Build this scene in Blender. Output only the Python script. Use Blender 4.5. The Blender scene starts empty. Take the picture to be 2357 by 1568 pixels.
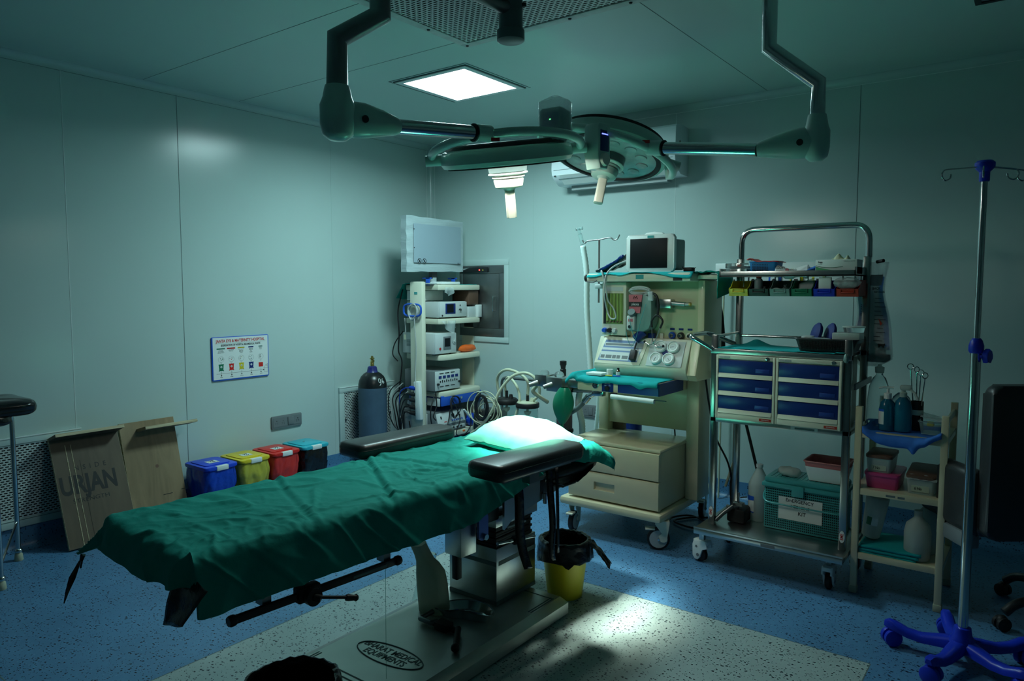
import bpy, bmesh, math, random
from mathutils import Vector, Matrix, Euler, noise
random.seed(7)
PI = math.pi
S = bpy.context.scene
COL = S.collection
OFF = {}

# ---------------------------------------------------------------- materials
def nodemat(name):
    m = bpy.data.materials.new(name); m.use_nodes = True
    nt = m.node_tree; p = nt.nodes['Principled BSDF']
    return m, nt, p

def mat(name, col, rough=.5, metal=0., spec=.5, trans=0., emit=None, es=0., var=0., vscale=8., bump=0., bscale=40., alpha=1., coat=0., sss=0., stretch=None, ior=1.45):
    m, nt, p = nodemat(name)
    p.inputs['Base Color'].default_value = (*col, 1)
    p.inputs['Roughness'].default_value = rough
    p.inputs['Metallic'].default_value = metal
    p.inputs['Specular IOR Level'].default_value = spec
    p.inputs['Transmission Weight'].default_value = trans
    p.inputs['Coat Weight'].default_value = coat
    p.inputs['IOR'].default_value = ior
    p.inputs['Alpha'].default_value = alpha
    if emit:
        p.inputs['Emission Color'].default_value = (*emit, 1)
        p.inputs['Emission Strength'].default_value = es
    if var or bump:
        tc = nt.nodes.new('ShaderNodeTexCoord'); mp = nt.nodes.new('ShaderNodeMapping')
        nt.links.new(tc.outputs['Object'], mp.inputs[0])
        if stretch: mp.inputs['Scale'].default_value = stretch
    if var:
        n = nt.nodes.new('ShaderNodeTexNoise'); n.inputs['Scale'].default_value = vscale; n.inputs['Detail'].default_value = 4
        nt.links.new(mp.outputs[0], n.inputs['Vector'])
        r = nt.nodes.new('ShaderNodeMapRange'); r.inputs['From Min'].default_value = .3; r.inputs['From Max'].default_value = .7
        r.inputs['To Min'].default_value = 1 - var; r.inputs['To Max'].default_value = 1 + var
        nt.links.new(n.outputs['Fac'], r.inputs['Value'])
        mx = nt.nodes.new('ShaderNodeVectorMath'); mx.operation = 'SCALE'; mx.inputs[0].default_value = col
        nt.links.new(r.outputs[0], mx.inputs['Scale']); nt.links.new(mx.outputs[0], p.inputs['Base Color'])
    if bump:
        n = nt.nodes.new('ShaderNodeTexNoise'); n.inputs['Scale'].default_value = bscale; n.inputs['Detail'].default_value = 5
        nt.links.new(mp.outputs[0], n.inputs['Vector'])
        b = nt.nodes.new('ShaderNodeBump'); b.inputs['Strength'].default_value = bump; b.inputs['Distance'].default_value = .01
        nt.links.new(n.outputs['Fac'], b.inputs['Height']); nt.links.new(b.outputs[0], p.inputs['Normal'])
    return m

def slotmat(name, col, pu, pv, L, r, ax=('Y', 'Z'), rough=.4, metal=.3, shear=0.):
    """perforated sheet: staggered capsule holes are really transparent"""
    m, nt, p = nodemat(name); N = nt.nodes.new; K = nt.links.new
    p.inputs['Base Color'].default_value = (*col, 1); p.inputs['Roughness'].default_value = rough; p.inputs['Metallic'].default_value = metal
    tc = N('ShaderNodeTexCoord'); sp = N('ShaderNodeSeparateXYZ'); K(tc.outputs['Object'], sp.inputs[0])
    def M(op, a, b=None):
        n = N('ShaderNodeMath'); n.operation = op
        for i, v in enumerate((a, b)):
            if v is None: continue
            if isinstance(v, (int, float)): n.inputs[i].default_value = v
            else: K(v, n.inputs[i])
        return n.outputs[0]
    u = sp.outputs[ax[0]]; v = sp.outputs[ax[1]]
    if shear: u = M('ADD', u, M('MULTIPLY', v, shear))
    vs = M('DIVIDE', v, pv); row = M('FLOOR', vs); odd = M('MODULO', M('ABSOLUTE', row), 2.)
    uu = M('ADD', M('DIVIDE', u, pu), M('MULTIPLY', odd, .5))
    du = M('MULTIPLY', M('ABSOLUTE', M('SUBTRACT', M('FRACT', uu), .5)), pu)
    dv = M('MULTIPLY', M('ABSOLUTE', M('SUBTRACT', M('FRACT', vs), .5)), pv)
    dx = M('MAXIMUM', M('SUBTRACT', du, L / 2), 0.)
    d = M('SQRT', M('ADD', M('MULTIPLY', dx, dx), M('MULTIPLY', dv, dv)))
    hole = M('LESS_THAN', d, r)
    tr = N('ShaderNodeBsdfTransparent'); mx = N('ShaderNodeMixShader')
    K(hole, mx.inputs[0]); K(p.outputs[0], mx.inputs[1]); K(tr.outputs[0], mx.inputs[2])
    K(mx.outputs[0], nt.nodes['Material Output'].inputs[0])
    return m

def floormat(name, col, dark, light):
    m, nt, p = nodemat(name); N = nt.nodes.new; K = nt.links.new
    tc = N('ShaderNodeTexCoord')
    base = N('ShaderNodeTexNoise'); base.inputs['Scale'].default_value = 3.; base.inputs['Detail'].default_value = 6; K(tc.outputs['Object'], base.inputs['Vector'])
    fine = N('ShaderNodeTexNoise'); fine.inputs['Scale'].default_value = 160.; fine.inputs['Detail'].default_value = 2; K(tc.outputs['Object'], fine.inputs['Vector'])
    c0 = N('ShaderNodeMix'); c0.data_type = 'RGBA'; c0.inputs['A'].default_value = (*[x * .88 for x in col], 1); c0.inputs['B'].default_value = (*[min(1, x * 1.14) for x in col], 1)
    mr = N('ShaderNodeMapRange'); mr.inputs['From Min'].default_value = .35; mr.inputs['From Max'].default_value = .65; K(base.outputs['Fac'], mr.inputs['Value'])
    ad = N('ShaderNodeMath'); ad.operation = 'MULTIPLY_ADD'; K(fine.outputs['Fac'], ad.inputs[0]); ad.inputs[1].default_value = .7; K(mr.outputs[0], ad.inputs[2])
    s2 = N('ShaderNodeMath'); s2.operation = 'MULTIPLY'; K(ad.outputs[0], s2.inputs[0]); s2.inputs[1].default_value = .55; s2.use_clamp = True
    K(s2.outputs[0], c0.inputs['Factor'])
    prev = c0.outputs['Result']
    wob = N('ShaderNodeTexNoise'); wob.inputs['Scale'].default_value = 90.; K(tc.outputs['Object'], wob.inputs['Vector'])
    wm = N('ShaderNodeVectorMath'); wm.operation = 'SCALE'; wm.inputs['Scale'].default_value = .012; K(wob.outputs['Color'], wm.inputs[0])
    wa = N('ShaderNodeVectorMath'); wa.operation = 'ADD'; K(tc.outputs['Object'], wa.inputs[0]); K(wm.outputs[0], wa.inputs[1])
    for k, (sc, prob, rad, c) in enumerate(((62., .46, .25, dark), (105., .30, .26, dark), (62., .22, .16, light))):
        v = N('ShaderNodeTexVoronoi'); v.inputs['Scale'].default_value = sc; v.inputs['Randomness'].default_value = 1.
        mp = N('ShaderNodeMapping'); mp.inputs['Location'].default_value = (k * 3.3, k * 1.7, 0); mp.inputs['Rotation'].default_value = (0, 0, .6 * k); mp.inputs['Scale'].default_value = (1, 1.35, 1)
        K(wa.outputs[0], mp.inputs[0]); K(mp.outputs[0], v.inputs['Vector'])
        sx = N('ShaderNodeSeparateColor'); K(v.outputs['Color'], sx.inputs[0])
        a = N('ShaderNodeMath'); a.operation = 'LESS_THAN'; K(sx.outputs['Red'], a.inputs[0]); a.inputs[1].default_value = prob
        rr = N('ShaderNodeMath'); rr.operation = 'MULTIPLY_ADD'; K(sx.outputs['Green'], rr.inputs[0]); rr.inputs[1].default_value = rad * 1.1; rr.inputs[2].default_value = rad * .5
        b = N('ShaderNodeMath'); b.operation = 'LESS_THAN'; K(v.outputs['Distance'], b.inputs[0]); K(rr.outputs[0], b.inputs[1])
        ab = N('ShaderNodeMath'); ab.operation = 'MULTIPLY'; K(a.outputs[0], ab.inputs[0]); K(b.outputs[0], ab.inputs[1])
        mx = N('ShaderNodeMix'); mx.data_type = 'RGBA'; K(ab.outputs[0], mx.inputs['Factor']); K(prev, mx.inputs['A']); mx.inputs['B'].default_value = (*c, 1)
        prev = mx.outputs['Result']
    K(prev, p.inputs['Base Color']); p.inputs['Roughness'].default_value = .42
    return m

def woodmat(name, a, b, scale=(1.2, 6., 14.)):
    m, nt, p = nodemat(name); N = nt.nodes.new; K = nt.links.new
    tc = N('ShaderNodeTexCoord'); mp = N('ShaderNodeMapping'); mp.inputs['Scale'].default_value = scale; K(tc.outputs['Object'], mp.inputs[0])
    n = N('ShaderNodeTexNoise'); n.inputs['Scale'].default_value = 1.5; n.inputs['Detail'].default_value = 8; n.inputs['Distortion'].default_value = 1.2; K(mp.outputs[0], n.inputs['Vector'])
    r = N('ShaderNodeValToRGB'); K(n.outputs['Fac'], r.inputs[0]); r.color_ramp.elements[0].position = .3; r.color_ramp.elements[1].position = .72
    r.color_ramp.elements[0].color = (*a, 1); r.color_ramp.elements[1].color = (*b, 1)
    K(r.outputs[0], p.inputs['Base Color']); p.inputs['Roughness'].default_value = .6
    return m

M_ = {}
M_['wall'] = mat('wall_panel_paint', (.47, .59, .57), rough=.21, spec=.5, var=.02, vscale=1.5)
M_['ceil'] = mat('ceiling_panel_paint', (.48, .62, .58), rough=.36, spec=.45, var=.02, vscale=1.2)
M_['seam'] = mat('panel_joint', (.12, .17, .17), rough=.6)
M_['seamw'] = mat('panel_joint_sealant', (.72, .80, .78), rough=.3)
M_['floor'] = floormat('blue_speckled_vinyl', (.07, .195, .355), (.006, .017, .045), (.11, .26, .43))
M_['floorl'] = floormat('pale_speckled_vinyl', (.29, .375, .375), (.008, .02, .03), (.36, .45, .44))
M_['white'] = mat('white_plastic', (.75, .80, .78), rough=.35)
M_['acw'] = mat('air_conditioner_plastic', (.86, .92, .95), rough=.14, coat=.3)
M_['acg'] = mat('vent_grey', (.35, .40, .40), rough=.4)
M_['dark'] = mat('dark_plastic', (.018, .02, .022), rough=.4)
M_['black'] = mat('black_rubber', (.008, .008, .009), rough=.55)
M_['blackgloss'] = mat('black_glossy', (.006, .006, .007), rough=.15)
M_['chrome'] = mat('chrome', (.55, .58, .58), rough=.14, metal=1.)
M_['steel'] = mat('stainless_steel', (.48, .50, .49), rough=.3, metal=1., var=.06, vscale=6, bump=.04, bscale=60, stretch=(1, 1, .1))
M_['steelp'] = mat('polished_steel_post', (.34, .36, .35), rough=.22, metal=1.)
M_['steelb'] = mat('brushed_base_steel', (.60, .62, .58), rough=.42, metal=.85, var=.06, vscale=5)
M_['lblue'] = mat('light_blue_plastic', (.02, .20, .50), rough=.4)
M_['navyc'] = mat('navy_foam', (.006, .02, .14), rough=.7)
M_['holder'] = mat('label_holder_blue', (.015, .045, .24), rough=.35)
M_['steeld'] = mat('dull_steel', (.25, .26, .26), rough=.42, metal=1., var=.1, vscale=9)
M_['ledge'] = mat('zinc_edge', (.46, .50, .48), rough=.45, metal=.2, var=.12, vscale=20)
M_['perfc'] = slotmat('ceiling_perforated_sheet', (.46, .50, .48), .034, .018, .016, .0042, ('X', 'Y'), .4, .2)
M_['perfw'] = slotmat('wall_perforated_sheet', (.55, .62, .60), .026, .0135, .012, .0034, ('Y', 'Z'), .4, .1)
M_['cavity'] = mat('dark_cavity', (.006, .008, .01), rough=.9)
M_['led'] = mat('panel_diffuser', (.8, .85, .85), rough=.5, emit=(.78, .95, 1.), es=6.)
M_['lampg'] = mat('lamp_grey_paint', (.44, .60, .54), rough=.28, coat=.2)
M_['lampd'] = mat('lamp_dark_grey', (.12, .17, .17), rough=.35)
M_['cream'] = mat('lamp_handle_cream', (.78, .78, .66), rough=.4)
M_['lens'] = mat('lamp_front_glass', (.34, .39, .39), rough=.12, var=.35, vscale=7, spec=.6)
M_['ledon'] = mat('lit_lamp_lens', (.8, .8, .7), rough=.3, emit=(.95, 1., .9), es=70.)
M_['beige'] = mat('beige_enamel', (.64, .59, .40), rough=.34, coat=.15, var=.03, vscale=3)
M_['beigew'] = mat('pale_enamel', (.68, .68, .55), rough=.33, coat=.1)
M_['navy'] = mat('navy_blue_enamel', (.008, .028, .17), rough=.3)
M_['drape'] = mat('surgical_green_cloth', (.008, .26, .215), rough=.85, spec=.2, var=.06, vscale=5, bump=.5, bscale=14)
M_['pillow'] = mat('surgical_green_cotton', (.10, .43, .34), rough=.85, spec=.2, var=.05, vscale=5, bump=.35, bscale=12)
M_['teal'] = mat('teal_cloth', (.01, .33, .34), rough=.85, spec=.2, bump=.4, bscale=18)
M_['bluecloth'] = mat('blue_cloth', (.05, .19, .62), rough=.85, spec=.2, bump=.4, bscale=18)
M_['vinyl'] = mat('black_vinyl', (.022, .025, .027), rough=.40, coat=.08, bump=.06, bscale=120)
M_['liner'] = mat('black_bin_liner', (.006, .006, .007), rough=.2, spec=.7, bump=.8, bscale=16)
for nm, c in (('blue', (.012, .06, .62)), ('yellow', (.68, .52, .02)), ('red', (.62, .02, .015)), ('cyan', (.03, .42, .52))):
    M_['lid' + nm] = mat(nm + '_plastic', c, rough=.32)
M_['linblue'] = mat('blue_bin_liner', (.008, .05, .42), rough=.2, bump=.9, bscale=14)
M_['linyellow'] = mat('yellow_bin_liner', (.42, .38, .05), rough=.3, bump=.8, bscale=12)
M_['linred'] = mat('red_bin_liner', (.55, .03, .025), rough=.28, bump=.9, bscale=12)
M_['label'] = mat('paper_label', (.72, .76, .74), rough=.6)
M_['ink'] = mat('black_ink', (.01, .012, .012), rough=.6)
M_['redink'] = mat('red_ink', (.5, .02, .02), rough=.5)
M_['wood'] = woodmat('plywood_face', (.18, .125, .065), (.29, .21, .115), (1.5, 8., 1.5))
M_['wood_shaded'] = woodmat('plywood_face_shaded', (.07, .05, .03), (.105, .075, .045), (1.5, 8., 1.5))  # plywood of the lettered board, its shadow put into the darker colours
M_['ply'] = woodmat('plywood_edge', (.22, .17, .09), (.62, .55, .36), (2., 2., 120.))
M_['cylblue'] = mat('gas_cylinder_paint', (.055, .10, .155), rough=.5, var=.15, vscale=7)
M_['cylblack'] = mat('gas_cylinder_shoulder', (.01, .012, .014), rough=.3)
M_['cylcap'] = mat('gas_cylinder_cap', (.02, .025, .16), rough=.35)
M_['brass'] = mat('brass', (.55, .40, .14), rough=.3, metal=1.)
M_['glass'] = mat('clear_plastic', (.80, .92, .92), rough=.12, trans=.92, ior=1.2)
M_['frost'] = mat('frosted_plastic', (.62, .70, .66), rough=.35, trans=.45, ior=1.2)
M_['film'] = mat('clear_film', (.70, .82, .82), rough=.2, alpha=.38, bump=.8, bscale=25)
M_['milk'] = mat('translucent_plastic', (.52, .56, .42), rough=.4, trans=.25, ior=1.2, var=.08)
M_['hose'] = mat('ivory_tubing', (.60, .62, .45), rough=.4, trans=.1)
M_['hosew'] = mat('white_corrugated_tubing', (.60, .72, .70), rough=.4)
M_['cable'] = mat('black_cable', (.01, .01, .012), rough=.45)
M_['cablew'] = mat('grey_cable', (.45, .48, .47), rough=.5)
M_['plasblue'] = mat('blue_plastic', (.015, .10, .55), rough=.35)
M_['ivblue'] = mat('cobalt_plastic', (.008, .03, .50), rough=.35)
M_['screen'] = mat('dark_screen', (.006, .008, .010), rough=.5, spec=.2)
M_['orange'] = mat('orange_wrap', (.85, .14, .02), rough=.3, bump=.5, bscale=20)
M_['pink'] = mat('pink_plastic', (.62, .06, .22), rough=.35)
M_['salmon'] = mat('salmon_plastic', (.55, .16, .15), rough=.4)
M_['mint'] = mat('mint_green_plastic', (.05, .33, .33), rough=.35)
M_['tealbox'] = mat('teal_plastic', (.02, .26, .26), rough=.35)
M_['panelg'] = mat('instrument_face', (.58, .62, .62), rough=.4)
M_['casing'] = mat('instrument_casing', (.52, .56, .55), rough=.4)
M_['casd'] = mat('instrument_casing_grey', (.16, .18, .19), rough=.4)
M_['rose'] = mat('rose_label', (.45, .12, .14), rough=.5)
M_['brown'] = mat('brown_panel', (.14, .075, .05), rough=.5)
M_['greenp'] = mat('green_plastic', (.008, .16, .08), rough=.4)
M_['greyp'] = mat('grey_green_plastic', (.18, .30, .28), rough=.4)
M_['yellowp'] = mat('bright_yellow_plastic', (.60, .50, .02), rough=.35)
M_['redp'] = mat('dark_red_plastic', (.42, .04, .02), rough=.4)
M_['bagred'] = mat('absorber_canister', (.16, .10, .12), rough=.25)
M_['bluefluid'] = mat('blue_liquid', (.02, .22, .36), rough=.15, trans=.5, ior=1.3)
M_['water'] = mat('pale_liquid', (.25, .38, .42), rough=.15, trans=.6, ior=1.3)
M_['goldw'] = mat('latex_gloves', (.62, .64, .42), rough=.6)

# ---------------------------------------------------------------- mesh builder
def rotz(a): return Matrix.Rotation(a, 4, 'Z')
def T(x, y, z): return Matrix.Translation((x, y, z))
def R(ax, ay, az): return Euler((ax, ay, az)).to_matrix().to_4x4()

class MB:
    def __init__(s, m=None, mtx=None):
        s.bm = bmesh.new(); s.mats = []; s.cur = 0; s.mtx = mtx or Matrix()
        if m: s.m(m)
    def m(s, k):
        k = M_[k] if isinstance(k, str) else k
        if k not in s.mats: s.mats.append(k)
        s.cur = s.mats.index(k); return s
    def _v(s, p): return s.bm.verts.new(s.mtx @ Vector(p))
    def _f(s, vs):
        try:
            f = s.bm.faces.new(vs); f.material_index = s.cur; return f
        except ValueError: return None
    def box(s, lo, hi, bev=0., mtx=None, seg=2):
        x0, y0, z0 = lo; x1, y1, z1 = hi
        old = s.mtx
        if mtx is not None: s.mtx = s.mtx @ mtx
        v = [s._v((x, y, z)) for x in (x0, x1) for y in (y0, y1) for z in (z0, z1)]
        s.mtx = old
        fs = [s._f([v[i] for i in q]) for q in ((0, 1, 3, 2), (4, 6, 7, 5), (0, 4, 5, 1), (2, 3, 7, 6), (0, 2, 6, 4), (1, 5, 7, 3))]
        if bev:
            es = list({e for f in fs for e in f.edges})
            r = bmesh.ops.bevel(s.bm, geom=es, offset=bev, segments=seg, profile=.5, affect='EDGES')
            for f in r['faces']: f.material_index = s.cur
        return s
    def cbox(s, c, d, bev=0., mtx=None):
        return s.box([c[i] - d[i] / 2 for i in range(3)], [c[i] + d[i] / 2 for i in range(3)], bev, mtx)
    def ring(s, c, r, ux, uy, n):
        return [s._v(Vector(c) + ux * (r * math.cos(2 * PI * k / n)) + uy * (r * math.sin(2 * PI * k / n))) for k in range(n)]
    def lathe(s, prof, c=(0, 0, 0), axis=(0, 0, 1), n=28, caps=True):
        a = Vector(axis).normalized(); t = Vector((1, 0, 0)) if abs(a.x) < .9 else Vector((0, 1, 0))
        ux = a.cross(t).normalized(); uy = a.cross(ux); c = Vector(c)
        rings = [s.ring(c + a * h, max(r, 1e-4), ux, uy, n) for r, h in prof]
        for p, q in zip(rings, rings[1:]):
            for k in range(n): s._f((p[k], p[(k + 1) % n], q[(k + 1) % n], q[k]))
        if caps:
            s._f(rings[0][::-1]); s._f(rings[-1])
        return s
    def cyl(s, p0, p1, r, r1=None, n=20, caps=True):
        p0, p1 = Vector(p0), Vector(p1); d = p1 - p0
        return s.lathe([(r, 0), (r if r1 is None else r1, d.length)], p0, d, n, caps)
    def tube(s, pts, r, n=10, closed=False, caps=True, smooth=0, rs=None):
        pts = [Vector(p) for p in pts]
        if smooth: pts = spline(pts, smooth, closed)
        N = len(pts); rings = []; prev = None
        for i, p in enumerate(pts):
            a = pts[(i - 1) % N] if (closed or i) else p; b = pts[(i + 1) % N] if (closed or i < N - 1) else p
            t = (b - a).normalized() if (b - a).length > 1e-9 else Vector((0, 0, 1))
            if prev is None:
                h = Vector((0, 0, 1)) if abs(t.z) < .9 else Vector((1, 0, 0))
                u = t.cross(h).normalized()
            else:
                u = (prev - t * prev.dot(t)).normalized()
            prev = u; w = t.cross(u)
            k = 1.
            if (closed or 0 < i < N - 1):
                d1 = (p - a); d2 = (b - p)
                if d1.length > 1e-9 and d2.length > 1e-9:
                    ang = d1.angle(d2); 
                    k = 1 / max(.6, math.cos(ang / 2))
            rr = (rs[i] if rs and len(rs) == N else r)
            rings.append(s.ring(p, rr * k ** .5, u, w, n))
        m = N if closed else N - 1
        for i in range(m):
            p, q = rings[i], rings[(i + 1) % N]
            for k in range(n): s._f((p[k], p[(k + 1) % n], q[(k + 1) % n], q[k]))
        if caps and not closed:
            s._f(rings[0][::-1]); s._f(rings[-1])
        return s
    def sphere(s, c, r, n=16, sc=(1, 1, 1)):
        rows = []
        for i in range(1, n // 2):
            th = PI * i / (n // 2)
            rows.append([s._v((c[0] + sc[0] * r * math.sin(th) * math.cos(2 * PI * k / n), c[1] + sc[1] * r * math.sin(th) * math.sin(2 * PI * k / n), c[2] + sc[2] * r * math.cos(th))) for k in range(n)])
        top = s._v((c[0], c[1], c[2] + sc[2] * r)); bot = s._v((c[0], c[1], c[2] - sc[2] * r))
        for k in range(n):
            s._f((top, rows[0][k], rows[0][(k + 1) % n])); s._f((bot, rows[-1][(k + 1) % n], rows[-1][k]))
        for p, q in zip(rows, rows[1:]):
            for k in range(n): s._f((p[k], q[k], q[(k + 1) % n], p[(k + 1) % n]))
        return s
    def prism(s, poly, h, mtx=None, bev=0.):
        """poly in local XY, extruded 0..h along local Z"""
        old = s.mtx
        if mtx is not None: s.mtx = s.mtx @ mtx
        a = [s._v((x, y, 0)) for x, y in poly]; b = [s._v((x, y, h)) for x, y in poly]; n = len(poly)
        s.mtx = old
        fs = [s._f(a[::-1]), s._f(b)] + [s._f((a[i], a[(i + 1) % n], b[(i + 1) % n], b[i])) for i in range(n)]
        if bev:
            es = list({e for f in fs[:2] for e in f.edges})
            r = bmesh.ops.bevel(s.bm, geom=es, offset=bev, segments=2, profile=.5, affect='EDGES')
            for f in r['faces']: f.material_index = s.cur
        return s
    def grid(s, fn, nu, nv, thick=0., closeu=False):
        g = [[s._v(fn(i / nu, j / nv)) for j in range(nv + 1)] for i in range(nu + (0 if closeu else 1))]
        L = len(g)
        for i in range(nu):
            for j in range(nv):
                s._f((g[i % L][j], g[(i + 1) % L][j], g[(i + 1) % L][j + 1], g[i % L][j + 1]))
        return s
    def quad(s, a, b, c, d): s._f([s._v(p) for p in (a, b, c, d)]); return s
    def text(s, body, size, mtx, m=None, sx=1., align='CENTER', depth=.0006, bold=0.):
        if m: s.m(m)
        cu = bpy.data.curves.new('t', 'FONT'); cu.body = body; cu.size = size; cu.align_x = align; cu.align_y = 'CENTER'; cu.extrude = depth; cu.resolution_u = 3; cu.offset = bold
        o = bpy.data.objects.new('t', cu); me = bpy.data.meshes.new_from_object(o)
        vs = [s._v(mtx @ Vector((v.co.x * sx, v.co.y, v.co.z))) for v in me.vertices]
        for p in me.polygons: s._f([vs[i] for i in p.vertices])
        bpy.data.objects.remove(o); bpy.data.curves.remove(cu); bpy.data.meshes.remove(me)
        return s
    def build(s, name, parent=None, loc=None, label=None, angle=40, solid=0., sub=0, cat=None, group=None, kind=None, flat=False):
        bmesh.ops.recalc_face_normals(s.bm, faces=s.bm.faces[:])
        off = Vector((0, 0, 0))
        if parent is not None: off = OFF.get(parent.name, Vector((0, 0, 0)))
        elif loc is not None: off = Vector(loc)
        if off.length: bmesh.ops.translate(s.bm, vec=-off, verts=s.bm.verts[:])
        me = bpy.data.meshes.new(name); s.bm.to_mesh(me); s.bm.free()
        for k in s.mats: me.materials.append(k)
        if not flat:
            me.polygons.foreach_set('use_smooth', [True] * len(me.polygons)); me.set_sharp_from_angle(angle=math.radians(angle))
        o = bpy.data.objects.new(name, me); COL.objects.link(o)
        if parent is not None:
            o.parent = parent; OFF[o.name] = off
        else:
            o.location = off; OFF[o.name] = off
        if solid:
            md = o.modifiers.new('thickness', 'SOLIDIFY'); md.thickness = solid; md.offset = -1
        if sub:
            md = o.modifiers.new('smooth', 'SUBSURF'); md.levels = sub; md.render_levels = sub
        if label: o['label'] = label
        if cat: o['category'] = cat
        if group: o['group'] = group
        if kind: o['kind'] = kind
        return o

def spline(pts, k, closed=False):
    P = [Vector(p) for p in pts]; out = []; n = len(P); m = n if closed else n - 1
    for i in range(m):
        p0 = P[(i - 1) % n] if (closed or i > 0) else P[0] * 2 - P[1]
        p1 = P[i]; p2 = P[(i + 1) % n]
        p3 = P[(i + 2) % n] if (closed or i + 2 < n) else P[-1] * 2 - P[-2]
        for j in range(k):
            t = j / k
            out.append(.5 * ((2 * p1) + (p2 - p0) * t + (2 * p0 - 5 * p1 + 4 * p2 - p3) * t * t + (3 * p1 - p0 - 3 * p2 + p3) * t ** 3))
    if not closed: out.append(P[-1])
    return out

def roundpath(pts, r, k=6):
    P = [Vector(p) for p in pts]; out = [P[0]]
    for i in range(1, len(P) - 1):
        a = (P[i - 1] - P[i]); b = (P[i + 1] - P[i]); ra = min(r, a.length * .49, b.length * .49)
        s0 = P[i] + a.normalized() * ra; s1 = P[i] + b.normalized() * ra
        for j in range(k + 1):
            t = j / k; out.append(s0 * (1 - t) ** 2 + P[i] * 2 * t * (1 - t) + s1 * t * t)
    out.append(P[-1]); return out

def rrect(w, h, r, k=5):
    out = []
    for cx, cy, a0 in ((w / 2 - r, h / 2 - r, 0), (-w / 2 + r, h / 2 - r, PI / 2), (-w / 2 + r, -h / 2 + r, PI), (w / 2 - r, -h / 2 + r, 1.5 * PI)):
        for j in range(k + 1):
            a = a0 + PI / 2 * j / k; out.append((cx + r * math.cos(a), cy + r * math.sin(a)))
    return out

def thing(name, label, cat, loc=(0, 0, 0), group=None, rz=0., local=False):
    o = bpy.data.objects.new(name, None); COL.objects.link(o); o.empty_display_size = .05
    o.location = loc; o.rotation_euler = (0, 0, rz); o['label'] = label; o['category'] = cat
    if group: o['group'] = group
    OFF[o.name] = Vector((0, 0, 0)) if local else Vector(loc)
    return o

def n3(x, y, z=0.): return noise.noise(Vector((x, y, z)))
FRONT = R(PI / 2, 0, 0)                      # text on a face looking towards -Y
def facex(x, y, z): return T(x, y, z) @ R(PI / 2, 0, PI / 2)     # text on a face looking towards +X
def facey(x, y, z): return T(x, y, z) @ R(PI / 2, 0, 0)          # text on a face looking towards -Y
# ================================================================ SETTING
H = 2.80; RX = 7.6; RY = -8.2
def struct(mb, name): return mb.build(name, kind='structure')
# floor: blue vinyl with a pale rectangle let into it
f = MB('floor')
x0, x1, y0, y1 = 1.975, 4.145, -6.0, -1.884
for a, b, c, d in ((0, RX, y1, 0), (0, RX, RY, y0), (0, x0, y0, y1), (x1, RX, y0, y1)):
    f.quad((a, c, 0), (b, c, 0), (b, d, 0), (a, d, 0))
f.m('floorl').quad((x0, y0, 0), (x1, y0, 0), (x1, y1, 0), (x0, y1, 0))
f.m('seam')
for a, b, c, d in ((x0 - .003, x0 + .001, y0, y1), (x0, x1, y1 - .001, y1 + .002), (x1 - .001, x1 + .003, y0, y1)):
    f.quad((a, c, .0006), (b, c, .0006), (b, d, .0006), (a, d, .0006))
f.quad((.55, -4.0, .0006), (1.975, -4.0, .0006), (1.975, -4.004, .0006), (.55, -4.004, .0006))
f.m('floor').box((-.1, RY - .1, -.1), (RX + .1, .1, -.004))
struct(f, 'floor')
w = MB('wall').box((-.1, RY - .1, 0), (0, .1, H)); struct(w, 'wall_left')
w = MB('wall').box((0, 0, 0), (RX, .1, H)); struct(w, 'wall_back')
w = MB('wall').box((RX, RY - .1, 0), (RX + .1, .1, H)); struct(w, 'wall_right')
w = MB('wall').box((0, RY - .1, 0), (RX, RY, H)); struct(w, 'wall_front')
c = MB('ceil').box((-.1, RY - .1, H), (RX + .1, .1, H + .1))
c.m('seam')
for y in (-2.65, -3.9): c.box((0, y - .0012, H - .001), (2.10, y + .0012, H))
c.box((0, -1.985, H - .001), (2.12, -1.983, H)); c.box((3.09, -1.9, H - .001), (3.093, 0, H)); c.box((3.4, -1.985, H - .001), (RX, -1.983, H)); c.box((4.9, -1.9, H - .001), (4.903, 0, H))
struct(c, 'ceiling')
# coves at the wall joints (quarter rounds) and the blue vinyl coved skirting
def cove(mb, p0, p1, a, b, r, k=6, concave=True):
    """strip along p0->p1 filling the corner; a,b unit vectors into the room"""
    p0, p1, a, b = Vector(p0), Vector(p1), Vector(a), Vector(b)
    pr = [p0 + a * (r * (1 - math.sin(t))) + b * (r * (1 - math.cos(t))) - p0 for t in [PI / 2 * i / k for i in range(k + 1)]]
    A = [mb._v(p0 + q) for q in pr]; B = [mb._v(p1 + q) for q in pr]
    for i in range(k): mb._f((A[i], A[i + 1], B[i + 1], B[i]))
r = .045
X, Y, Z = Vector((1, 0, 0)), Vector((0, 1, 0)), Vector((0, 0, 1))
m = MB('wall'); cove(m, (0, RY, H), (0, 0, H), X, -Z, r); m.m('seam').box((0, RY, H - r - .002), (.0008, 0, H - r)); struct(m, 'trim_1')
m = MB('wall'); cove(m, (0, 0, H), (RX, 0, H), -Y, -Z, r); m.m('seamw').box((0, -.0012, H - r - .004), (RX, 0, H - r)); struct(m, 'trim_2')
m = MB('wall'); cove(m, (0, 0, .13), (0, 0, H), X, -Y, .05); m.m('seamw').box((.05, -.0015, .13), (.054, 0, H - r)); m.box((0, -.054, .13), (.0015, -.05, H - r)); struct(m, 'trim_3')
for i, (y, k) in enumerate(((-3.11, 'seamw'), (-2.418, 'seam'), (-1.159, 'wall'), (-4.37, 'seam'), (-5.6, 'seam'))):
    struct(MB(k).box((0, y - .0015, .13), (.0012, y + .0015, H - r)), 'trim_%d' % (4 + i))
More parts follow.
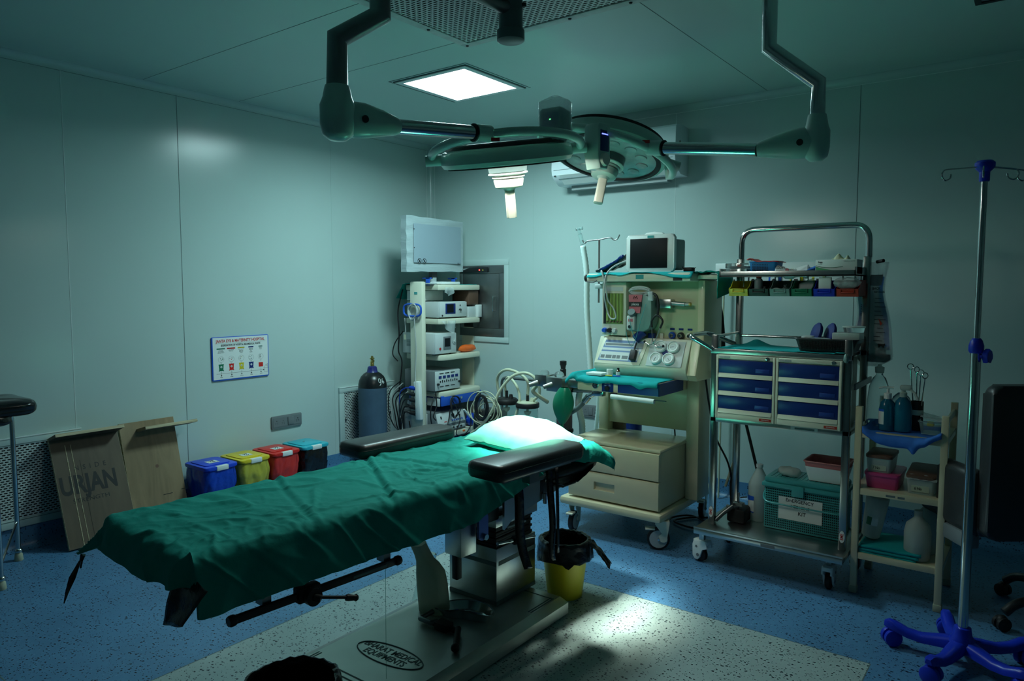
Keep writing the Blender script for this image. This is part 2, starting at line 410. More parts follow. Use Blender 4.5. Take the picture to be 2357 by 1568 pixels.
for i, (x, k) in enumerate(((1.167, 'wall'), (2.433, 'seamw'), (3.656, 'seam'), (4.9, 'seamw'))):
    struct(MB(k).box((x - .0015, -.0012, .13), (x + .0015, 0, H - r)), 'trim_%d' % (9 + i))
def skirt(mb, p0, p1, into):
    p0, p1, n = Vector(p0), Vector(p1), Vector(into)
    prof = [(.0, .128), (.003, .128), (.003, .05)] + [(.003 + .047 * (1 - math.cos(t)), .05 * (1 - math.sin(t)) + .0008) for t in [PI / 2 * i / 6 for i in range(1, 7)]]
    A = [mb._v(p0 + n * a + Z * b) for a, b in prof]; B = [mb._v(p1 + n * a + Z * b) for a, b in prof]
    for i in range(len(prof) - 1): mb._f((A[i], A[i + 1], B[i + 1], B[i]))
for nm, a, b, n in (('left', (0, RY, 0), (0, 0, 0), X), ('back', (0, 0, 0), (RX, 0, 0), -Y), ('right', (RX, 0, 0), (RX, RY, 0), -X), ('front', (0, RY, 0), (RX, RY, 0), Y)):
    m = MB('floor'); skirt(m, a, b, n); struct(m, 'baseboard_' + nm)

# ---- recessed LED ceiling panel
t = thing('ceiling_light_panel', 'square recessed ceiling light panel, glowing white, in front of the corner', 'ceiling light', (1.555, -1.365, H))
a0, a1, b0, b1 = 1.255, 1.855, -1.67, -1.06
m = MB('seam')
for lo, hi in (((a0, b0), (a1, b0 + .008)), ((a0, b1 - .008), (a1, b1)), ((a0, b0), (a0 + .008, b1)), ((a1 - .008, b0), (a1, b1))): m.box((*lo, H - .006), (*hi, H))
m.m('white')
for lo, hi in (((a0 + .008, b0 + .008), (a1 - .008, b0 + .045)), ((a0 + .008, b1 - .045), (a1 - .008, b1 - .008)), ((a0 + .008, b0 + .045), (a0 + .045, b1 - .045)), ((a1 - .045, b0 + .045), (a1 - .008, b1 - .045))): m.box((*lo, H - .008), (*hi, H))
m.m('seam')
for lo, hi in (((a0 - .022, b0 - .022), (a1 + .022, b0 - .018)), ((a0 - .022, b0 - .022), (a0 - .018, b1 + .0)), ((a1 + .018, b0 - .02), (a1 + .022, b1 + .022))): m.box((*lo, H - .002), (*hi, H))
m.build('frame', t)
MB('led').box((a0 + .045, b0 + .045, H - .006), (a1 - .045, b1 - .045, H - .003)).build('diffuser', t)
# unlit panel top right
t = thing('ceiling_light_panel', 'unlit dark ceiling light panel at the right end of the ceiling', 'ceiling light', (4.62, -1.2, H))
m = MB('dark')
for lo, hi in (((4.32, -1.5), (4.92, -1.475)), ((4.32, -.975), (4.92, -.95)), ((4.32, -1.475), (4.345, -.975)), ((4.895, -1.475), (4.92, -.975))): m.box((*lo, H - .012), (*hi, H))
m.build('frame', t); MB('acg').box((4.345, -1.475, H - .006), (4.895, -.975, H)).build('diffuser', t)

# ---- perforated ceiling filter housing
fx0, fx1, fy0, fy1 = 2.12, 3.36, -3.25, -1.965
t = thing('ceiling_air_filter', 'perforated metal air filter housing in the ceiling above the operating table', 'air filter', ((fx0 + fx1) / 2, (fy0 + fy1) / 2, H))
m = MB('ledge')
z0, z1 = H - .035, H
for lo, hi in (((fx0, fy0), (fx1, fy0 + .05)), ((fx0, fy1 - .05), (fx1, fy1)), ((fx0, fy0 + .05), (fx0 + .05, fy1 - .05)), ((fx1 - .05, fy0 + .05), (fx1, fy1 - .05))): m.box((*lo, z0), (*hi, z1), .002)
m.build('frame', t)
MB('perfc').quad((fx0 + .04, fy0 + .04, z0 + .004), (fx1 - .04, fy0 + .04, z0 + .004), (fx1 - .04, fy1 - .04, z0 + .004), (fx0 + .04, fy1 - .04, z0 + .004)).build('perforated_sheet', t)
MB('cavity').box((fx0 + .045, fy0 + .045, H - .003), (fx1 - .045, fy1 - .045, H)).build('cavity_back', t)
for x, y in [(fx0 + .025, fy1 - .025), (fx0 + .025, fy1 - .32), (fx0 + .025, fy1 - .62), (fx0 + .34, fy1 - .025), (fx0 + .66, fy1 - .025), (fx0 + .98, fy1 - .025)]:
    MB('dark').lathe([(.001, -.006), (.007, -.004), (.009, 0)], (x, y, z0), n=12).build('screw', t)

# ---- return air grilles in the left wall
def grille(y0, y1, z0, z1, lab):
    t = thing('return_air_grille', lab, 'air grille', (0, (y0 + y1) / 2, z0))
    m = MB('wall'); b = .05; d = .02
    for (ya, za), (yb, zb) in (((y0, z1 - b), (y1, z1)), ((y0, z0), (y1, z0 + b)), ((y0, z0 + b), (y0 + b, z1 - b)), ((y1 - b, z0 + b), (y1, z1 - b))): m.box((0, ya, za), (d, yb, zb), .003)
    m.m('seam').box((.0195, y0 + b - .012, z1 - b + .006), (.0208, y1 - b + .012, z1 - b + .010)).box((.0195, y0 + b - .012, z0 + b - .010), (.0208, y1 - b + .012, z0 + b - .006))
    m.m('seamw').box((.018, y0, z1 - .006), (.023, y1, z1))
    m.build('frame', t)
    MB('perfw').quad((.016, y0 + b - .002, z0 + b - .002), (.016, y1 - b + .002, z0 + b - .002), (.016, y1 - b + .002, z1 - b + .002), (.016, y0 + b - .002, z1 - b + .002)).build('perforated_sheet', t)
    MB('cavity').box((.0, y0 + b, z0 + b), (.003, y1 - b, z1 - b)).build('cavity_back', t)
    for y in (y0 + .06, y1 - .06): MB('steeld').sphere((.026, y, (z0 + z1) / 2), .009, 10).build('catch', t)
grille(-3.95, -3.09, .135, .655, 'wide perforated return air grille low in the left wall behind the plywood')
grille(-1.125, -.505, .14, .675, 'perforated return air grille low in the left wall behind the gas cylinder')

# ---- air conditioner on the back wall
ax0, ax1, az0, az1 = 1.50, 2.53, 2.29, 2.63
t = thing('air_conditioner', 'white wall-mounted split air conditioner high on the back wall', 'air conditioner', ((ax0 + ax1) / 2, 0, az0))
prof = [(0, .34), (.13, .355), (.205, .34), (.22, .325), (.228, .12), (.222, .075), (.20, .05), (.13, .005), (0, 0)]
m = MB('acw'); m.prism([(a, b) for a, b in prof], ax1 - ax0, T(ax0, 0, az0) @ Matrix(((0, 0, 1, 0), (-1, 0, 0, 0), (0, 1, 0, 0), (0, 0, 0, 1))), .004); m.build('casing', t, angle=30)
m = MB('white')
m.prism([(.2235, .078), (.2255, .073), (.150, .008), (.146, .013)], ax1 - ax0 - .14, T(ax0 + .07, 0, az0) @ Matrix(((0, 0, 1, 0), (-1, 0, 0, 0), (0, 1, 0, 0), (0, 0, 0, 1))))
m.build('louvre', t)
m = MB('seam').box((ax0 + .02, -.2295, az0 + .112), (ax1 - .02, -.2245, az0 + .1145)); m.box((ax0 + .05, -.2, az0 + .046), (ax1 - .05, -.196, az0 + .05)); m.build('gap_line', t)
MB('dark').box((ax0 + .02, -.222, az0 + .066), (ax0 + .038, -.2165, az0 + .078)).build('sensor', t)
m = MB('brown'); rnd = random.Random(3)
for k in range(7): m.sphere((ax1 + .0005, -.13 + .02 * rnd.uniform(-1, 1), az0 + .20 + .035 * rnd.uniform(-1, 1)), .012, 8, (.1, 1, 1.2))
m.build('dirt_mark', t)
m = MB('acg').box((ax0 + .1, -.09, az0 - .03), (ax1 - .12, -.02, az0 + .004)); m.build('drain_tray', t)

# ---- pass-through hatch in the back wall
t = thing('pass_box', 'stainless steel pass-through hatch with white frame in the back wall behind the equipment trolley', 'hatch', (.60, 0, 1.01))
hx0, hx1, hz0, hz1 = .315, .915, 1.015, 1.74
m = MB(mat('hatch_frame_paint', (.50, .62, .60), rough=.3))
for a, b, c_, d in ((hx0, hx1, hz1 - .05, hz1), (hx0, hx1, hz0, hz0 + .05), (hx0, hx0 + .048, hz0 + .05, hz1 - .05), (hx1 - .048, hx1, hz0 + .05, hz1 - .05)): m.box((a, -.012, c_), (b, 0, d), .002)
m.build('wall_frame', t)
m = MB('steeld')
for a, b, c_, d in ((hx0 + .048, hx1 - .048, hz1 - .12, hz1 - .05), (hx0 + .048, hx1 - .048, hz0 + .05, hz0 + .12), (hx0 + .048, hx0 + .09, hz0 + .12, hz1 - .12), (hx1 - .1, hx1 - .048, hz0 + .12, hz1 - .12)): m.box((a, -.016, c_), (b, 0, d), .001)
m.build('steel_frame', t)
dr = MB('steeld').box((hx0 + .092, -.014, hz0 + .123), (hx1 - .103, -.003, hz1 - .123), .003).build('door', t)
MB('chrome').tube(roundpath([(hx1 - .145, -.012, 1.42), (hx1 - .145, -.05, 1.42), (hx1 - .145, -.05, 1.29), (hx1 - .145, -.012, 1.29)], .015), .005, 8).build('handle', dr)
m = MB('dark').box((.40, -.035, 1.63), (.70, -.016, 1.675), .002); m.m(mat('red_indicator', (.6, .02, .02), emit=(1, .06, .05), es=4.)).box((.607, -.038, 1.645), (.618, -.0345, 1.656)); m.m(mat('amber_indicator', (.4, .4, .05), emit=(.5, .6, .05), es=.6)).box((.648, -.038, 1.645), (.656, -.0345, 1.653)); m.build('indicator_bar', t)

# ---- medical gas outlet panel on the back wall
t = thing('gas_outlet_panel', 'white medical gas outlet panel with coloured outlets on the back wall behind the drawer trolley', 'gas panel', (3.2, 0, 1.43))
MB('white').box((2.755, -.02, 1.475), (3.66, 0, 1.665), .004).build('back_plate', t)
for i, (x, k) in enumerate(((3.03, 'dark'), (3.17, 'plasblue'), (3.31, 'yellowp'), (3.45, 'yellowp'))):
    m = MB(k).box((x - .042, -.03, 1.50), (x + .042, -.02, 1.62), .006); m.m('white').prism(rrect(.05, .05, .01), .012, T(x, -.03, 1.545) @ FRONT)
    m.m('dark')
    if k == 'yellowp': m.box((x - .011, -.046, 1.535), (x + .011, -.042, 1.555))
    else: m.cyl((x, -.042, 1.545), (x, -.047, 1.545), .012, n=16)
    m.build('gas_outlet', t)
m = MB('white').box((2.83, -.034, 1.51), (2.93, -.02, 1.62), .004); m.m('dark')
for dx, dz in ((0, .02), (-.016, -.012), (.016, -.012)): m.cyl((2.88 + dx, -.0345, 1.56 + dz), (2.88 + dx, -.036, 1.56 + dz), .006, n=10)
m.build('power_socket', t)
m = MB('seam')
for z in (1.482, 1.49): m.box((2.77, -.0215, z), (3.64, -.0195, z + .003))
m.build('rail_line', t)

# ---- socket plates
def socket_plate(kind, p, w, h, lab):
    # kind 'x': on left wall facing +X ; 'y': on back wall facing -Y
    t = thing('socket_plate', lab, 'power socket', p)
    M = T(*p) @ (R(PI / 2, 0, PI / 2) if kind == 'x' else R(PI / 2, 0, 0))
    m = MB('casd', M).prism(rrect(w, h, .008), .012, None, .003)
    m.m('seam').box((-w * .46, -h * .36, .0121), (w * .46, h * .36, .0126)); m.m('casd').box((-w * .45, -h * .34, .012), (w * .45, h * .34, .0135)); m.build('plate', t)
    m = MB('black', M)
    for cx in (-.34, -.13, .36):
        for dx, dy, r_ in ((0, .011, .003), (-.008, -.004, .0022), (.008, -.004, .0022), (-.009, -.014, .0018), (.009, -.014, .0018)): m.cyl((cx * w + dx, dy, .0135), (cx * w + dx, dy, .0141), r_ * (1.4 if cx > .3 else 1), n=8)
    m.build('socket_holes', t)
    m = MB('casd', M).box((.03 * w, -h * .3, .0135), (.22 * w, h * .3, .017), .001); m.m('black').box((.02 * w, -h * .3, .0134), (.028 * w, h * .3, .0142)); m.build('switch', t)
socket_plate('x', (0, -1.632, .475), .27, .098, 'dark grey switch and socket plate low on the left wall above the bins')
socket_plate('y', (1.72, 0, .505), .20, .10, 'dark socket plate low on the back wall beside the anaesthesia machine')

# ---- waste segregation notice
t = thing('waste_notice', 'white wall notice on hospital waste segregation with blue border on left wall', 'notice', (0, -2.0, .79))
sy0, sy1, sz0, sz1 = -2.217, -1.791, .842, 1.150
sz0 += 0; M = T(0, (sy0 + sy1) / 2, (sz0 + sz1) / 2) @ R(PI / 2, 0, PI / 2); W_, H_ = .452, .308
MB('plasblue', M).prism(rrect(W_, H_, .008), .010, None, .002).build('border', t)
m = MB('label', M).box((-W_ / 2 + .008, -H_ / 2 + .008, .010), (W_ / 2 - .006, H_ / 2 - .005, .0108))
def tt(s_, x, y, sz, k, sx=.8, b=.0003, align='CENTER'): m.text(s_, sz, T(x, y, .011), k, sx, align, .0002, b)
tt('JANTA EYE & MATERNITY HOSPITAL', 0, .123, .029, 'redink', .82, .0008)
m.m('ink').box((-.2, .107, .0109), (.2, .108, .0111))
tt('SEGREGATION OF HOSPITAL BIO-MEDICAL WASTE', 0, .093, .019, 'ink', .72, .0006)
cols = ['greenp', 'lidred', 'yellowp', 'navy', 'greyp']; heads = ['GENERAL WASTE', 'INFECTED PLASTIC', 'INFECTED WASTE', 'GLASSWARE', 'SHARPS']
subs = [['Kitchen Waste', 'Paper & Packing &', 'Other similar material'], ['Syringes, Gloves &', 'Plastic Waste'], ['Human Anatomical', 'Animal Waste', 'Soiled Cotton', 'Dressings'], ['Medicine Vials', 'Broken Glass', 'Slides', 'Ampoules'], ['Needles &', 'IV Stylets']]
for i, k in enumerate(cols):
    x = -.158 + .079 * i; wv = (.064, .064, .054, .042, .032)[i]
    m.m(k).box((x - wv / 2, .066, .0108), (x + wv / 2, .075, .0112)); tt(heads[i], x, .0705, .007, 'ink', .8, .0001)
    for j, s_ in enumerate(subs[i]): tt(s_, x, .059 - .0085 * j, .0066, 'ink', .85, .0001)
    yb = -.005
    m.m('ink').tube([(x + .022 * math.cos(q), yb + .020 * math.sin(q), .0112) for q in [2 * PI * n_ / 24 for n_ in range(24)]], .0004, 4, True)
    m.tube([(x - .006, yb - .019, .0112), (x, yb - .034, .0112), (x + .006, yb - .019, .0112)], .0004, 4)
    rnd = random.Random(i)
    for n_ in range(7):
        m.m(rnd.choice(['ink', k, 'greyp'])).cbox((x + rnd.uniform(-.013, .013), yb + rnd.uniform(-.012, .012), .0111), (rnd.uniform(.002, .006), rnd.uniform(.002, .006), .0004), 0)
    h0 = -.085
    if i < 4:
        m.m(k).prism([(x - .015, h0), (x + .015, h0), (x + .018, h0 + .042), (x - .018, h0 + .042)], .0006, T(0, 0, .0108)); m.box((x - .020, h0 + .040, .0108), (x + .020, h0 + .046, .0115)); m.box((x - .019, h0 - .003, .0108), (x - .012, h0 + .004, .0115)); m.box((x + .012, h0 - .003, .0108), (x + .019, h0 + .004, .0115))
        m.m('label').cyl((x, h0 + .027, .0112), (x, h0 + .027, .0117), .0075, n=16); m.m('ink').cyl((x, h0 + .027, .0117), (x, h0 + .027, .0119), .003, n=8)
    else:
        m.m('lidred').box((x - .018, h0 + .004, .0108), (x + .018, h0 + .036, .0114)); m.m('label').box((x - .014, h0 + .036, .0108), (x + .016, h0 + .041, .0114)); m.m('redp').cyl((x + .004, h0 + .022, .0114), (x + .004, h0 + .022, .0117), .006, n=12)
    m.m('ink').box((x - .0008, -.118, .0108), (x + .0008, -.089, .0112)); m.prism([(x - .006, -.116), (x + .006, -.116), (x, -.126)], .0004, T(0, 0, .0108))
    tt(['Municipal', 'Shredding', 'Deep Burial', 'Recycling', 'Sharps Pit'][i], x, -.131, .006, 'ink', .85, .0001)
m.m('ink').box((-.195, -.1065, .0108), (.178, -.105, .0111)); m.prism([(.176, -.112), (.176, -.100), (.188, -.1058)], .0004, T(0, 0, .0108))
for p, q in (((.186, -.122), (.186, -.092)), ((.186, -.122), (.22 - .004, -.122)), ((.216, -.122), (.216, -.092)), ((.180, -.092), (.201, -.068)), ((.201, -.068), (.222 - .003, -.092)), ((.180, -.092), (.219, -.092)), ((.211, -.08), (.211, -.062)), ((.215, -.085), (.215, -.062)), ((.211, -.062), (.215, -.062))): m.tube([(*p, .0112), (*q, .0112)], .0006, 4)
m.build('printed_sheet', t)
# ================================================================ CAMERA
YAW = math.atan2(1242, 1655.); PIT = math.atan2(123, 1650.)
FH = Vector((-math.sin(YAW), math.cos(YAW), 0)); RT = Vector((math.cos(YAW), math.sin(YAW), 0))
FW = (FH * math.cos(PIT) - Z * math.sin(PIT)).normalized(); UP = RT.cross(FW)
cam = bpy.data.cameras.new('camera'); co = bpy.data.objects.new('camera', cam); COL.objects.link(co); S.camera = co
cam.sensor_width = 36.; cam.lens = 1650. / 2357. * 36.; cam.clip_start = .05
mw = Matrix((RT, UP, -FW)).transposed().to_4x4(); mw.translation = Vector((4.657, -4.946, 1.5)); co.matrix_world = mw

# ================================================================ SURGICAL LIGHTS
def lampframe(c, n, a):
    z = -n.normalized(); x = (a - z * a.dot(z)).normalized(); y = z.cross(x)
    M = Matrix((x, y, z)).transposed().to_4x4(); M.translation = c; return M

# ceiling spindle
t = thing('ceiling_lamp_mount', 'dark ceiling spindle carrying the two surgical lamp arms', 'lamp mount', (2.80, -2.48, H - .035))
MB('lampd').lathe([(.05, 0), (.05, -.19), (.058, -.195), (.058, -.235), (.05, -.24)], (2.80, -2.48, H - .036), n=32).build('spindle', t)
MB('lampd').lathe([(.11, 0), (.11, -.012), (.09, -.02), (.055, -.04)], (2.80, -2.48, H - .036), n=32).build('ceiling_flange', t)
for a in (.4, 2.5): MB('dark').cyl((2.80 + .05 * math.cos(a), -2.48 + .05 * math.sin(a), H - .13), (2.80 + .066 * math.cos(a), -2.48 + .066 * math.sin(a), H - .13), .009, n=12).build('stop_bolt', t)

def surgical_lamp(which, lab, c, n, a, drop, coll_a, armpts, R_=.33, on=False, ringup=0.):
    t = thing('surgical_lamp', lab, 'surgical lamp', c, 'ceiling surgical lamps')
    Mx = lampframe(c, n, a)
    # dish (local z = back of the lamp, face at z=0)
    m = MB('lampg', Mx); m.lathe([(.262, .0), (.283, .004), (.293, .02), (.293, .05), (.284, .072), (.270, .078)], n=64, caps=False)
    m.m('dark').lathe([(.270, .078), (.272, .092), (.262, .098)], n=64, caps=False)
    m.m('lampg').lathe([(.262, .098), (.20, .099), (.1, .100), (.001, .1005)], n=64, caps=False); sh = m.build('dish', t, angle=30)
    m = MB('black', Mx); m.lathe([(.262, .001), (.266, -.004), (.245, -.006), (.240, .004)], n=64, caps=False); m.build('rim_seal', t)
    m = MB('lens', Mx); m.lathe([(.0, .004), (.242, .003)], n=64, caps=False); g = m.build('front_glass', t)
    for k in range(12):
        q = 2 * PI * k / 12
        m = MB('ledon' if on else 'lens', Mx); m.lathe([(.03, .0), (.028, -.004), (.001, -.006)], (.175 * math.cos(q), .175 * math.sin(q), .003), n=16, caps=False)
        m.build('lens_ring', g)
    m = MB('lampd', Mx); m.lathe([(.09, .003), (.085, -.03), (.08, -.032)], n=32); m.m('lampg').lathe([(.088, -.034), (.09, -.040), (.082, -.046)], n=32); m.build('centre_hub', t)
    h = MB('cream' if on else 'lampg', Mx); h.lathe([(.072, -.048), (.074, -.052), (.072, -.056)], n=32)
    h.lathe([(.066, -.062), (.068, -.066), (.062, -.095), (.052, -.102)], n=32); h.m('lampg').lathe([(.034, -.10), (.024, -.112)], n=20)
    h.m('cream').prism(rrect(.044, .04, .009), .125, T(0, 0, -.235), .004); h.build('handle', t)
    # yoke: half ring round the near side
    av = a.normalized(); mv = (-FH + Z * ringup); mv = (mv - av * mv.dot(av)).normalized()
    pts = [c + av * (R_ * math.cos(q)) + mv * (R_ * math.sin(q)) + (-n.normalized()) * (.056 if which == 'L' else .012) for q in [PI * (-.02 + 1.04 * k / 36) for k in range(37)]]
    e0 = Mx @ Vector((.30, 0, .045)); e1 = Mx @ Vector((-.30, 0, .045))
    MB('lampg').tube([e0] + pts + [e1], .019, 14).build('yoke', t)
    for s_, e, p in ((1, e0, pts[0]), (-1, e1, pts[-1])):
        d = (p - e).normalized(); MB('lampg').cyl(e - av * .02 * s_, e + av * .06 * s_, .024, n=20).build('pivot', t)
    cp = c + av * (R_ * math.cos(coll_a)) + mv * (R_ * math.sin(coll_a)) + (-n.normalized()) * (.06 if which == 'L' else .02)
    tv = (-av * math.sin(coll_a) + mv * math.cos(coll_a)).normalized()
    q = coll_a + (.12 if which == 'L' else -.13)
    sp = c + av * (R_ * math.cos(q + (-.22 if which == 'L' else .25))) + mv * (R_ * math.sin(q + (-.22 if which == 'L' else .25))) + (-n.normalized()) * .03
    m = MB('redink'); d = (sp - c).normalized(); mm = Matrix((av.cross(Z).normalized().cross(Z) * 1, Z, av.cross(Z).normalized())).transposed().to_4x4()
    m.cbox((0, 0, 0), (.034, .014, .003), 0, T(*(sp - FH * .019)) @ Matrix((RT, Z, -FH)).transposed().to_4x4()); m.build('red_sticker', t)
    # spring arm: collar, chrome tube, tapered cover, elbow housing, drop tube
    j, jc = armpts['joint'], armpts['cover']; d = (cp - jc).normalized()
    MB('lampg').lathe([(.030, 0), (.034, .004), (.034, .075), (.031, .08)], cp - d * .06, d, 24).build('collar', t)
    MB('black').lathe([(.0355, 0), (.0355, .006)], cp - d * .066, d, 24).build('collar_seal', t)
    MB('chrome').cyl(jc, cp - d * .05, .027, n=28).build('arm_tube', t)
    d2 = (jc - j).normalized(); L = (jc - j).length
    side = d2.cross(Z).normalized(); up = side.cross(d2)
    m = MB('lampg'); n_ = 20; prev = None
    for k, (f_, w_, hu, hd) in enumerate(((.0, .03, .03, .03), (.02, .045, .052, .052), (.15, .050, .066, .058), (.35, .048, .066, .056), (.7, .041, .050, .042), (.93, .033, .034, .034), (1.0, .028, .028, .028))):
        ring = [m._v(j + d2 * (L * f_) + side * (w_ * math.cos(2 * PI * i / n_)) + up * ((hu if math.sin(2 * PI * i / n_) > 0 else hd) * math.sin(2 * PI * i / n_))) for i in range(n_)]
        if prev:
            for i in range(n_): m._f((prev[i], prev[(i + 1) % n_], ring[(i + 1) % n_], ring[i]))
        else: m._f(ring[::-1])
        prev = ring
    m._f(prev); cv = m.build('arm_cover', t, angle=60)
    bp = j + d2 * (L * .22); s2 = side if side.dot(-FH) > 0 else -side
    MB('dark').cyl(bp + s2 * .046, bp + s2 * .0535, .013, n=16).build('pivot_bolt', cv)
    jt, b1, b2, b3 = armpts['tube']
    m = MB('lampg'); jb = Vector((jt.x, jt.y, j.z)); k_ = 1 if which == 'L' else .84
    m.lathe([(r_ * k_, h_) for r_, h_ in ((.001, -.075), (.03, -.072), (.052, -.055), (.060, -.02), (.060, .045), (.050, .07), (.044, .10), (.041, .11))], jb, n=32); m.build('elbow_housing', t, angle=50)
    MB('black').lathe([(.0385 * k_, 0), (.0385 * k_, .005)], jt, n=28).build('elbow_seal', t)
    MB('chrome' if which == 'R' else 'steeld').tube([jt, b1, b2, b3], .0365 * k_, 28).build('drop_tube', t, angle=50)
    # horizontal arm back to the spindle
    MB('steeld' if which == 'L' else 'chrome').tube([b3 + Z * -.0, Vector((2.80, -2.48, b3.z))], .03, 20).build('swing_arm', t)
    return t, Mx, cp, av, mv

nL = (-Z + FH * .19 + RT * .09).normalized(); aL = (RT + Z * .09 + FH * .08).normalized()
cL = Vector((2.69, -2.36, 2.045))
tL, ML, cpL, avL, mvL = surgical_lamp('L', 'switched-on surgical lamp seen edge-on above the pillow, its cream handle lit', cL, nL, aL, None, math.acos(-.30),
    dict(joint=Vector((2.685, -3.275, 2.075)), cover=Vector((2.72, -3.06, 2.085)), tube=(Vector((2.675, -3.30, 2.18)), Vector((2.675, -3.295, 2.345)), Vector((2.785, -3.20, 2.425)), Vector((2.785, -3.20, 2.655)))), on=True, ringup=.045)
nR = (-RT * .21 - UP * .96 - FW * .14).normalized(); aR = (RT * .95 - UP * .30).normalized()
cR = Vector((2.87, -1.78, 2.135))
tR, MR, cpR, avR, mvR = surgical_lamp('R', 'switched-off surgical lamp tilted to show its dark glass face before the air conditioner', cR, nR, aR, None, math.acos(.50),
    dict(joint=Vector((3.87, -1.89, 2.075)), cover=Vector((3.66, -1.93, 2.065)), tube=(Vector((3.88, -1.885, 2.155)), Vector((3.88, -1.88, 2.31)), Vector((3.71, -1.97, 2.455)), Vector((3.71, -1.97, 2.72)))), ringup=.10)

def control_box(t, p, yaw, w, d, h, kind):
    M = T(*p) @ rotz(yaw)
    m = MB('lampg' if kind == 'R' else 'greyp', M)
    m.prism([(-w / 2, h * .42), (-w * .38, h / 2), (w * .38, h / 2), (w / 2, h * .42), (w / 2, -h * .22), (w * .3, -h / 2), (-w * .3, -h / 2), (-w / 2, -h * .22)], d, T(0, d / 2, 0) @ R(PI / 2, 0, 0), .008)
    b = m.build('control_box', t)
    m = MB('navy', M).box((-w * .34, -d / 2 - .002, -h * .12), (w * .34, -d / 2 + .001, h * .34), .001)
    m.m(mat('display_line', (.02, .03, .5), emit=(.15, .2, 1.) if kind == 'R' else (.1, 1., .2), es=2.5 if kind == 'R' else 4.))
    if kind == 'R': m.box((-w * .24, -d / 2 - .003, h * .24), (w * .24, -d / 2 - .0018, h * .265))
    else: m.box((-.004, -d / 2 - .003, h * .10), (.002, -d / 2 - .0018, h * .135))
    m.build('display', b)
    if kind == 'R':
        m = MB('cream', M); m.lathe([(.03, 0), (.026, .012)], (0, -d / 2, -h * .3), (0, -1, 0), 20); m.build('sensor_dome', b)
    return b
bx = control_box(tR, Vector((2.99, -2.085, 2.13)), YAW + .75, .085, .085, .20, 'R')
bx = control_box(tL, Vector((2.945, -2.36, 2.185)), YAW - .55, .11, .085, .13, 'L')
m = MB('film', T(2.945, -2.36, 2.2) @ rotz(YAW - .55))
m.grid(lambda u, v: ((.066 + .008 * n3(u * 6, v * 5)) * math.copysign(abs(math.cos(2 * PI * u)) ** .6, math.cos(2 * PI * u)) * (1 if v < .85 else 1.05 - (v - .85) * 5.5), (.054 + .008 * n3(u * 6, v * 5, 3)) * math.copysign(abs(math.sin(2 * PI * u)) ** .6, math.sin(2 * PI * u)) * (1 if v < .85 else 1.05 - (v - .85) * 5.5), -.085 + .19 * v - (.03 * (v - .85) / .15 * 0)), 32, 14)
m.build('plastic_cover', bx)

# ================================================================ LIGHTS
def light(kind, name, loc, energy, col, **kw):
    l = bpy.data.lights.new(name, kind); l.energy = energy; l.color = col
    for k, v in kw.items(): setattr(l, k, v)
    o = bpy.data.objects.new(name, l); COL.objects.link(o); o.location = loc; return o
sp = light('SPOT', 'surgical_lamp_beam', cL + nL * .02, 2300, (.90, 1., .84), spot_size=math.radians(34), spot_blend=1., shadow_soft_size=.17)
sp.rotation_euler = (Vector((2.81, -2.25, .85)) - sp.location).to_track_quat('-Z', 'Y').to_euler()
pl = light('AREA', 'ceiling_panel_light', (1.555, -1.365, H - .02), 42, (.61, .99, 1.), shape='SQUARE', size=.5, spread=math.radians(166))
wd = bpy.data.worlds.new('world'); S.world = wd; wd.use_nodes = True
wd.node_tree.nodes['Background'].inputs[0].default_value = (.02, .06, .06, 1); wd.node_tree.nodes['Background'].inputs[1].default_value = .2
S.view_settings.view_transform = 'Standard'; S.view_settings.look = 'None'; S.view_settings.gamma = 1.; S.view_settings.exposure = 0.
# ================================================================ OPERATING TABLE
TA = math.radians(-4.5); TM = T(2.495, -3.90, 0) @ rotz(TA)      # table-top frame: y runs foot -> head, x across
t = thing('operating_table', 'stainless steel operating table with black padding on a wide floor base', 'operating table', (2.67, -2.7, 0))
m = MB('steelb')
bx0, bx1, by0, by1 = 2.37, 2.95, -3.55, -2.24
prof = [(bx0, .008), (bx0, .058), (bx0 + .045, .075), (bx1 - .045, .075), (bx1, .058), (bx1, .008)]
m.prism([(a, b) for a, b in prof], by1 - by0, Matrix(((1, 0, 0, 0), (0, 0, -1, by1), (0, 1, 0, 0), (0, 0, 0, 1))), .002)
base = m.build('base', t, angle=20)
for ya, yb in ((by0 + .05, by0 + .32), (by1 - .22, by1 - .04)):
    for sgn, xe in ((1, bx0), (-1, bx1)):
        for dx in (.059, .072):
            MB('seam').box((min(xe + sgn * (dx - .006), xe + sgn * dx), ya, .0745), (max(xe + sgn * (dx - .006), xe + sgn * dx), yb, .0758)).build('stripe', base)
MB('seam').box((bx1 - .30, by1 - .05, .0745), (bx1 - .06, by1 - .044, .0758)).build('stripe', base)
for y in (-3.30, -3.275): MB('seam').box((bx0 + .2, y, .0745), (bx0 + .4, y + .007, .0758)).build('stripe', base)
m = MB('seam')
e = [(.165 * math.cos(q), .062 * math.sin(q)) for q in [2 * PI * k / 48 for k in range(49)]]
Mt = T(2.665, -3.085, .0755) @ rotz(math.radians(2))
for k in range(48):
    if k in (25,): continue
    m.tube([Mt @ Vector((*e[k], .0)), Mt @ Vector((*e[k + 1], .0))], .003, 5)
m.text('BHARAT MEDICAL', .046, Mt @ T(0, .020, .0), 'seam', .78, 'CENTER', .0004, .0009)
m.text('EQUIPMENTS', .046, Mt @ T(-.005, -.022, .0), 'seam', .78, 'CENTER', .0004, .0009)
m.build('base_lettering', base)
m = MB('drape').tube([(2.785, -3.21, .57), (2.786, -3.212, .40), (2.785, -3.213, .2), (2.785, -3.213, .078)], .0009, 4); m.build('loose_thread', t)
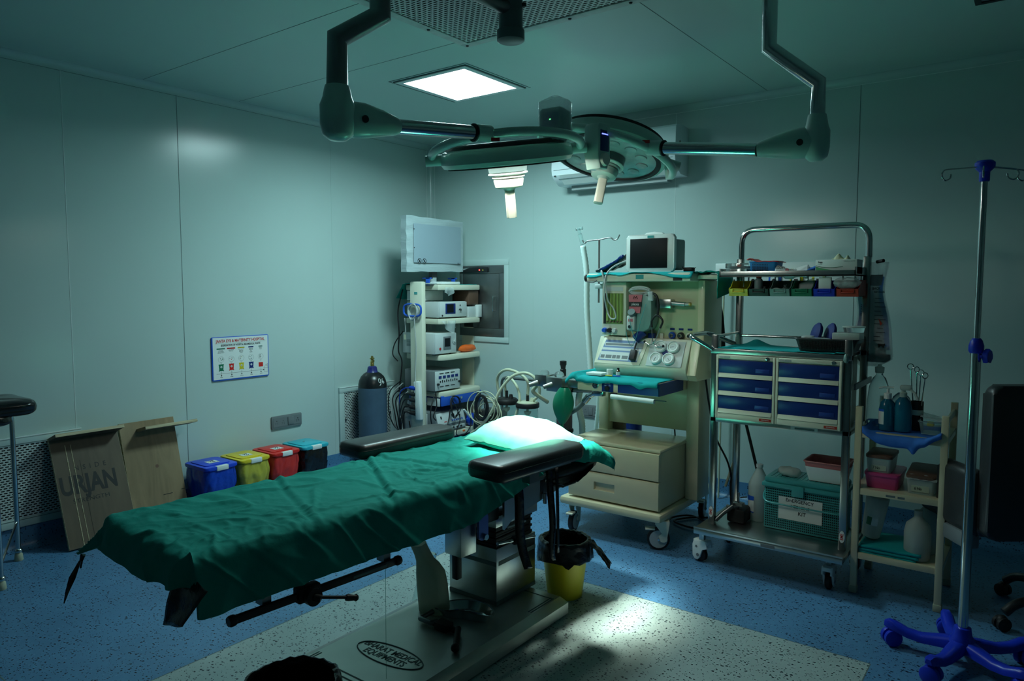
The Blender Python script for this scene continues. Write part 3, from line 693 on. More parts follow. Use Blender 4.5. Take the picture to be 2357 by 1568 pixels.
# column
cx0, cx1, cy0, cy1 = 2.455, 2.735, -2.50, -2.20
m = MB('steel').box((cx0, cy0, .076), (cx1, cy1, .335), .003)
col = m.build('column', t)
MB('seam').box((cx1 + .0002, cy0 + .015, .255), (cx1 + .001, cy1, .275)).build('column_band', col); MB('seam').box((cx0, cy0 - .001, .255), (cx1, cy0 - .0002, .275)).build('column_band', col); MB('seam').box((cx0, cy0 - .0015, .076), (cx1 + .0015, cy1, .094)).build('column_band', col)
m = MB('black')
for k in range(7): m.box((cx0 + .01 + .005 * (k % 2), cy0 + .01 + .005 * (k % 2), .335 + k * .014), (cx1 - .01 - .005 * (k % 2), cy1 - .01 - .005 * (k % 2), .3485 + k * .014), .003)
m.build('bellows', t)
m = MB('steel').box((cx0 - .005, cy0 - .01, .434), (cx1 + .005, cy1 + .01, .485), .003); m.m('dark').cyl((cx1 - .02, cy1 - .05, .485), (cx1 - .02, cy1 - .05, .4865), .006, n=10); m.build('column_cap', t)
# drive block, side plates, cross rods under the top
m = MB('steel', TM); m.box((-.10, 1.30, .485), (.10, 1.80, .62), .004)
m.prism([(1.36, .46), (1.42, .50), (1.95, .60), (1.95, .66), (1.36, .66)], .012, Matrix(((0, 0, 1, .215), (1, 0, 0, 0), (0, 1, 0, 0), (0, 0, 0, 1))))
m.m('ledge').box((.214, 1.38, .462), (.229, 1.5, .470)); m.build('drive_housing', t)
m = MB('dark', TM); m.box((-.05, 1.2, .50), (.2, 1.36, .60), .01); m.build('gearbox', t)
m = MB('steel', TM).box((.13, 1.10, .41), (.225, 1.19, .56), .004); m.m('black').box((.15, 1.12, .30), (.18, 1.15, .42), .004); m.m('dark').box((.10, 1.06, .50), (.14, 1.14, .57), .01); m.build('side_bracket', t)
m = MB(mat('blue_tinted_plate', (.10, .16, .42), rough=.3, metal=.6), TM).prism(rrect(.055, .11, .02), .012, T(.24, 1.205, .52) @ R(PI / 2, 0, PI / 2)); m.build('link_plate', t)
m = MB('chrome', TM).cyl((.25, 1.21, .478), (.265, 1.21, .478), .012, n=16); m.build('link_bolt', t)
MB('chrome', TM).cyl((.26, 1.28, .43), (.26, 1.52, .40), .008, n=12).build('crank_rod', t)
m = MB('black', TM).cyl((.26, 1.385, .417), (.26, 1.41, .414), .02, n=16); m.build('crank_collar', t)
# frame of the top and side rails
m = MB('steeld', TM)
for x in (-.235, .235): m.box((x - .012, .04, .635), (x + .012, 1.62, .665), .003)
for y in (.05, .7, .95, 1.6): m.box((-.23, y, .64), (.23, y + .03, .66))
m.build('top_frame', t)
rl = MB('dark', TM).box((.290, .10, .522), (.305, .72, .547), .003)
for y in (.10, .715): rl.lathe([(.014, -.012), (.017, -.006), (.017, .006), (.014, .012)], (.2975, y, .5345), (0, 1, 0), 16)
rl.m('steeld').box((.25, .66, .54), (.29, .69, .65)).box((.25, .2, .54), (.29, .23, .65)).m('seam').box((.3045, .52, .530), (.3065, .66, .539))
rl = rl.build('side_rail', t)
m = MB('black', TM @ T(.015, .02, -.052)); m.cyl((.27, .33, .585), (.325, .33, .585), .028, n=20).box((.262, .29, .565), (.30, .37, .615), .006); m.m('dark').cyl((.32, .33, .585), (.335, .345, .58), .012, n=14).cyl((.325, .34, .583), (.345, .44, .555), .0055, n=10).lathe([(.010, 0), (.011, .008), (.009, .03), (.012, .036), (.008, .042)], (.3445, .432, .5565), (.02, .13, -.038), 14)
m.build('rail_clamp', rl)
# mattress (three black sections) - shows at the foot corner and under the head
def pad(name, poly, z0, z1, bev=.02, k='vinyl', par=None):
    m = MB(k, TM @ T(0, 0, z0)); m.prism(poly, z1 - z0, None, bev); return m.build(name, par or t, angle=50)
pad('mattress', [(-.25, .0), (.25, .0), (.25, .86), (-.25, .86)], .675, .74)
pad('mattress', [(-.25, .875), (.25, .875), (.25, 1.60), (-.25, 1.60)], .675, .74)
pad('headrest', [(-.24, 1.61), (.25, 1.61), (.265, 1.90), (.24, 2.03), (.16, 2.085), (-.12, 2.085), (-.2, 2.03), (-.24, 1.90)], .61, .665, .025)
m = MB('liner', TM).grid(lambda u, v: (-.20 + .475 * u + .006 * n3(u * 5, v * 4), 1.66 + .44 * (1 - (abs(2 * u - 1) ** 3) * .35) * v, .605 - .022 * math.sin(PI * v) - .012 * n3(u * 7, v * 6, 1) + .03 * v * v), 24, 14); m.build('headrest_cover', t, solid=.004)
# gadget under the head end
m = MB('dark', TM); m.box((.16, 1.60, .56), (.23, 1.66, .64), .006).cyl((.2, 1.65, .60), (.27, 1.72, .585), .008, n=10).cyl((.27, 1.72, .585), (.30, 1.77, .60), .006, n=10); m.m('chrome').cyl((.24, 1.62, .565), (.24, 1.62, .52), .009, n=12); m.build('head_clamp', t)
m = MB('dark', TM); m.prism([(1.50, .50), (1.72, .50), (1.80, .58), (1.76, .64), (1.52, .64)], .05, Matrix(((0, 0, 1, .10), (1, 0, 0, 0), (0, 1, 0, 0), (0, 0, 0, 1))), .01); m.cyl((.14, 1.78, .56), (.17, 1.78, .56), .022, n=16); m.build('tilt_mechanism', t)
# arm boards
def armboard(xc, y0, y1, z, w, yaw=0., lab=None):
    M = TM @ T(xc, (y0 + y1) / 2, z) @ rotz(yaw); L = y1 - y0
    n_ = 26
    poly = [(-w / 2, -L / 2 + .03), (-w / 2 + .009, -L / 2 + .009), (-w / 2 + .03, -L / 2), (w / 2 - .03, -L / 2), (w / 2 - .009, -L / 2 + .009), (w / 2, -L / 2 + .03), (w / 2, L / 2 - .06), (w / 2 - .02, L / 2 - .02), (w / 2 - .05, L / 2), (-w / 2 + .05, L / 2), (-w / 2 + .02, L / 2 - .02), (-w / 2, L / 2 - .06)]
    m = MB('vinyl', M); m.prism(poly, .066, None, .018)
    a = m.build('arm_board', t, angle=60, label=lab)
    m = MB('cable', M).tube([(x * 1.002, y * 1.001, .040) for x, y in poly], .0014, 5, True); m.build('piping', a)
    m = MB('steeld', M).box((-w * .3, -L * .4, -.012), (w * .3, L * .35, 0)); m.box((-.02, -.03, -.06), (.02, .03, -.01)); m.build('bracket', a)
    return a, M
armboard(.408, 1.035, 1.60, .774, .185, math.radians(0))
a2, M2 = armboard(-.365, .99, 1.59, .745, .18, math.radians(0))
MB('greenp', M2).box((.0745, .12, .022), (.0765, .2, .044)).build('tag', a2)
# straps
def strap(name_pts, w, twist=0.):
    P = spline(name_pts, 6); m = MB('liner'); A = []
    for i, p in enumerate(P):
        q = twist * i / len(P) + YAW; d = Vector((math.cos(q), math.sin(q), 0)) * w / 2; A.append((m._v(p - d), m._v(p + d)))
    for i in range(len(P) - 1): m._f((A[i][0], A[i][1], A[i + 1][1], A[i + 1][0]))
    m.build('strap', t, solid=.003)
strap([(2.90, -2.57, .72), (2.905, -2.56, .60), (2.90, -2.55, .48), (2.905, -2.54, .40), (2.912, -2.53, .35), (2.925, -2.52, .30)], .040, .5)
strap([(2.925, -2.37, .72), (2.93, -2.36, .58), (2.935, -2.35, .45), (2.93, -2.35, .33), (2.93, -2.34, .28)], .03, .5)
strap([(2.95, -2.345, .72), (2.955, -2.34, .5), (2.955, -2.335, .32)], .014, .8)
# foot pedal on the base
m = MB('steeld'); m.tube(roundpath([(2.575, -2.745, .098), (2.575, -2.825, .098), (2.645, -2.825, .098), (2.655, -2.80, .098)], .01), .011, 10); m.m('black').cyl((2.64, -2.81, .092), (2.77, -2.80, .09), .012, n=10).cyl((2.77, -2.80, .10), (2.845, -2.90, .09), .013, n=12).sphere((2.855, -2.915, .093), .018, 12).box((2.66, -2.83, .0755), (2.73, -2.78, .11), .006); m.build('foot_pedal', t)

# ================================================================ SHEET ON THE TABLE
W2, ZT, RE = .262, .752, .035
def ridge(a): return max(0., 1 - abs(a) * 8.)
def sheetpos(s, q):
    """s across the cloth, q along (0 at foot edge, negative beyond)"""
    hd = max(0., (q - 1.60) / .48)
    w2 = W2; x = max(-w2, min(w2, s)); y = max(0.0, min(2.05, q)); dx = max(0., abs(s) - w2); dy = max(0., -q)
    if q > 2.05: dy = q - 2.05
    zt = ZT + .030 * math.sin(PI * min(1, hd) ** 1.2) - .075 * min(1, hd) ** 3
    a = n3(s * 4 + 1.7, q * 2.0)
    wx, wy = s + .09 * n3(s * 4, q * 4, 11), q + .09 * n3(s * 4, q * 4, 12); r4 = ridge(n3(wx * 7 - 5 * wy, wy * 7 + 1.5 * wx, 23.)); pt = .5 + .9 * n3(s * 2.5, q * 2.5, 30)
    r1 = ridge(n3(wx * 3.0 + 1.6 * wy, wy * 5.5 - 1.5 * wx, 5.)); r2 = ridge(n3(wx * 4.5 - 2.8 * wy, wy * 3.5 + 3.3 * wx, 9.)); r3 = ridge(n3(wx * 10 + 4 * wy, wy * 12 - 6 * wx, 19.))
    bump = .005 * a + .0075 * r1 + .0065 * r2 * (1.3 - pt) + .0045 * r3 * pt + .005 * r4 * pt + .0012 * n3(s * 30, q * 30, 4)
    for yc, kk, dp in ((.86, .55, .010), (1.13, -.25, .006), (.48, .35, .005)):
        dd = (q + kk * s - yc) / .012; bump += -dp * math.exp(-dd * dd) + dp * .7 * math.exp(-(dd - 2.2) ** 2)
    if hd > 0: bump += .018 * min(1, hd) * n3(s * 15, q * 14, 3.) + .012 * min(1, hd) * ridge(n3(s * 12, q * 12, 8))
    d = math.hypot(dx, dy)
    if d <= 0: return Vector((x, y, zt + bump))
    sg = 1 if s > 0 else -1
    ux, uy = dx / d * sg, (-dy if q < 0 else dy) / d
    corner = min(dx, dy) / d * 1.41
    lim = .185
    if q > 2.05: lim = .10
    if d > lim: d = lim + (d - lim) * .25
    arc = RE * PI / 2
    if d < arc: th = d / RE; off = RE * math.sin(th); z = zt - RE * (1 - math.cos(th))
    else: off = RE; z = zt - RE - (d - arc)
    fade = min(1, d / .08)
    along = q if dx > dy else s
    fold = .014 * fade * n3(along * 6, 1.3 + d * 2, 2.) + .008 * fade * n3(along * 15 + d * 9, d * 6, 6.) + .010 * fade * ridge(n3(along * 7 - d * 6, d * 3, 7.))
    off += max(-.02, fold) + .03 * min(1, d / .2)
    if q < 0 and s < 0: off += .62 * corner ** 2 * max(0, d - arc); z += .25 * corner * max(0, d - arc)
    if q < 0 and s > 0:
        uy *= 1 - .75 * min(1, corner * 1.3); z += .012 * corner
    z += bump * (1 - fade)
    return Vector((x + ux * off, y + uy * off, z))
t2loc = TM @ Vector((0, .9, ZT))
nearD, farD, footD = .205, .14, .125
def edge(q): return nearD + .008 * n3(q * 4, 0) + .004 * n3(q * 17, 1) - .155 * min(1, max(0, (q - 1.0) / .62)) ** 1.1 + .06 * min(1, max(0, (q - 1.62) / .2)) 
def fe(s): return footD - .022 * max(0, s) / .26 + .008 * math.sin(s * 7 + .8) + .006 * n3(s * 9, 3)
m = MB('drape', TM)
NU, NV = 170, 340
def sh(u, v):
    # u: far edge -> near edge, v: foot -> head
    q0 = -1.; q = None
    qq = v * (2.08 + footD) - footD
    lo = -W2 - farD - .01 * n3(qq * 5, 7); hi = W2 + edge(qq)
    s = lo + (hi - lo) * u
    if qq < 0: qq = qq / footD * fe(s)
    k = 1.
    return sheetpos(s, qq)
m.grid(lambda u, v: sh(u, v), NU, NV)
cl = m.build('table_drape', loc=t2loc, label='dark green surgical sheet draped over the operating table', cat='sheet', angle=80)
# ragged dark ties at the far foot corner and the black underside corner
m = MB('liner')
c0 = TM @ (sheetpos(-W2 - farD, -fe(-W2 - farD)) + Vector((.012, .012, .0))); 
m.tube([c0, c0 + Vector((-.006, -.004, -.02)), c0 + Vector((-.008, -.006, -.045))], .006, 6, rs=[.009, .006, .003]); m.build('loose_tie', t); m = MB('liner').tube([c0 + Vector((.05, -.03, .0)), c0 + Vector((.04, -.05, -.05)), c0 + Vector((.02, -.06, -.10)), c0 + Vector((.005, -.065, -.14))], .006, 6, rs=[.004, .011, .006, .002]); m.build('loose_tie', t)
m = MB('liner')
A_, B_, C_, D_ = Vector((2.70, -3.93, .70)), Vector((2.87, -3.93, .68)), Vector((2.685, -3.975, .545)), Vector((2.80, -3.97, .575))
m.grid(lambda u, v: tuple((A_.lerp(B_, u)).lerp(C_.lerp(D_, u), v) + Vector((0, .012 * n3(u * 1.5, v * 1.5), .004 * n3(u * 3, v * 2, 4)))), 14, 12); m.m('black')
m.build('foot_cover', t, solid=.003)

# ================================================================ PILLOW
def pillow(P, L, Wd, h, k='pillow', lab='', z=0.):
    m = MB(k, P)
    def f(u, v, sgn):
        a, b = 2 * u - 1, 2 * v - 1
        r = max(0, (1 - abs(a) ** 2.6)) ** .62 * max(0, (1 - abs(b) ** 2.6)) ** .62
        px = L / 2 * a * (1 - .10 * (1 - abs(a) ** 2) * b * b + .03 * abs(b) ** 6); py = Wd / 2 * b * (1 - .10 * (1 - abs(b) ** 2) * a * a + .03 * abs(a) ** 6)
        wr = .006 * n3(a * 3, b * 3, sgn) + .003 * n3(a * 9, b * 9, sgn)
        edge = .008 * n3(a * 7, b * 7, 5) * (abs(a) ** 8 + abs(b) ** 8)
        return (px, py, (h * .68 * r + wr * min(1, r * 3) + edge) if sgn > 0 else (-h * .32 * r + edge - .002))
    m.grid(lambda u, v: f(u, v, 1), 48, 40); m.grid(lambda u, v: f(u, v, -1), 48, 40)
    bmesh.ops.remove_doubles(m.bm, verts=m.bm.verts[:], dist=.0004)
    return m
PM = TM @ T(.085, 1.655, .788) @ rotz(math.radians(2)) @ R(math.radians(3), math.radians(2), 0)
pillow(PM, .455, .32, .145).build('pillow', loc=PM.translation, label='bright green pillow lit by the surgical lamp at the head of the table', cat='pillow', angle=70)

# ================================================================ THINGS ON AND BY THE BASE
def bottle_lathe(prof, k='milk', n=24): m = MB(k); m.lathe(prof, n=n); return m
Mb = T(2.545, -2.70, .0762) @ R(math.radians(4), math.radians(-3), .2)
m = MB('milk', Mb); prev = None
for z, w, d, ox in ((.0, .060, .042, 0), (.01, .068, .05, 0), (.12, .068, .05, 0), (.18, .063, .048, -.002), (.215, .05, .04, -.012), (.235, .038, .034, -.024), (.26, .033, .033, -.034), (.30, .032, .032, -.052), (.305, .034, .034, -.054)):
    rg = [m._v((ox + w * math.copysign(abs(math.cos(q)) ** .7, math.cos(q)), d * math.copysign(abs(math.sin(q)) ** .7, math.sin(q)), z)) for q in [2 * PI * i / 24 for i in range(24)]]
    if prev:
        for i in range(24): m._f((prev[i], prev[(i + 1) % 24], rg[(i + 1) % 24], rg[i]))
    else: m._f(rg)
    prev = rg
m._f(prev)
ub = m.build('urine_bottle', loc=(2.545, -2.70, .0762), label='translucent plastic urine bottle standing on the table base beside the column', cat='bottle', angle=60)
t = thing('kidney_dish', 'stainless steel kidney dish on the operating table base', 'dish', (2.695, -2.665, .0762)); 
m = MB('chrome', T(2.695, -2.665, .0762) @ rotz(.35))
def kd(q, r): 
    a = 2 * PI * q; rx, ry = .130 * r, .062 * r; x = rx * math.cos(a); y = ry * math.sin(a) - .25 * (x * x) / .115 + .02 * r
    if math.sin(a) < 0: y += .018 * r * math.exp(-(x / .04) ** 2)
    return x, y
for ra, rb, za, zb in ((.001, .72, .003, .003), (.72, .78, .003, .008), (.78, .97, .008, .040), (.97, 1.05, .040, .042), (1.05, 1.05, .042, .038), (1.05, .98, .038, .037), (.98, .76, .037, .0), (.76, .001, 0, 0)):
    m.grid(lambda u, v: (*kd(u, ra + (rb - ra) * v), za + (zb - za) * v), 40, 1)
m.build('bowl', t, angle=50)
m = MB('glass', T(2.36, -2.62, .0)); m.cyl((0, 0, .02), (.03, .06, .26), .03, n=20); m.build('plastic_tube', loc=(2.33, -2.62, 0), label='clear plastic tube leaning on the far side of the table base', cat='tube')

def liner_bin(c, r0, r1, h, kbody, lab, bag, liner_drop=.08, rim=.02, flap=None):
    t = thing('waste_bin', lab, 'bin', (c[0], c[1], 0))
    m = MB(kbody); m.lathe([(r0, .0), (r0, .004), (r1, h - .01), (r1 + .004, h), (r1 - .002, h), (r0 - .004, .01)], (c[0], c[1], 0), n=36, caps=False); m.lathe([(.001, .006), (r0, .006)], (c[0], c[1], 0), n=36, caps=False); m.build('body', t)
    m = MB('liner')
    def f(u, v):
        q = 2 * PI * u; wob = n3(math.cos(q) * 3.1, math.sin(q) * 3.1, v * 3); w2 = n3(math.cos(q) * 8, math.sin(q) * 8, v * 4)
        if v < .35: k = v / .35; rr = r1 - .012 - .02 * (1 - k); z = h * .35 + (h * .65 + rim) * k
        elif v < .45: k = (v - .35) / .1; rr = r1 - .012 + (.024) * k; z = h + rim + .006 * math.sin(PI * k)
        else: k = (v - .45) / .55; rr = r1 + .012 + .012 * k; z = h + rim - (liner_drop + rim) * k * (1 + .35 * wob)
        rr += .008 * wob * (v ** .5) + .004 * w2
        return (c[0] + rr * math.cos(q), c[1] + rr * math.sin(q), z + .006 * w2)
    m.grid(f, 64, 28, closeu=False); m.lathe([(.001, h * .33), (r1 - .03, h * .35)], (c[0], c[1], 0), n=32, caps=False)
    if flap:
        a, L = flap; d = Vector((math.cos(a), math.sin(a), 0)); s_ = Vector((-d.y, d.x, 0)); p = Vector((c[0], c[1], h + rim * .4)) + d * (r1 + .01)
        m.grid(lambda u, v: tuple(p + d * (L * v) + s_ * ((u - .5) * .085 * (1 - .3 * v)) + Vector((0, 0, -.085 * v ** 1.3 - .05 * abs(u - .5) * v + .012 * n3(u * 5, v * 5)))), 12, 12)
    m.build('liner', t, angle=50); return t
liner_bin((2.815, -2.06), .085, .115, .265, 'yellowp', 'yellow waste bin with black liner behind the table base', 'liner', .07, .015, (math.radians(20), .10))
m = MB('ink'); 
liner_bin((2.905, -3.70), .10, .135, .32, 'dark', 'black waste bin with black liner at the bottom edge, in front of the table base', 'liner', .14, .01)
# ================================================================ LEFT SIDE: plywood, stool, bins, cylinder
def plyboard(name, lab, y0, y1, L, xf, k, ledge, rndx=0):
    # leaning board: foot at X=xf, head against the wall
    th = .018; xt = .03
    up = Vector((xt - xf, 0, math.sqrt(L * L - (xf - xt) ** 2))).normalized(); nrm = Vector((0, 1, 0)).cross(up)
    M = Matrix(((0, up.x, nrm.x, xf), (1, up.y, nrm.y, y0), (0, up.z, nrm.z, .004), (0, 0, 0, 1)))
    t = thing(name, lab, 'plywood board', (xf, (y0 + y1) / 2, 0))
    w = y1 - y0
    m = MB(k, M).box((0, 0, 0), (w, L, th)); m.m('ply').box((0, L, 0), (w, L + .001, th)).box((w, 0, 0), (w + .001, L, th)).box((-.001, 0, 0), (0, L, th))
    b = m.build('panel', t)
    a, bb, lz, dp = ledge
    m = MB(k, M).box((a, lz, th), (bb, lz + .018, th + dp)); m.m('ply').box((a, lz, th + dp), (bb, lz + .018, th + dp + .001)).box((bb, lz, th), (bb + .001, lz + .018, th + dp + .001)); m.build('ledge', t)
    return t, b, M, th
t, b, M, th = plyboard('plywood_board', 'shade-darkened printed plywood board with black lettering leaning by the wide air grille', -3.28, -2.90, .655, .26, 'wood_shaded', (0, .38, .637, .105))
m = MB('ink', M)
m.text('URJAN', .15, T(.168, .355, th + .0004), 'ink', .70, 'CENTER', .0002, .005)
m.text('N  S  I  D  E', .040, T(.19, .455, th + .0004), 'ink', .9, 'CENTER', .0002)
m.text('STRENGTH', .034, T(.165, .265, th + .0004), 'ink', 1.2, 'CENTER', .0002)
m.build('board_lettering', b)
m = MB('ply', M)
for x, w_ in ((.075, .004), (.105, .003)): m.box((x, .01, th), (x + w_, .60, th + .0015))
m.m('ink').box((.14, .01, th), (.1415, .5, th + .0008)); m.build('edge_strips', b)
t, b, M, th = plyboard('plywood_board', 'bare tan plywood board leaning on the left wall beside the blue bin', -2.885, -2.54, .66, .20, 'wood', (.10, .44, .595, .12))
m = MB('ink', M).box((.2, .17, th), (.26, .174, th + .0006)).box((.32, .18, th), (.345, .184, th + .0006)); m.m('brown').cyl((.19, .36, th), (.19, .36, th + .0005), .011, n=14); m.build('marks', b)

# stool at the left edge
t = thing('stool', 'chrome-legged stool with black cushion at the left edge of the room', 'stool', (.35, -3.72, 0))
def cushion(M, a, b, c, k='blackgloss', seed=0):
    m = MB(k, M)
    def f(u, v):
        th_, ph = 2 * PI * u, PI * (v - .5); e1 = .35; e2 = .35
        ca = math.copysign(abs(math.cos(ph)) ** e1, math.cos(ph)); sa = math.copysign(abs(math.sin(ph)) ** .6, math.sin(ph))
        cx_ = math.copysign(abs(math.cos(th_)) ** e2, math.cos(th_)); cy_ = math.copysign(abs(math.sin(th_)) ** e2, math.sin(th_))
        w = 1 + .05 * n3(cx_ * 2 + seed, cy_ * 2, sa * 2)
        return (a * ca * cx_ * w, b * ca * cy_ * w, c * sa + .008 * n3(cx_ * 4, cy_ * 4, 5 + seed))
    m.grid(f, 40, 20); return m
cushion(T(.32, -3.68, .885), .19, .21, .045).build('cushion', t, angle=70)
cushion(T(.35, -3.72, .835), .15, .14, .035, 'liner', 4).build('hanging_cover', t, angle=70)
for i, (x, y, x2, y2) in enumerate(((.18, -3.50, .25, -3.60), (.55, -3.70, .46, -3.70), (.18, -3.92, .25, -3.82), (.52, -3.95, .45, -3.85))):
    m = MB('chrome').tube(roundpath([(x, y, .05), (x, y, .83), (x2, y2, .855)], .06), .0125, 14); lg = m.build('leg', t)
    m = MB('chrome').sphere((x, y, .055), .021, 14, (1, 1, .8)); m.m('milk').lathe([(.02, 0), (.022, .004), (.019, .035), (.014, .045)], (x, y, 0), n=16); m.build('foot', lg)
MB('chrome').tube([(.18, -3.50, .22), (.55, -3.70, .12)], .006, 8).build('brace', t)

# pedal bins
def pedal_bin(y0, y1, lid, bag, lab, body, extra):
    x0, x1, h = .075, .345, .325
    t = thing('waste_bin', lab, 'bin', ((x0 + x1) / 2, (y0 + y1) / 2, 0), 'lidded waste bins along the left wall')
    cx, cy = (x0 + x1) / 2, (y0 + y1) / 2; w, d = x1 - x0, y1 - y0
    m = MB(body, T(cx, cy, 0)); 
    lo = rrect(w * .74, d * .78, .03); hi = rrect(w * .92, d * .94, .03); A = [m._v((x, y, .004)) for x, y in lo]; B = [m._v((x, y, h - .02)) for x, y in hi]
    n = len(A); m._f(A[::-1]); m._f(B)
    for i in range(n): m._f((A[i], A[(i + 1) % n], B[(i + 1) % n], B[i]))
    m.build('body', t)
    m = MB(lid, T(cx, cy, h - .018)).prism(rrect(w + .01, d + .006, .028), .022, None, .006); m.prism(rrect(w - .07, d - .05, .02), .006, T(-.01, 0, .0215), .002); l = m.build('lid', t)
    MB('label', T(x1 + .002, cy, h - .022)).box((-.022, -.042, -.004), (.006, .042, .0275), .004).build('latch', l)
    if extra:
        m = MB('label', T(cx + .01, cy, h + .0105)).box((-.035, -.036, 0), (.035, .036, .0006))
        m.m('ink')
        for k in range(3):
            q = 2 * PI * k / 3 + .5; m.tube([(.014 * math.cos(q) + .008 * math.cos(a), .014 * math.sin(q) + .008 * math.sin(a), .001) for a in [2 * PI * j / 10 for j in range(9)]], .0016, 4)
        m.box((-.03, -.03, .0006), (-.026, .03, .001)); m.box((.026, -.03, .0006), (.029, .03, .001)); m.build('biohazard_label', l)
    else: MB('chrome').sphere((cx - .02, cy, h + .012), .008, 10, (1, 1, .4)).build('knob', l)
    m = MB(bag); sd = y0 * 7
    RR = rrect(1., 1., .16, 8); seg = [0.]
    for i in range(len(RR)): seg.append(seg[-1] + math.hypot(RR[(i + 1) % len(RR)][0] - RR[i][0], RR[(i + 1) % len(RR)][1] - RR[i][1]))
    def per(u):
        s_ = (u % 1.) * seg[-1]
        for i in range(len(RR)):
            if s_ <= seg[i + 1] + 1e-9:
                k = (s_ - seg[i]) / max(1e-9, seg[i + 1] - seg[i]); p_, q_ = RR[i], RR[(i + 1) % len(RR)]; return p_[0] + (q_[0] - p_[0]) * k, p_[1] + (q_[1] - p_[1]) * k
        return RR[0]
    def f(u, v):
        px, py = per(u)
        wob = n3(px * 3.2 + sd, py * 3.2, v * 1.6); w2 = n3(px * 9 + sd, py * 9, v * 3.); r3 = max(0., 1 - abs(n3(px * 4 + sd, py * 4 + 1.2 * v, 3. + v)) * 5)
        k = .97 + .10 * math.sin(PI * min(1, v * 1.15)) ** .8 + .16 * wob * v + .05 * w2 * v ** .5 - .06 * r3 * v ** .5 - .07 * v
        bot = h - .02 - (.225 + .06 * wob)
        return (cx + w * k * px, cy + d * k * py, h - .016 + (bot - h + .016) * v)
    m.grid(f, 120, 30); m.build('bag', t, angle=60, solid=.0015)
    return t
pedal_bin(-2.490, -2.262, 'lidblue', 'linblue', 'lidded waste bin with blue lid and blue bag by the left wall', 'lidblue', True)
pedal_bin(-2.235, -2.012, 'lidyellow', 'linyellow', 'lidded waste bin with yellow lid and yellow bag by the left wall', 'lidyellow', True)
pedal_bin(-1.985, -1.762, 'lidred', 'linred', 'lidded waste bin with red lid and red bag by the left wall', 'lidred', True)
pedal_bin(-1.73, -1.50, 'lidcyan', 'liner', 'lidded waste bin with light blue lid and black bag by the left wall', 'dark', False)

# gas cylinder
cx, cy = .20, -.93
t = thing('gas_cylinder', 'tall blue-grey gas cylinder with black shoulder standing before the left wall grille', 'gas cylinder', (cx, cy, 0))
m = MB('cylblue').lathe([(.105, 0), (.116, .012), (.117, .03), (.117, .675)], (cx, cy, 0), n=48, caps=False); m.m('cylblack').lathe([(.117, .675), (.116, .70), (.108, .735), (.093, .765), (.07, .788), (.05, .80)], (cx, cy, 0), n=48, caps=False); m.build('body', t, angle=50)
MB('cylcap').lathe([(.058, .79), (.044, .803), (.040, .825), (.036, .843), (.026, .85), (.001, .851)], (cx, cy, 0), n=32, caps=False).build('neck_ring', t)
m = MB('brass').lathe([(.016, .85), (.016, .885), (.012, .89), (.012, .905), (.019, .908), (.019, .918), (.010, .92), (.010, .932), (.001, .935)], (cx, cy, 0), n=16); m.cyl((cx, cy, .895), (cx + .032, cy - .015, .895), .010, n=12); m.build('valve', t)
m = MB('label')
def digit(pts, a0, z0, sc):
    P = []
    for u, v in pts:
        z = z0 + v * sc; rr = .1172 - max(0, (z - .70)) * .32 - max(0, (z - .735)) * .25 + .001; q = a0 + u * sc / .1
        P.append((cx + rr * math.cos(q), cy + rr * math.sin(q), z))
    m.tube(P, .0028, 5, smooth=3)
a0 = -.25
nine = [(.35, .25), (.1, .2), (0, .5), (.15, .9), (.4, .8), (.4, .4), (.35, -.1), (.1, -.4)]; six = [(1.0, .9), (.75, .7), (.62, .3), (.7, 0), (.95, 0), (1.02, .25), (.85, .42), (.68, .3)]
digit(nine, a0, .715, .042); digit(six, a0 + .05, .715, .042)
m.build('painted_number', t)
# ================================================================ EQUIPMENT TROLLEY IN THE CORNER
def cloth_over(name, fn, k, loc, lab, cat='cloth', nu=30, nv=20, solid=.003):
    m = MB(k); m.grid(fn, nu, nv); return m.build(name, loc=loc, label=lab, cat=cat, angle=80, solid=solid)
tx0, tx1, ty0, ty1 = .19, .62, -.55, -.015
t = thing('equipment_trolley', 'tall beige five-shelf equipment trolley in the far corner of the room', 'trolley', (.4, -.28, 0))
SH = [1.52, 1.235, .93, .62, .27]
for z in SH:
    m = MB('beigew').prism([(tx0 + .03, ty0), (tx1 - .03, ty0), (tx1, ty0 + .04), (tx1, ty1 - .03), (tx1 - .03, ty1), (tx0 + .03, ty1), (tx0, ty1 - .03), (tx0, ty0 + .03)], .046, T(0, 0, z - .046), .008); m.build('shelf', t)
MB('beigew').box((.385, ty0 - .125, .10), (.525, ty0 - .075, 1.545), .012).build('post', t)
MB('beigew').box((.385, -.014, .10), (.525, -.002, 1.50), .005).build('post', t)
MB('plasblue').box((.10, -.66, .07), (.64, ty1, .15), .015).build('base', t)
for x, y in ((.14, -.62), (.60, -.62), (.14, -.06), (.60, -.06)): MB('dark').cyl((x - .012, y, .035), (x + .012, y, .035), .035, n=20).box((x - .012, y - .012, .04), (x + .012, y + .012, .075)).build('caster', t)
d = MB('plasblue').box((tx0 + .02, ty0 + .03, .515), (tx1 - .02, ty1 - .02, .572), .004); d.box((tx1 - .02, ty0 + .01, .50), (tx1 - .002, ty1 - .01, .585), .003); d = d.build('drawer', t)
m = MB('chrome').cyl((tx1 - .002, -.30, .55), (tx1 + .006, -.30, .55), .012, n=16); m.build('lock', d)
MB('dark').lathe([(.022, 0), (.025, .006), (.02, .022)], (tx1 - .002, -.07, .545), (1, 0, 0), 20).build('knob', d)
MB('panelg').box((.46, ty0 - .004, .50), (.60, ty0 + .006, .565), .001).build('nameplate', d)
MB('mint').box((.44, ty0 - .127, 1.44), (.475, ty0 - .1245, 1.46)).build('label_sticker', t)
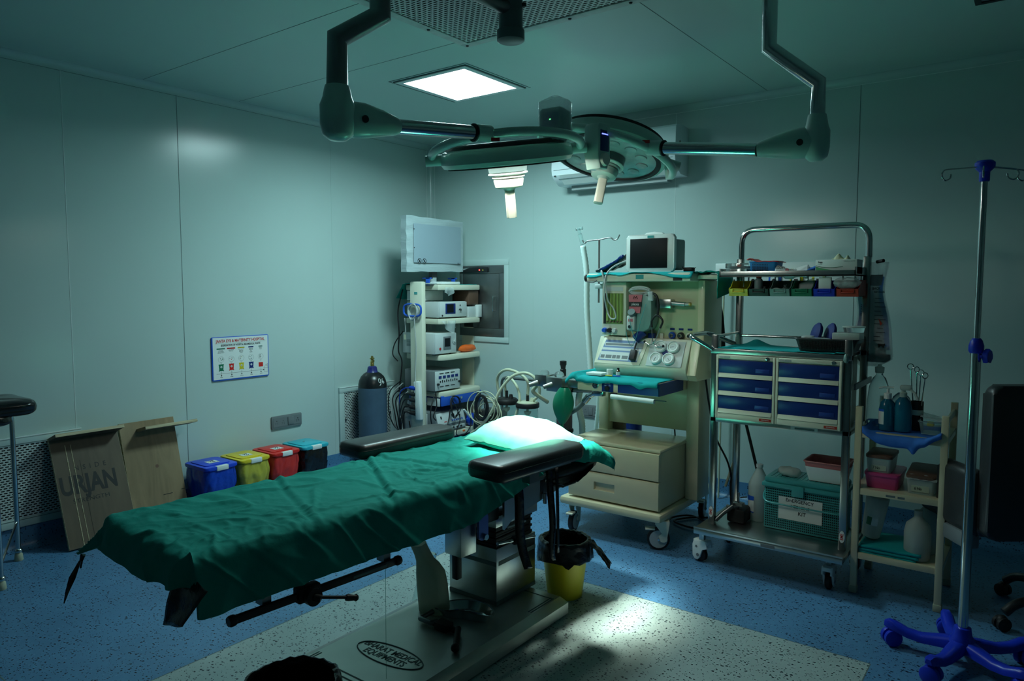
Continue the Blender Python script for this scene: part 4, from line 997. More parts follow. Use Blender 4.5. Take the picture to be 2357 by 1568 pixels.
# power strip hung on the post
ps = MB('white', T(.50, -.697, .55) @ R(0, math.radians(-4), 0)).box((-.03, -.02, -.15), (.03, .02, .17), .008); ps = ps.build('power_strip', loc=(.50, -.697, .40), label='white power strip hanging down the trolley post in the corner', cat='power strip')
for k, (z, c) in enumerate(((.66, 'linblue'), (.61, 'dark'), (.56, 'dark'), (.50, 'black'), (.45, 'black'))):
    m = MB(c).cyl((.475, -.70, z), (.42, -.72, z + .005), .022, .015, 12); m.tube([(.42, -.72, z + .005), (.36, -.73, z - .01), (.31, -.73, z - .08 - .03 * k), (.25, -.66, .28)], .005, 6, smooth=5)
    m.build('plug', loc=(.415, -.622, z), label=['blue plug at the top of the white power strip', 'dark plug, second from the top of the white power strip', 'dark plug in the middle of the white power strip', 'black plug, second from the bottom of the white power strip', 'black plug at the bottom of the white power strip'][k], cat='plug', group='plugs in the power strip')
MB('label').box((.255, -.70, .585), (.30, -.685, .62), .002, R(0, .2, 0)).build('cable_tag', loc=(.27, -.69, .59), label='white paper tag on the cables left of the power strip', cat='tag')
# bagged monitor
mp = Vector((.47, -.80, 0)); mq = Vector((.50, -.15, 0)); c = (mp + mq) / 2; dv = (mq - mp).normalized(); W = (mq - mp).length
ang = math.atan2(dv.y, dv.x); M = T(c.x, c.y, 1.84) @ rotz(ang)     # local x along the screen (to the right), -y towards the viewer
t = thing('monitor', 'large monitor wrapped in translucent white plastic on top of the corner trolley', 'monitor', (c.x, c.y, 1.52))
MB('casd', M).box((-.27, -.005, -.165), (.27, .035, .175), .008).build('screen_panel', t)
def bag(u, v):
    x = -.335 + .66 * u; z = -.205 + .43 * v
    z += .012 * (1 - u) * (1 if v > .5 else -1); b = .006 * n3(u * 4, v * 9, 1) + .003 * max(0, .12 - u) / .12 * math.sin(v * 30)
    return (x + .006 * n3(u, v * 6), -.022 - .006 * math.sin(PI * u) + b, z + .006 * n3(u * 6, v, 4))
m = MB(mat('bag_plastic', (.40, .48, .50), rough=.35, alpha=1, bump=.25, bscale=14, stretch=(1, 1, 6)), M); m.grid(bag, 40, 30); m.grid(lambda u, v: (bag(u, v)[0], .045 + .006 * n3(u * 4, v * 5), bag(u, v)[2]), 20, 14)
for e in (0, 1): m.grid(lambda u, v: (bag(e, v)[0], bag(e, v)[1] * (1 - u) + .045 * u, bag(e, v)[2]), 4, 30); m.grid(lambda u, v: (bag(v, e)[0], bag(v, e)[1] * (1 - u) + .045 * u, bag(v, e)[2]), 4, 40)
bg = m.build('plastic_bag', t, angle=60)
m = MB('casd', M)
m.m(mat('bag_shade', (.30, .38, .44), rough=.4)).box((-.265, -.0345, -.14), (.285, -.033, .175)); bgp = m.build('inner_sheet', bg)
m = MB('ink', M)
for x in (-.205, -.15): m.tube([(x + .019 * math.cos(q), -.0352, -.125 + .019 * math.sin(q)) for q in [2 * PI * k / 20 for k in range(20)]], .002, 5, True); m.tube([(x - .013, -.0352, -.112), (x + .013, -.0352, -.138)], .002, 5); m.box((x - .004, -.0358, -.135), (x + .004, -.0345, -.117))
m.build('printed_symbols', bg)
m = MB('ink', M); m.text('BLS', .026, T(.26, -.0352, -.14) @ R(PI / 2, 0, 0), 'ink', .9, 'CENTER', .0002); m.build('printed_letters', bg)
for z in (.13, -.02): MB('black', M).cyl((-.262, -.036, z), (-.262, -.034, z), .005, n=10).build('bag_hole', bg)
m = MB('dark', M).box((-.03, .0, -.27), (.03, .04, -.15), .005); m.m('acg').box((-.13, -.07, -.318), (.13, .10, -.306), .004).cyl((0, .02, -.31), (0, .02, -.26), .03, n=20); m.build('stand', t)
m = MB('film', M); m.grid(lambda u, v: (.30 + .10 * u, -.03 + .008 * n3(u * 4, v * 3), -.19 + .02 * (v - .5) * (1 - u) + .02 * u), 10, 6); m.build('bag_tie', bg)
# cloths, clamps and tablet on the top shelf
def tcloth(u, v):
    x = .10 + .30 * u; y = ty0 - .055 + .35 * v + .03 * u
    z = 1.53 + .012 * n3(x * 12, y * 12) + .012 * max(0, n3(x * 20, y * 9, 2))
    if x < .22: z -= (.22 - x) * 1.1; x = .22 - (.22 - x) * .55
    return (x, y, z)
cloth_over('folded_cloth', tcloth, 'drape', (.2, -.5, 1.50), 'dark green cloth hanging off the left of the trolley top shelf below the bagged monitor')
MB('teal').grid(lambda u, v: (.32 + .26 * u, -.27 + .24 * v, 1.523 + .006 * max(0, n3(u * 6, v * 6))), 14, 12).build('cloth', loc=(.45, -.1, 1.521), label='small teal cloth flat on the right of the trolley top shelf', cat='cloth', solid=.002)
for i, y in enumerate((-.56, -.24)):
    m = MB('plasblue').box((.46, y, 1.515), (.50, y + .012, 1.58), .002).box((.42, y, 1.568), (.50, y + .035, 1.58), .002)
    m.build('clamp', loc=(.48, y, 1.52), label=['blue clamp at the left end of the trolley top shelf', 'blue clamp right of the white tray on the trolley top shelf'][i], cat='clamp', group='blue clamps on the trolley top shelf')
MB('white').box((.40, -.52, 1.523), (.60, -.28, 1.545), .005).build('tray', loc=(.5, -.4, 1.523), label='thin white tray flat on the trolley top shelf under the monitor', cat='tray')
MB('film').grid(lambda u, v: (.628 + .010 * math.sin(u * 9) * v, -.50 + .10 * u + .02 * v * (u - .5), 1.50 - .075 * v * (1 - .4 * abs(2 * u - 1))), 14, 10).build('plastic_wrap', loc=(.63, -.45, 1.43), label='scrap of clear plastic hanging from the trolley top shelf edge', cat='plastic wrap')
MB('film').grid(lambda u, v: (.635 + .016 * math.sin(u * 8 + 3 * v), -.56 + .16 * u + .04 * v, 1.22 - .11 * v * (1 - .5 * abs(2 * u - 1.1))), 18, 12).build('plastic_wrap', loc=(.635, -.5, 1.12), label='crumpled clear plastic hanging from the second trolley shelf edge', cat='plastic wrap')

def device(name, lab, x0, x1, y0, y1, z0, z1, k='casing', face='panelg'):
    t = thing(name, lab, 'medical device', ((x0 + x1) / 2, (y0 + y1) / 2, z0))
    MB(k).box((x0, y0, z0 + .008), (x1 - .01, y1, z1), .008).build('casing', t)
    m = MB(face).box((x1 - .012, y0 + .004, z0 + .012), (x1, y1 - .004, z1 - .004), .004); f = m.build('front_panel', t)
    for y in (y0 + .03, y1 - .03): MB('black').cyl((x1 - .05, y, z0), (x1 - .05, y, z0 + .01), .01, n=12).build('foot', t)
    return t, f
F = lambda y, z, x=.602: facex(x, y, z)
t, f = device('camera_unit', 'white camera unit with small screen on the second trolley shelf', .22, .60, -.545, -.19, 1.236, 1.378)
m = MB('navy').box((.600, -.47, 1.275), (.603, -.345, 1.362), .001); m.m('screen').box((.6025, -.455, 1.285), (.604, -.37, 1.355)); m.build('display', f)
MB('chrome').lathe([(.016, 0), (.012, .008)], (.602, -.285, 1.305), (1, 0, 0), 16).build('connector', f); MB('dark').cyl((.602, -.285, 1.345), (.604, -.285, 1.345), .006, n=10).build('button', f)
MB('dark').cyl((.602, -.51, 1.262), (.604, -.51, 1.262), .008, n=10).build('button', f)
m = MB('white').box((.22, -.542, 1.385), (.42, -.30, 1.47), .004).build('box', loc=(.3, -.42, 1.385), label='plain white box on top of the white camera unit', cat='box')
m = MB('panelg').box((.47, -.17, 1.236), (.60, -.075, 1.33), .003).build('box', loc=(.53, -.12, 1.236), label='grey-white carton between camera unit and white carton on second shelf', cat='box')
m = MB('label').box((.48, -.068, 1.236), (.625, -.018, 1.345), .003); m.build('box', loc=(.55, -.05, 1.236), label='white carton at the right end of the second trolley shelf', cat='box')
MB('brown').box((.36, -.115, 1.33), (.42, -.02, 1.47), .004).box((.42, -.165, 1.345), (.60, -.03, 1.472), .012).build('case', loc=(.5, -.06, 1.33), label='brown case standing under the right end of the trolley top shelf', cat='case')
t, f = device('light_source', 'white light source unit with grey display on the third trolley shelf', .22, .60, -.60, -.33, .931, 1.115)
m = MB('casd').box((.600, -.50, .975), (.604, -.405, 1.085), .002); m.m('screen').box((.6035, -.485, 1.0), (.605, -.42, 1.07)); m.build('display', f)
m = MB('redink').cyl((.602, -.54, .985), (.604, -.54, .985), .011, n=12); m.build('warning_symbol', f)
MB('casing').lathe([(.022, 0), (.022, .004), (.012, .005), (.010, .012)], (.602, -.365, 1.04), (1, 0, 0), 20).build('light_port', f)
m = MB('seam')
for k in range(6): m.box((.27, -.6015, 1.0 + .01 * k), (.33, -.5995, 1.004 + .01 * k))
m.build('side_vent', t)
def pouch(name, lab, cat, k, c, sx, sy, sz, rot=0., seed=0, n=24):
    m = MB(k, T(*c) @ rotz(rot))
    def g(u, v):
        q, ph = 2 * PI * u, PI * (v - .5); w = 1 + .18 * n3(math.cos(q) * 2 + seed, math.sin(q) * 2, v * 3) + .08 * n3(math.cos(q) * 6 + seed, math.sin(q) * 6, v * 8)
        cc = abs(math.cos(ph)) ** .7
        return (sx * w * cc * math.cos(q), sy * w * cc * math.sin(q), max(-sz * .96, sz * w * math.sin(ph)) + sz)
    m.grid(g, n, n // 2); return m.build(name, loc=c, label=lab, cat=cat, angle=70)
pouch('pouch', 'orange wrapped pouch on the third trolley shelf', 'pouch', 'orange', (.56, -.145, .932), .035, .11, .030, 0, 2)
t, f = device('insufflator', 'dark grey control unit with white button face on the fourth trolley shelf', .24, .60, -.60, -.285, .622, .80, 'casd')
rnd = random.Random(5)
m = MB('navy')
for k in range(5): m.box((.600, -.56 + .052 * k, .735), (.6025, -.525 + .052 * k, .757))
m.build('readout_row', f)
m = MB('ink')
for k in range(9): m.box((.600, -.545 + .026 * k, .702), (.603, -.535 + .026 * k, .716 + .006 * (k % 2)))
for k in range(3): m.box((.600, -.55 + .07 * k, .665), (.6025, -.50 + .07 * k, .671)); m.box((.600, -.55 + .07 * k, .775), (.6025, -.50 + .07 * k, .781))
m.build('button_row', f)
for y in (-.575, -.305): MB('dark').cyl((.602, y, .69), (.618, y, .69), .010, n=12).build('socket', f)
t = thing('electrosurgical_unit', 'black and white electrosurgical unit with sloped panel on the lowest trolley shelf', 'medical device', (.45, -.42, .27))
m = MB('casd').prism([(.22, .271), (.60, .271), (.615, .33), (.58, .445), (.22, .455)], .38, Matrix(((1, 0, 0, 0), (0, 0, -1, -.225), (0, 1, 0, 0), (0, 0, 0, 1))), .006); m.build('casing', t)
nx = Vector((.115, 0, .035)).normalized(); Mf = Matrix(((0, -.035 / .1202, .115 / .1202, .615), (1, 0, 0, -.605), (0, .115 / .1202, .035 / .1202, .33), (0, 0, 0, 1)))
Mf = Matrix(((0, (.58 - .615) / .1202, .9567, .6155), (1, 0, 0, -.60), (0, .115 / .1202, .2912, .33), (0, 0, 0, 1)))
m = MB('panelg', Mf).box((.015, .012, 0), (.36, .112, .004), .001); f = m.build('control_panel', t)
for k_, lo, hi in (('ink', (.06, .06, .004), (.075, .085, .005)), ('ink', (.20, .065, .004), (.235, .09, .0055)), ('ink', (.29, .06, .004), (.31, .075, .005)), ('redink', (.095, .03, .004), (.125, .037, .005))): MB(k_, Mf).box(lo, hi).build('button', f)
for k in range(6): MB('plasblue', Mf).box((.19 + .025 * k, .028, .004), (.205 + .025 * k, .042, .0055)).build('button', f)
m = MB('panelg').box((.60, -.59, .282), (.6175, -.545, .318), .001); m.m('greenp').box((.617, -.58, .286), (.6195, -.562, .312)); m.m('panelg').box((.60, -.42, .29), (.617, -.24, .318), .001); m.build('socket_strip', t)
for k in range(3): MB('black').cyl((.617, -.40 + .05 * k, .303), (.625, -.40 + .05 * k, .303), .009, n=12).build('socket', t)
MB('casing').box((.30, -.66, .275), (.52, -.612, .44), .004).build('box', loc=(.4, -.63, .27), label='pale box on the lowest trolley level left of the electrosurgical unit', cat='box')
pouch('pouch', 'shiny blue wrapped pouch at the right of the lowest trolley shelf', 'pouch', 'linblue', (.58, -.11, .272), .04, .07, .055, 0, 4)
# cables
def cable(pts, r, lab, k='cable', sm=8, name='cable', grp=None):
    m = MB(k); m.tube(pts, r, 7, smooth=sm); return m.build(name, loc=pts[0], label=lab, cat='cable', group=grp)
cable([(.20, -.57, 1.48), (.17, -.60, 1.30), (.20, -.62, 1.1), (.17, -.60, .95), (.21, -.60, .85), (.20, -.63, .6)], .006, 'black cable running down the left side of the corner trolley')
cable([(.19, -.56, 1.12), (.13, -.60, 1.02), (.12, -.62, .92), (.16, -.60, .86)], .005, 'black cable looped left of the third trolley shelf')
for i in range(5):
    r_ = random.Random(i); o = Vector((.22 + .03 * i, -.62 - .01 * i, .70 - .02 * i))
    pts = [o, o + Vector((-.09 - .02 * r_.random(), -.03, -.10)), o + Vector((-.12 + .02 * i, -.04, -.25)), o + Vector((-.08 + .015 * i, -.03, -.38)), o + Vector((.02 + .02 * i, -.02, -.44)), o + Vector((.04, -.01, -.30 + .05 * r_.random()))]
    cable(pts, .0055 if i % 2 else .0045, 'one of the tangled cables hanging left of the trolley post, lower shelves', 'cable' if i % 3 != 1 else 'cablew', 8, 'cable', 'tangled cables left of the trolley post')
cable([(.63, -.64, .62), (.64, -.70, .50), (.64, -.69, .38), (.64, -.62, .29), (.64, -.50, .35), (.63, -.45, .47)], .0055, 'black cable loop in front of the fourth shelf and lowest unit')
cable([(.62, -.62, .63), (.64, -.63, .52), (.64, -.67, .44), (.64, -.64, .40)], .005, 'short black cable loop beside the trolley post')
def loops(c, n, rx, rz, lab, k='cable', r=.0035, x=.64):
    pts = []
    rd = random.Random(int(c[0] * 100))
    for i in range(n * 10):
        q = 2 * PI * i / 10; s_ = 1 + .18 * rd.uniform(-1, 1) * (i % 5 == 0)
        pts.append((x + .012 * math.sin(i * 1.3), c[0] + rx * s_ * math.cos(q) + .01 * math.sin(i * .37), c[1] + rz * s_ * math.sin(q) + .008 * math.cos(i * .5)))
    return cable(pts, r, lab, k, 4)
loops((-.40, .48), 3, .055, .09, 'coiled dark cable hanging before the blue trolley drawer')
cable([(.63, -.44, .56), (.65, -.38, .45), (.65, -.35, .36), (.65, -.40, .25), (.66, -.30, .235), (.66, -.22, .30), (.64, -.20, .40)], .0045, 'thin black cable trailing over the lowest trolley shelf')
cable([(.62, -.03, .48), (.64, .0 - .02, .52), (.66, .0 - .03, .42), (.66, -.10, .33), (.65, -.16, .30)], .0045, 'black cable loop at the right side of the lower trolley')
MB('label').cyl((.66, -.31, .45), (.67, -.235, .375), .009, .012, 14).build('handpiece', loc=(.66, -.28, .40), label='white conical handpiece hanging before the electrosurgical unit', cat='handpiece')
MB('orange').box((.665, -.335, .262), (.675, -.31, .278), .002).build('connector', loc=(.67, -.32, .262), label='small orange connector in front of the electrosurgical unit', cat='connector')
# blue hook with coiled white cord
pts = [(.35 + .115 * math.cos(q), -.645, 1.29 + .055 * math.sin(q)) for q in [2 * PI * k / 24 for k in range(24)]]
pts = [(.44 + .10 * math.copysign(abs(math.cos(q)) ** .6, math.cos(q)), -.70, 1.31 + .05 * math.copysign(abs(math.sin(q)) ** .6, math.sin(q))) for q in [2 * PI * k / 28 for k in range(28)]]
MB('plasblue').tube(pts, .008, 8, True).build('cable_hook', loc=(.44, -.70, 1.26), label='blue oval ring hooked on the trolley post holding a white cord', cat='hook')
pts = []
for i in range(72):
    q = 2 * PI * i / 9; pts.append((.45 + (.050 + .010 * math.sin(i * .7)) * math.cos(q), -.70 - .012 * math.sin(i * .9), 1.295 + (.062 + .010 * math.cos(i * .5)) * math.sin(q)))
m = MB('cablew').tube(pts, .0042, 6, smooth=3); m.tube([(.47, -.71, 1.25), (.48, -.70, 1.0), (.47, -.70, .80), (.50, -.73, .65), (.50, -.73, .50)], .004, 6, smooth=6); m.build('white_cord', loc=(.47, -.7, .5), label='white coiled cord on the blue ring, tail hanging down the trolley post', cat='cord')
m = MB('cablew').tube([(.31, -.66, 1.24), (.32, -.66, 1.14), (.31, -.66, 1.10)], .006, 6, smooth=5); m.m('milk').cyl((.31, -.66, 1.10), (.31, -.66, 1.06), .012, n=12); m.build('cord_plug', loc=(.31, -.66, 1.06), label='white cord end dangling left of the trolley post', cat='plug')

# ================================================================ SUCTION UNIT BEHIND THE PILLOW
t = thing('suction_unit', 'wheeled suction unit with two clear jars and ivory hoses behind the pillow', 'suction machine', (1.42, -.62, 0))
MB('beige').box((1.16, -.80, .08), (1.70, -.45, .40), .02).build('cabinet', t)
MB('dark').box((1.17, -.80, .40), (1.36, -.60, .565), .02).build('motor_cover', t)
MB('label').box((1.21, -.8015, .475), (1.27, -.80, .49)).build('label_plate', t)
MB('steeld').tube(roundpath([(1.22, -.50, .40), (1.22, -.50, .79), (1.92, -.50, .79), (1.92, -.50, .74)], .05), .011, 12).build('handle', t)
for x, y in ((1.2, -.77), (1.66, -.77), (1.2, -.49), (1.66, -.49)): MB('dark').cyl((x - .012, y, .04), (x + .012, y, .04), .04, n=18).build('wheel', t)
for i, (x, y, lidk) in enumerate(((1.36, -.62, 'black'), (1.585, -.66, 'hose'))):
    m = MB('glass').lathe([(.076, .0), (.080, .006), (.080, .215), (.074, .215), (.074, .01), (.001, .008)], (x, y, .405), n=36, caps=False); j = m.build('jar', t)
    MB('dark' if i else 'water').lathe([(.001, .01), (.073, .012), (.073, .07 + .03 * i), (.001, .07 + .03 * i)], (x, y, .405), n=30, caps=False).build('contents', j)
    m = MB('black').lathe([(.086, .205), (.088, .21), (.088, .235), (.084, .24)], (x, y, .405), n=36); m.build('ring', j)
    m = MB(lidk).lathe([(.08, .238), (.075, .248), (.001, .252)], (x, y, .405), n=36, caps=False); m.m('hose' if i else 'black').lathe([(.02, .25), (.012, .28)], (x + .04, y, .405), n=14); m.build('jar_lid', j)
    m = MB('black').cyl((x, y, .65), (x, y, .71), .011, n=14); m.m('hose').cyl((x, y, .64), (x, y, .57), .012, .009, n=12).lathe([(.028, 0), (.026, -.012), (.01, -.03)], (x, y, .58), n=16); m.build('float_valve', j)
def hose(pts, r, lab, k='hose'): return MB(k).tube(pts, r, 12, smooth=8).build('hose', loc=pts[0], label=lab, cat='hose', angle=60)
hose([(1.27, -.60, .66), (1.27, -.62, .80), (1.38, -.66, .875), (1.50, -.66, .86), (1.585, -.66, .80), (1.585, -.66, .70)], .011, 'ivory hose arching between the two suction jars, highest arch')
hose([(1.34, -.60, .66), (1.345, -.62, .76), (1.41, -.66, .82), (1.50, -.68, .76), (1.54, -.70, .66), (1.50, -.72, .50)], .010, 'thin ivory hose arching lower between the suction jars')
hose([(1.63, -.66, .66), (1.69, -.66, .72), (1.68, -.68, .82), (1.60, -.70, .87), (1.50, -.74, .84), (1.41, -.78, .72), (1.36, -.80, .58), (1.26, -.80, .46), (1.14, -.78, .38)], .0115, 'thick ivory hose looping from the right suction jar down to the left')
hose([(1.10, -.72, .34), (1.14, -.74, .46), (1.18, -.76, .50)], .010, 'short ivory hose end left of the suction unit')
pts = []
rd = random.Random(9)
for i in range(60):
    q = 2 * PI * i / 10; k = 1 + .35 * math.sin(i * .31); pts.append((1.30 + .115 * k * math.cos(q) + .03 * math.sin(i * .2), -.80 - .01 * math.sin(i), .58 + .10 * k * math.sin(q) + .02 * math.cos(i * .23)))
MB('hose').tube(pts, .004, 6, smooth=4).build('coiled_tubing', loc=(1.3, -.8, .5), label='loose coil of thin ivory tubing hung over the left suction jar', cat='tubing')
pts = [(1.27 + .055 * math.cos(2 * PI * i / 8) + .01 * math.sin(i), -.815, .60 + .09 * math.sin(2 * PI * i / 8)) for i in range(30)]
MB('cable').tube(pts, .006, 6, smooth=4).build('coiled_cable', loc=(1.27, -.81, .5), label='black cable coiled over the left suction jar', cat='cable')
# dark blue floor-standing cylinder behind the anaesthesia machine
t = thing('gas_cylinder', 'dark blue gas cylinder standing behind the anaesthesia machine', 'gas cylinder', (2.26, -.30, 0))
MB('navy').lathe([(.07, 0), (.073, .01), (.073, .72), (.06, .78), (.03, .82)], (2.26, -.30, 0), n=32).build('body', t); MB('brass').cyl((2.26, -.30, .82), (2.26, -.30, .88), .014, n=12).build('valve', t)
# ================================================================ ANAESTHESIA MACHINE
t = thing('anaesthesia_machine', 'large beige anaesthesia machine on casters with drawers and gauges', 'anaesthesia machine', (2.63, -.9, 0))
AM = t
MB('beige').box((2.29, -1.31, .172), (2.965, -.48, .222), .018).build('base_platform', t)
def caster(par, x, y, r, w, yaw, k='beigew', brake=True, top=.172):
    M = T(x, y, 0) @ rotz(yaw)
    m = MB('black', M).lathe([(r - .012, -w / 2), (r - .002, -w / 2 + .003), (r, -w / 4), (r, w / 4), (r - .002, w / 2 - .003), (r - .012, w / 2)], (0, 0, r), (1, 0, 0), 32); m.m('acg').lathe([(r - .014, -w / 2 - .001), (r - .014, w / 2 + .001)], (0, 0, r), (1, 0, 0), 28)
    wv = m.build('wheel', par)
    m = MB(k, M)
    for s_ in (-1, 1): m.prism([(-.012, r + .035), (-.03, r + .02), (-.018, r - .012), (.0, r - .016), (.016, r - .008), (.03, top - .012), (.03, top), (-.05, top), (-.05, top - .02)], .005, M.inverted() @ M @ Matrix(((0, 0, 1, s_ * (w / 2 + .006) - .0025), (1, 0, 0, .03), (0, 1, 0, 0), (0, 0, 0, 1))))
    m.box((-w / 2 - .008, -.02, top - .014), (w / 2 + .008, .06, top), .003)
    if brake: m.box((-w / 2 - .006, -.075, top - .055), (w / 2 + .006, -.02, top - .045), .002, None)
    fk = m.build('fork', par); MB('chrome', M).cyl((-w / 2 - .014, 0, r), (w / 2 + .014, 0, r), .006, n=10).build('axle', fk); return wv
caster(t, 2.36, -1.25, .062, .032, .15); caster(t, 2.92, -1.235, .065, .034, math.radians(-62)); caster(t, 2.90, -.54, .062, .032, .2); caster(t, 2.36, -.54, .062, .032, 0)
# drawer unit
MB('beige').box((2.345, -1.26, .228), (2.935, -.84, .572), .01).build('drawer_cabinet', t)
MB('beige').box((2.335, -1.275, .562), (2.945, -.82, .584), .010).build('cabinet_top', t)
for z0, z1 in ((.232, .396), (.402, .560)):
    m = MB('beige'); zc = (z0 + z1) / 2 + .005; hx0, hx1, hz0, hz1 = 2.52, 2.66, zc - .026, zc + .022; y = -1.285
    # one front plate with softened edges and a real recess for the grip
    xa, xb = 2.338, 2.94; rings = []
    for yy, e in ((-1.255, 0), (y + .010, 0), (y + .003, .003), (y, .010)):
        rings.append([m._v((xx, yy, zz)) for xx, zz in ((xa + e, z0 + e), (xb - e, z0 + e), (xb - e, z1 - e), (xa + e, z1 - e))])
    for yy in (y, -1.262): rings.append([m._v((xx, yy, zz)) for xx, zz in ((hx0, hz0), (hx1, hz0), (hx1, hz1), (hx0, hz1))])
    for P, Q in zip(rings, rings[1:]):
        for i in range(4): m._f((P[i], P[(i + 1) % 4], Q[(i + 1) % 4], Q[i]))
    dd = m.build('drawer', t); MB('beigew').box((hx0, -1.262, hz0), (hx1, -1.258, hz1)).build('grip_recess', dd)
# posts and lower back panel
MB('beige').box((2.94, -.92, .222), (3.02, -.74, 1.02), .008).build('post', t)
MB('beige').box((2.34, -.92, .222), (2.41, -.74, 1.02), .008).build('post', t)
MB('beige').box((2.40, -.90, .635), (2.945, -.87, .93), .004).build('back_panel', t)
MB('brown').box((2.41, -.86, .42), (2.49, -.82, .66), .004).build('rear_bracket', t)
# work table
MB('beige').box((2.41, -1.30, .888), (2.94, -.90, .965), .006).build('work_table', t)
m = MB('navy').box((2.685, -1.304, .893), (2.944, -1.2985, .962)).box((2.9395, -1.304, .893), (2.945, -.98, .962)); m.build('blue_trim', t)
m = MB('dark').lathe([(.018, 0), (.018, .004), (.012, .005), (.011, .001)], (2.535, -1.30, .925), (0, -1, 0), 20); m.m('chrome').lathe([(.021, 0), (.021, .003), (.018, .004)], (2.535, -1.30, .925), (0, -1, 0), 20); m.build('outlet_port', t)
m = MB('navy').box((2.58, -1.303, .893), (2.655, -1.299, .96)); m.text('ANAESTHESIA', .009, T(2.617, -1.3035, .952) @ FRONT, 'label', .95, 'CENTER', .0002).text('MACHINE', .009, T(2.617, -1.3035, .940) @ FRONT, 'label', .95, 'CENTER', .0002).text('OFF      ON', .009, T(2.617, -1.3035, .928) @ FRONT, 'label', .95, 'CENTER', .0002); sw = m.build('switch_plate', t)
MB('black').lathe([(.015, 0), (.013, .012), (.001, .013)], (2.617, -1.303, .912), (0, -1, 0), 18).build('switch_knob', sw)
m = MB('label').tube([(2.66, -1.335, .873), (2.93, -1.335, .868)], .014, 12); m.m('dark').box((2.93, -1.34, .874), (3.0, -1.33, .879)).box((2.64, -1.31, .870), (2.68, -1.30, .89)); m.build('pull_bar', t)
# sloped console
con = MB('beigew').prism([(-1.12, 1.005), (-1.125, 1.035), (-1.045, 1.195), (-.90, 1.195), (-.90, .965), (-1.08, .965)], .60, Matrix(((0, 0, 1, 2.42), (1, 0, 0, 0), (0, 1, 0, 0), (0, 0, 0, 1))), .006)
con = con.build('sloped_console', t)
MB('beige').prism([(-1.09, .965), (-1.12, 1.0), (-1.05, 1.19), (-.80, 1.19), (-.80, .965)], .055, Matrix(((0, 0, 1, 3.022), (1, 0, 0, 0), (0, 1, 0, 0), (0, 0, 0, 1))), .006).build('console_side', t)
sl = Vector((0, .08, .16)).normalized(); nn = Vector((0, -.16, .08)).normalized()
def SF(x, h, d=.0): p = Vector((x, -1.125, 1.035)) + sl * h + nn * d; return Matrix(((1, sl.x, nn.x, p.x), (0, sl.y, nn.y, p.y), (0, sl.z, nn.z, p.z), (0, 0, 0, 1)))
m = MB('beigew', SF(2.425, .0, .001)).prism([(.0, .0), (.305, .0), (.335, .17), (.03, .17)], .004, None, .001); pl_ = m.build('display_panel', con)
blu = mat('panel_print_blue', (.16, .24, .42), rough=.35)
m = MB(blu, SF(2.425, 0, .0052)).prism([(.02, .02), (.285, .02), (.305, .155), (.045, .155)], .001); m.m('panelg').box((.045, .115, .001), (.245, .138, .0016)).box((.035, .088, .001), (.30, .104, .0016)).box((.03, .026, .001), (.225, .078, .0016)).box((.235, .03, .001), (.29, .085, .0016)); m.m('casd')
for a, b in ((.035, .062), (.07, .11), (.115, .14), (.145, .168), (.18, .22)): m.box((a, .035, .0016), (b, .056, .002))
m.box((.05, .12, .0016), (.24, .133, .002)); m.m('lens').box((.25, .108, .0016), (.305, .14, .003)); m.build('panel_print', con)
m = MB('panelg', SF(2.79, 0, .001)).box((-.02, .005, 0), (.20, .165, .004), .001); gp = m.build('gauge_panel', con)
for i, (gx, gh) in enumerate(((2.845, .125), (2.925, .125), (2.83, .05), (2.91, .05))):
    G = SF(gx, gh, .005); m = MB('white', G).lathe([(.036, 0), (.036, .018), (.030, .022), (.028, .016), (.001, .015)], n=32, caps=False); g = m.build('gauge', con)
    m = MB('casd', G).lathe([(.027, .0155), (.001, .0160)], n=28, caps=False); m.m('panelg').lathe([(.018, .0162), (.001, .0166)], (0, 0, 0), n=20, caps=False); m.m('ink').box((-.001, -.004, .0168), (.001, .02, .0175), 0, rotz(.8 + i)); m.build('dial', g)
m = MB('navy', SF(2.878, .088, .005) @ rotz(PI / 4)).box((-.017, -.017, 0), (.017, .017, .0015)); m.build('blue_mark', con)
# phone charger / black plug box hanging in front of the display
t_ = MB('black', SF(2.685, .055, .008)).box((-.018, -.03, 0), (.018, .035, .028), .004); t_.tube([(0, .035, .014), (0, .06, .012), (.002, .085, .01)], .005, 8); t_.build('sensor_block', loc=(2.685, -1.12, 1.06), label='small black block hanging by cords before the machine display panel', cat='sensor')
# back board, sides, top
MB(mat('machine_bounce_green', (.46, .48, .30), rough=.35)).box((2.425, -.985, 1.19), (3.03, -.95, 1.535), .003).build('back_board', t)  # green bounce light is put into the board colour
MB('beige').box((3.03, -1.0, .96), (3.075, -.72, 1.54), .012).build('side_wall', t)
tp = MB('beigew').box((2.355, -1.115, 1.532), (3.035, -.70, 1.583), .012).build('top_shelf', t)
MB('mint').box((2.695, -1.117, 1.548), (2.745, -1.1145, 1.572)).build('maker_plate', tp); MB('dark').box((2.93, -1.117, 1.537), (2.985, -1.1145, 1.56)).build('name_plate', tp)
MB('beigew').box((3.035, -1.02, 1.545), (3.165, -.80, 1.57), .006).build('side_flap', t)
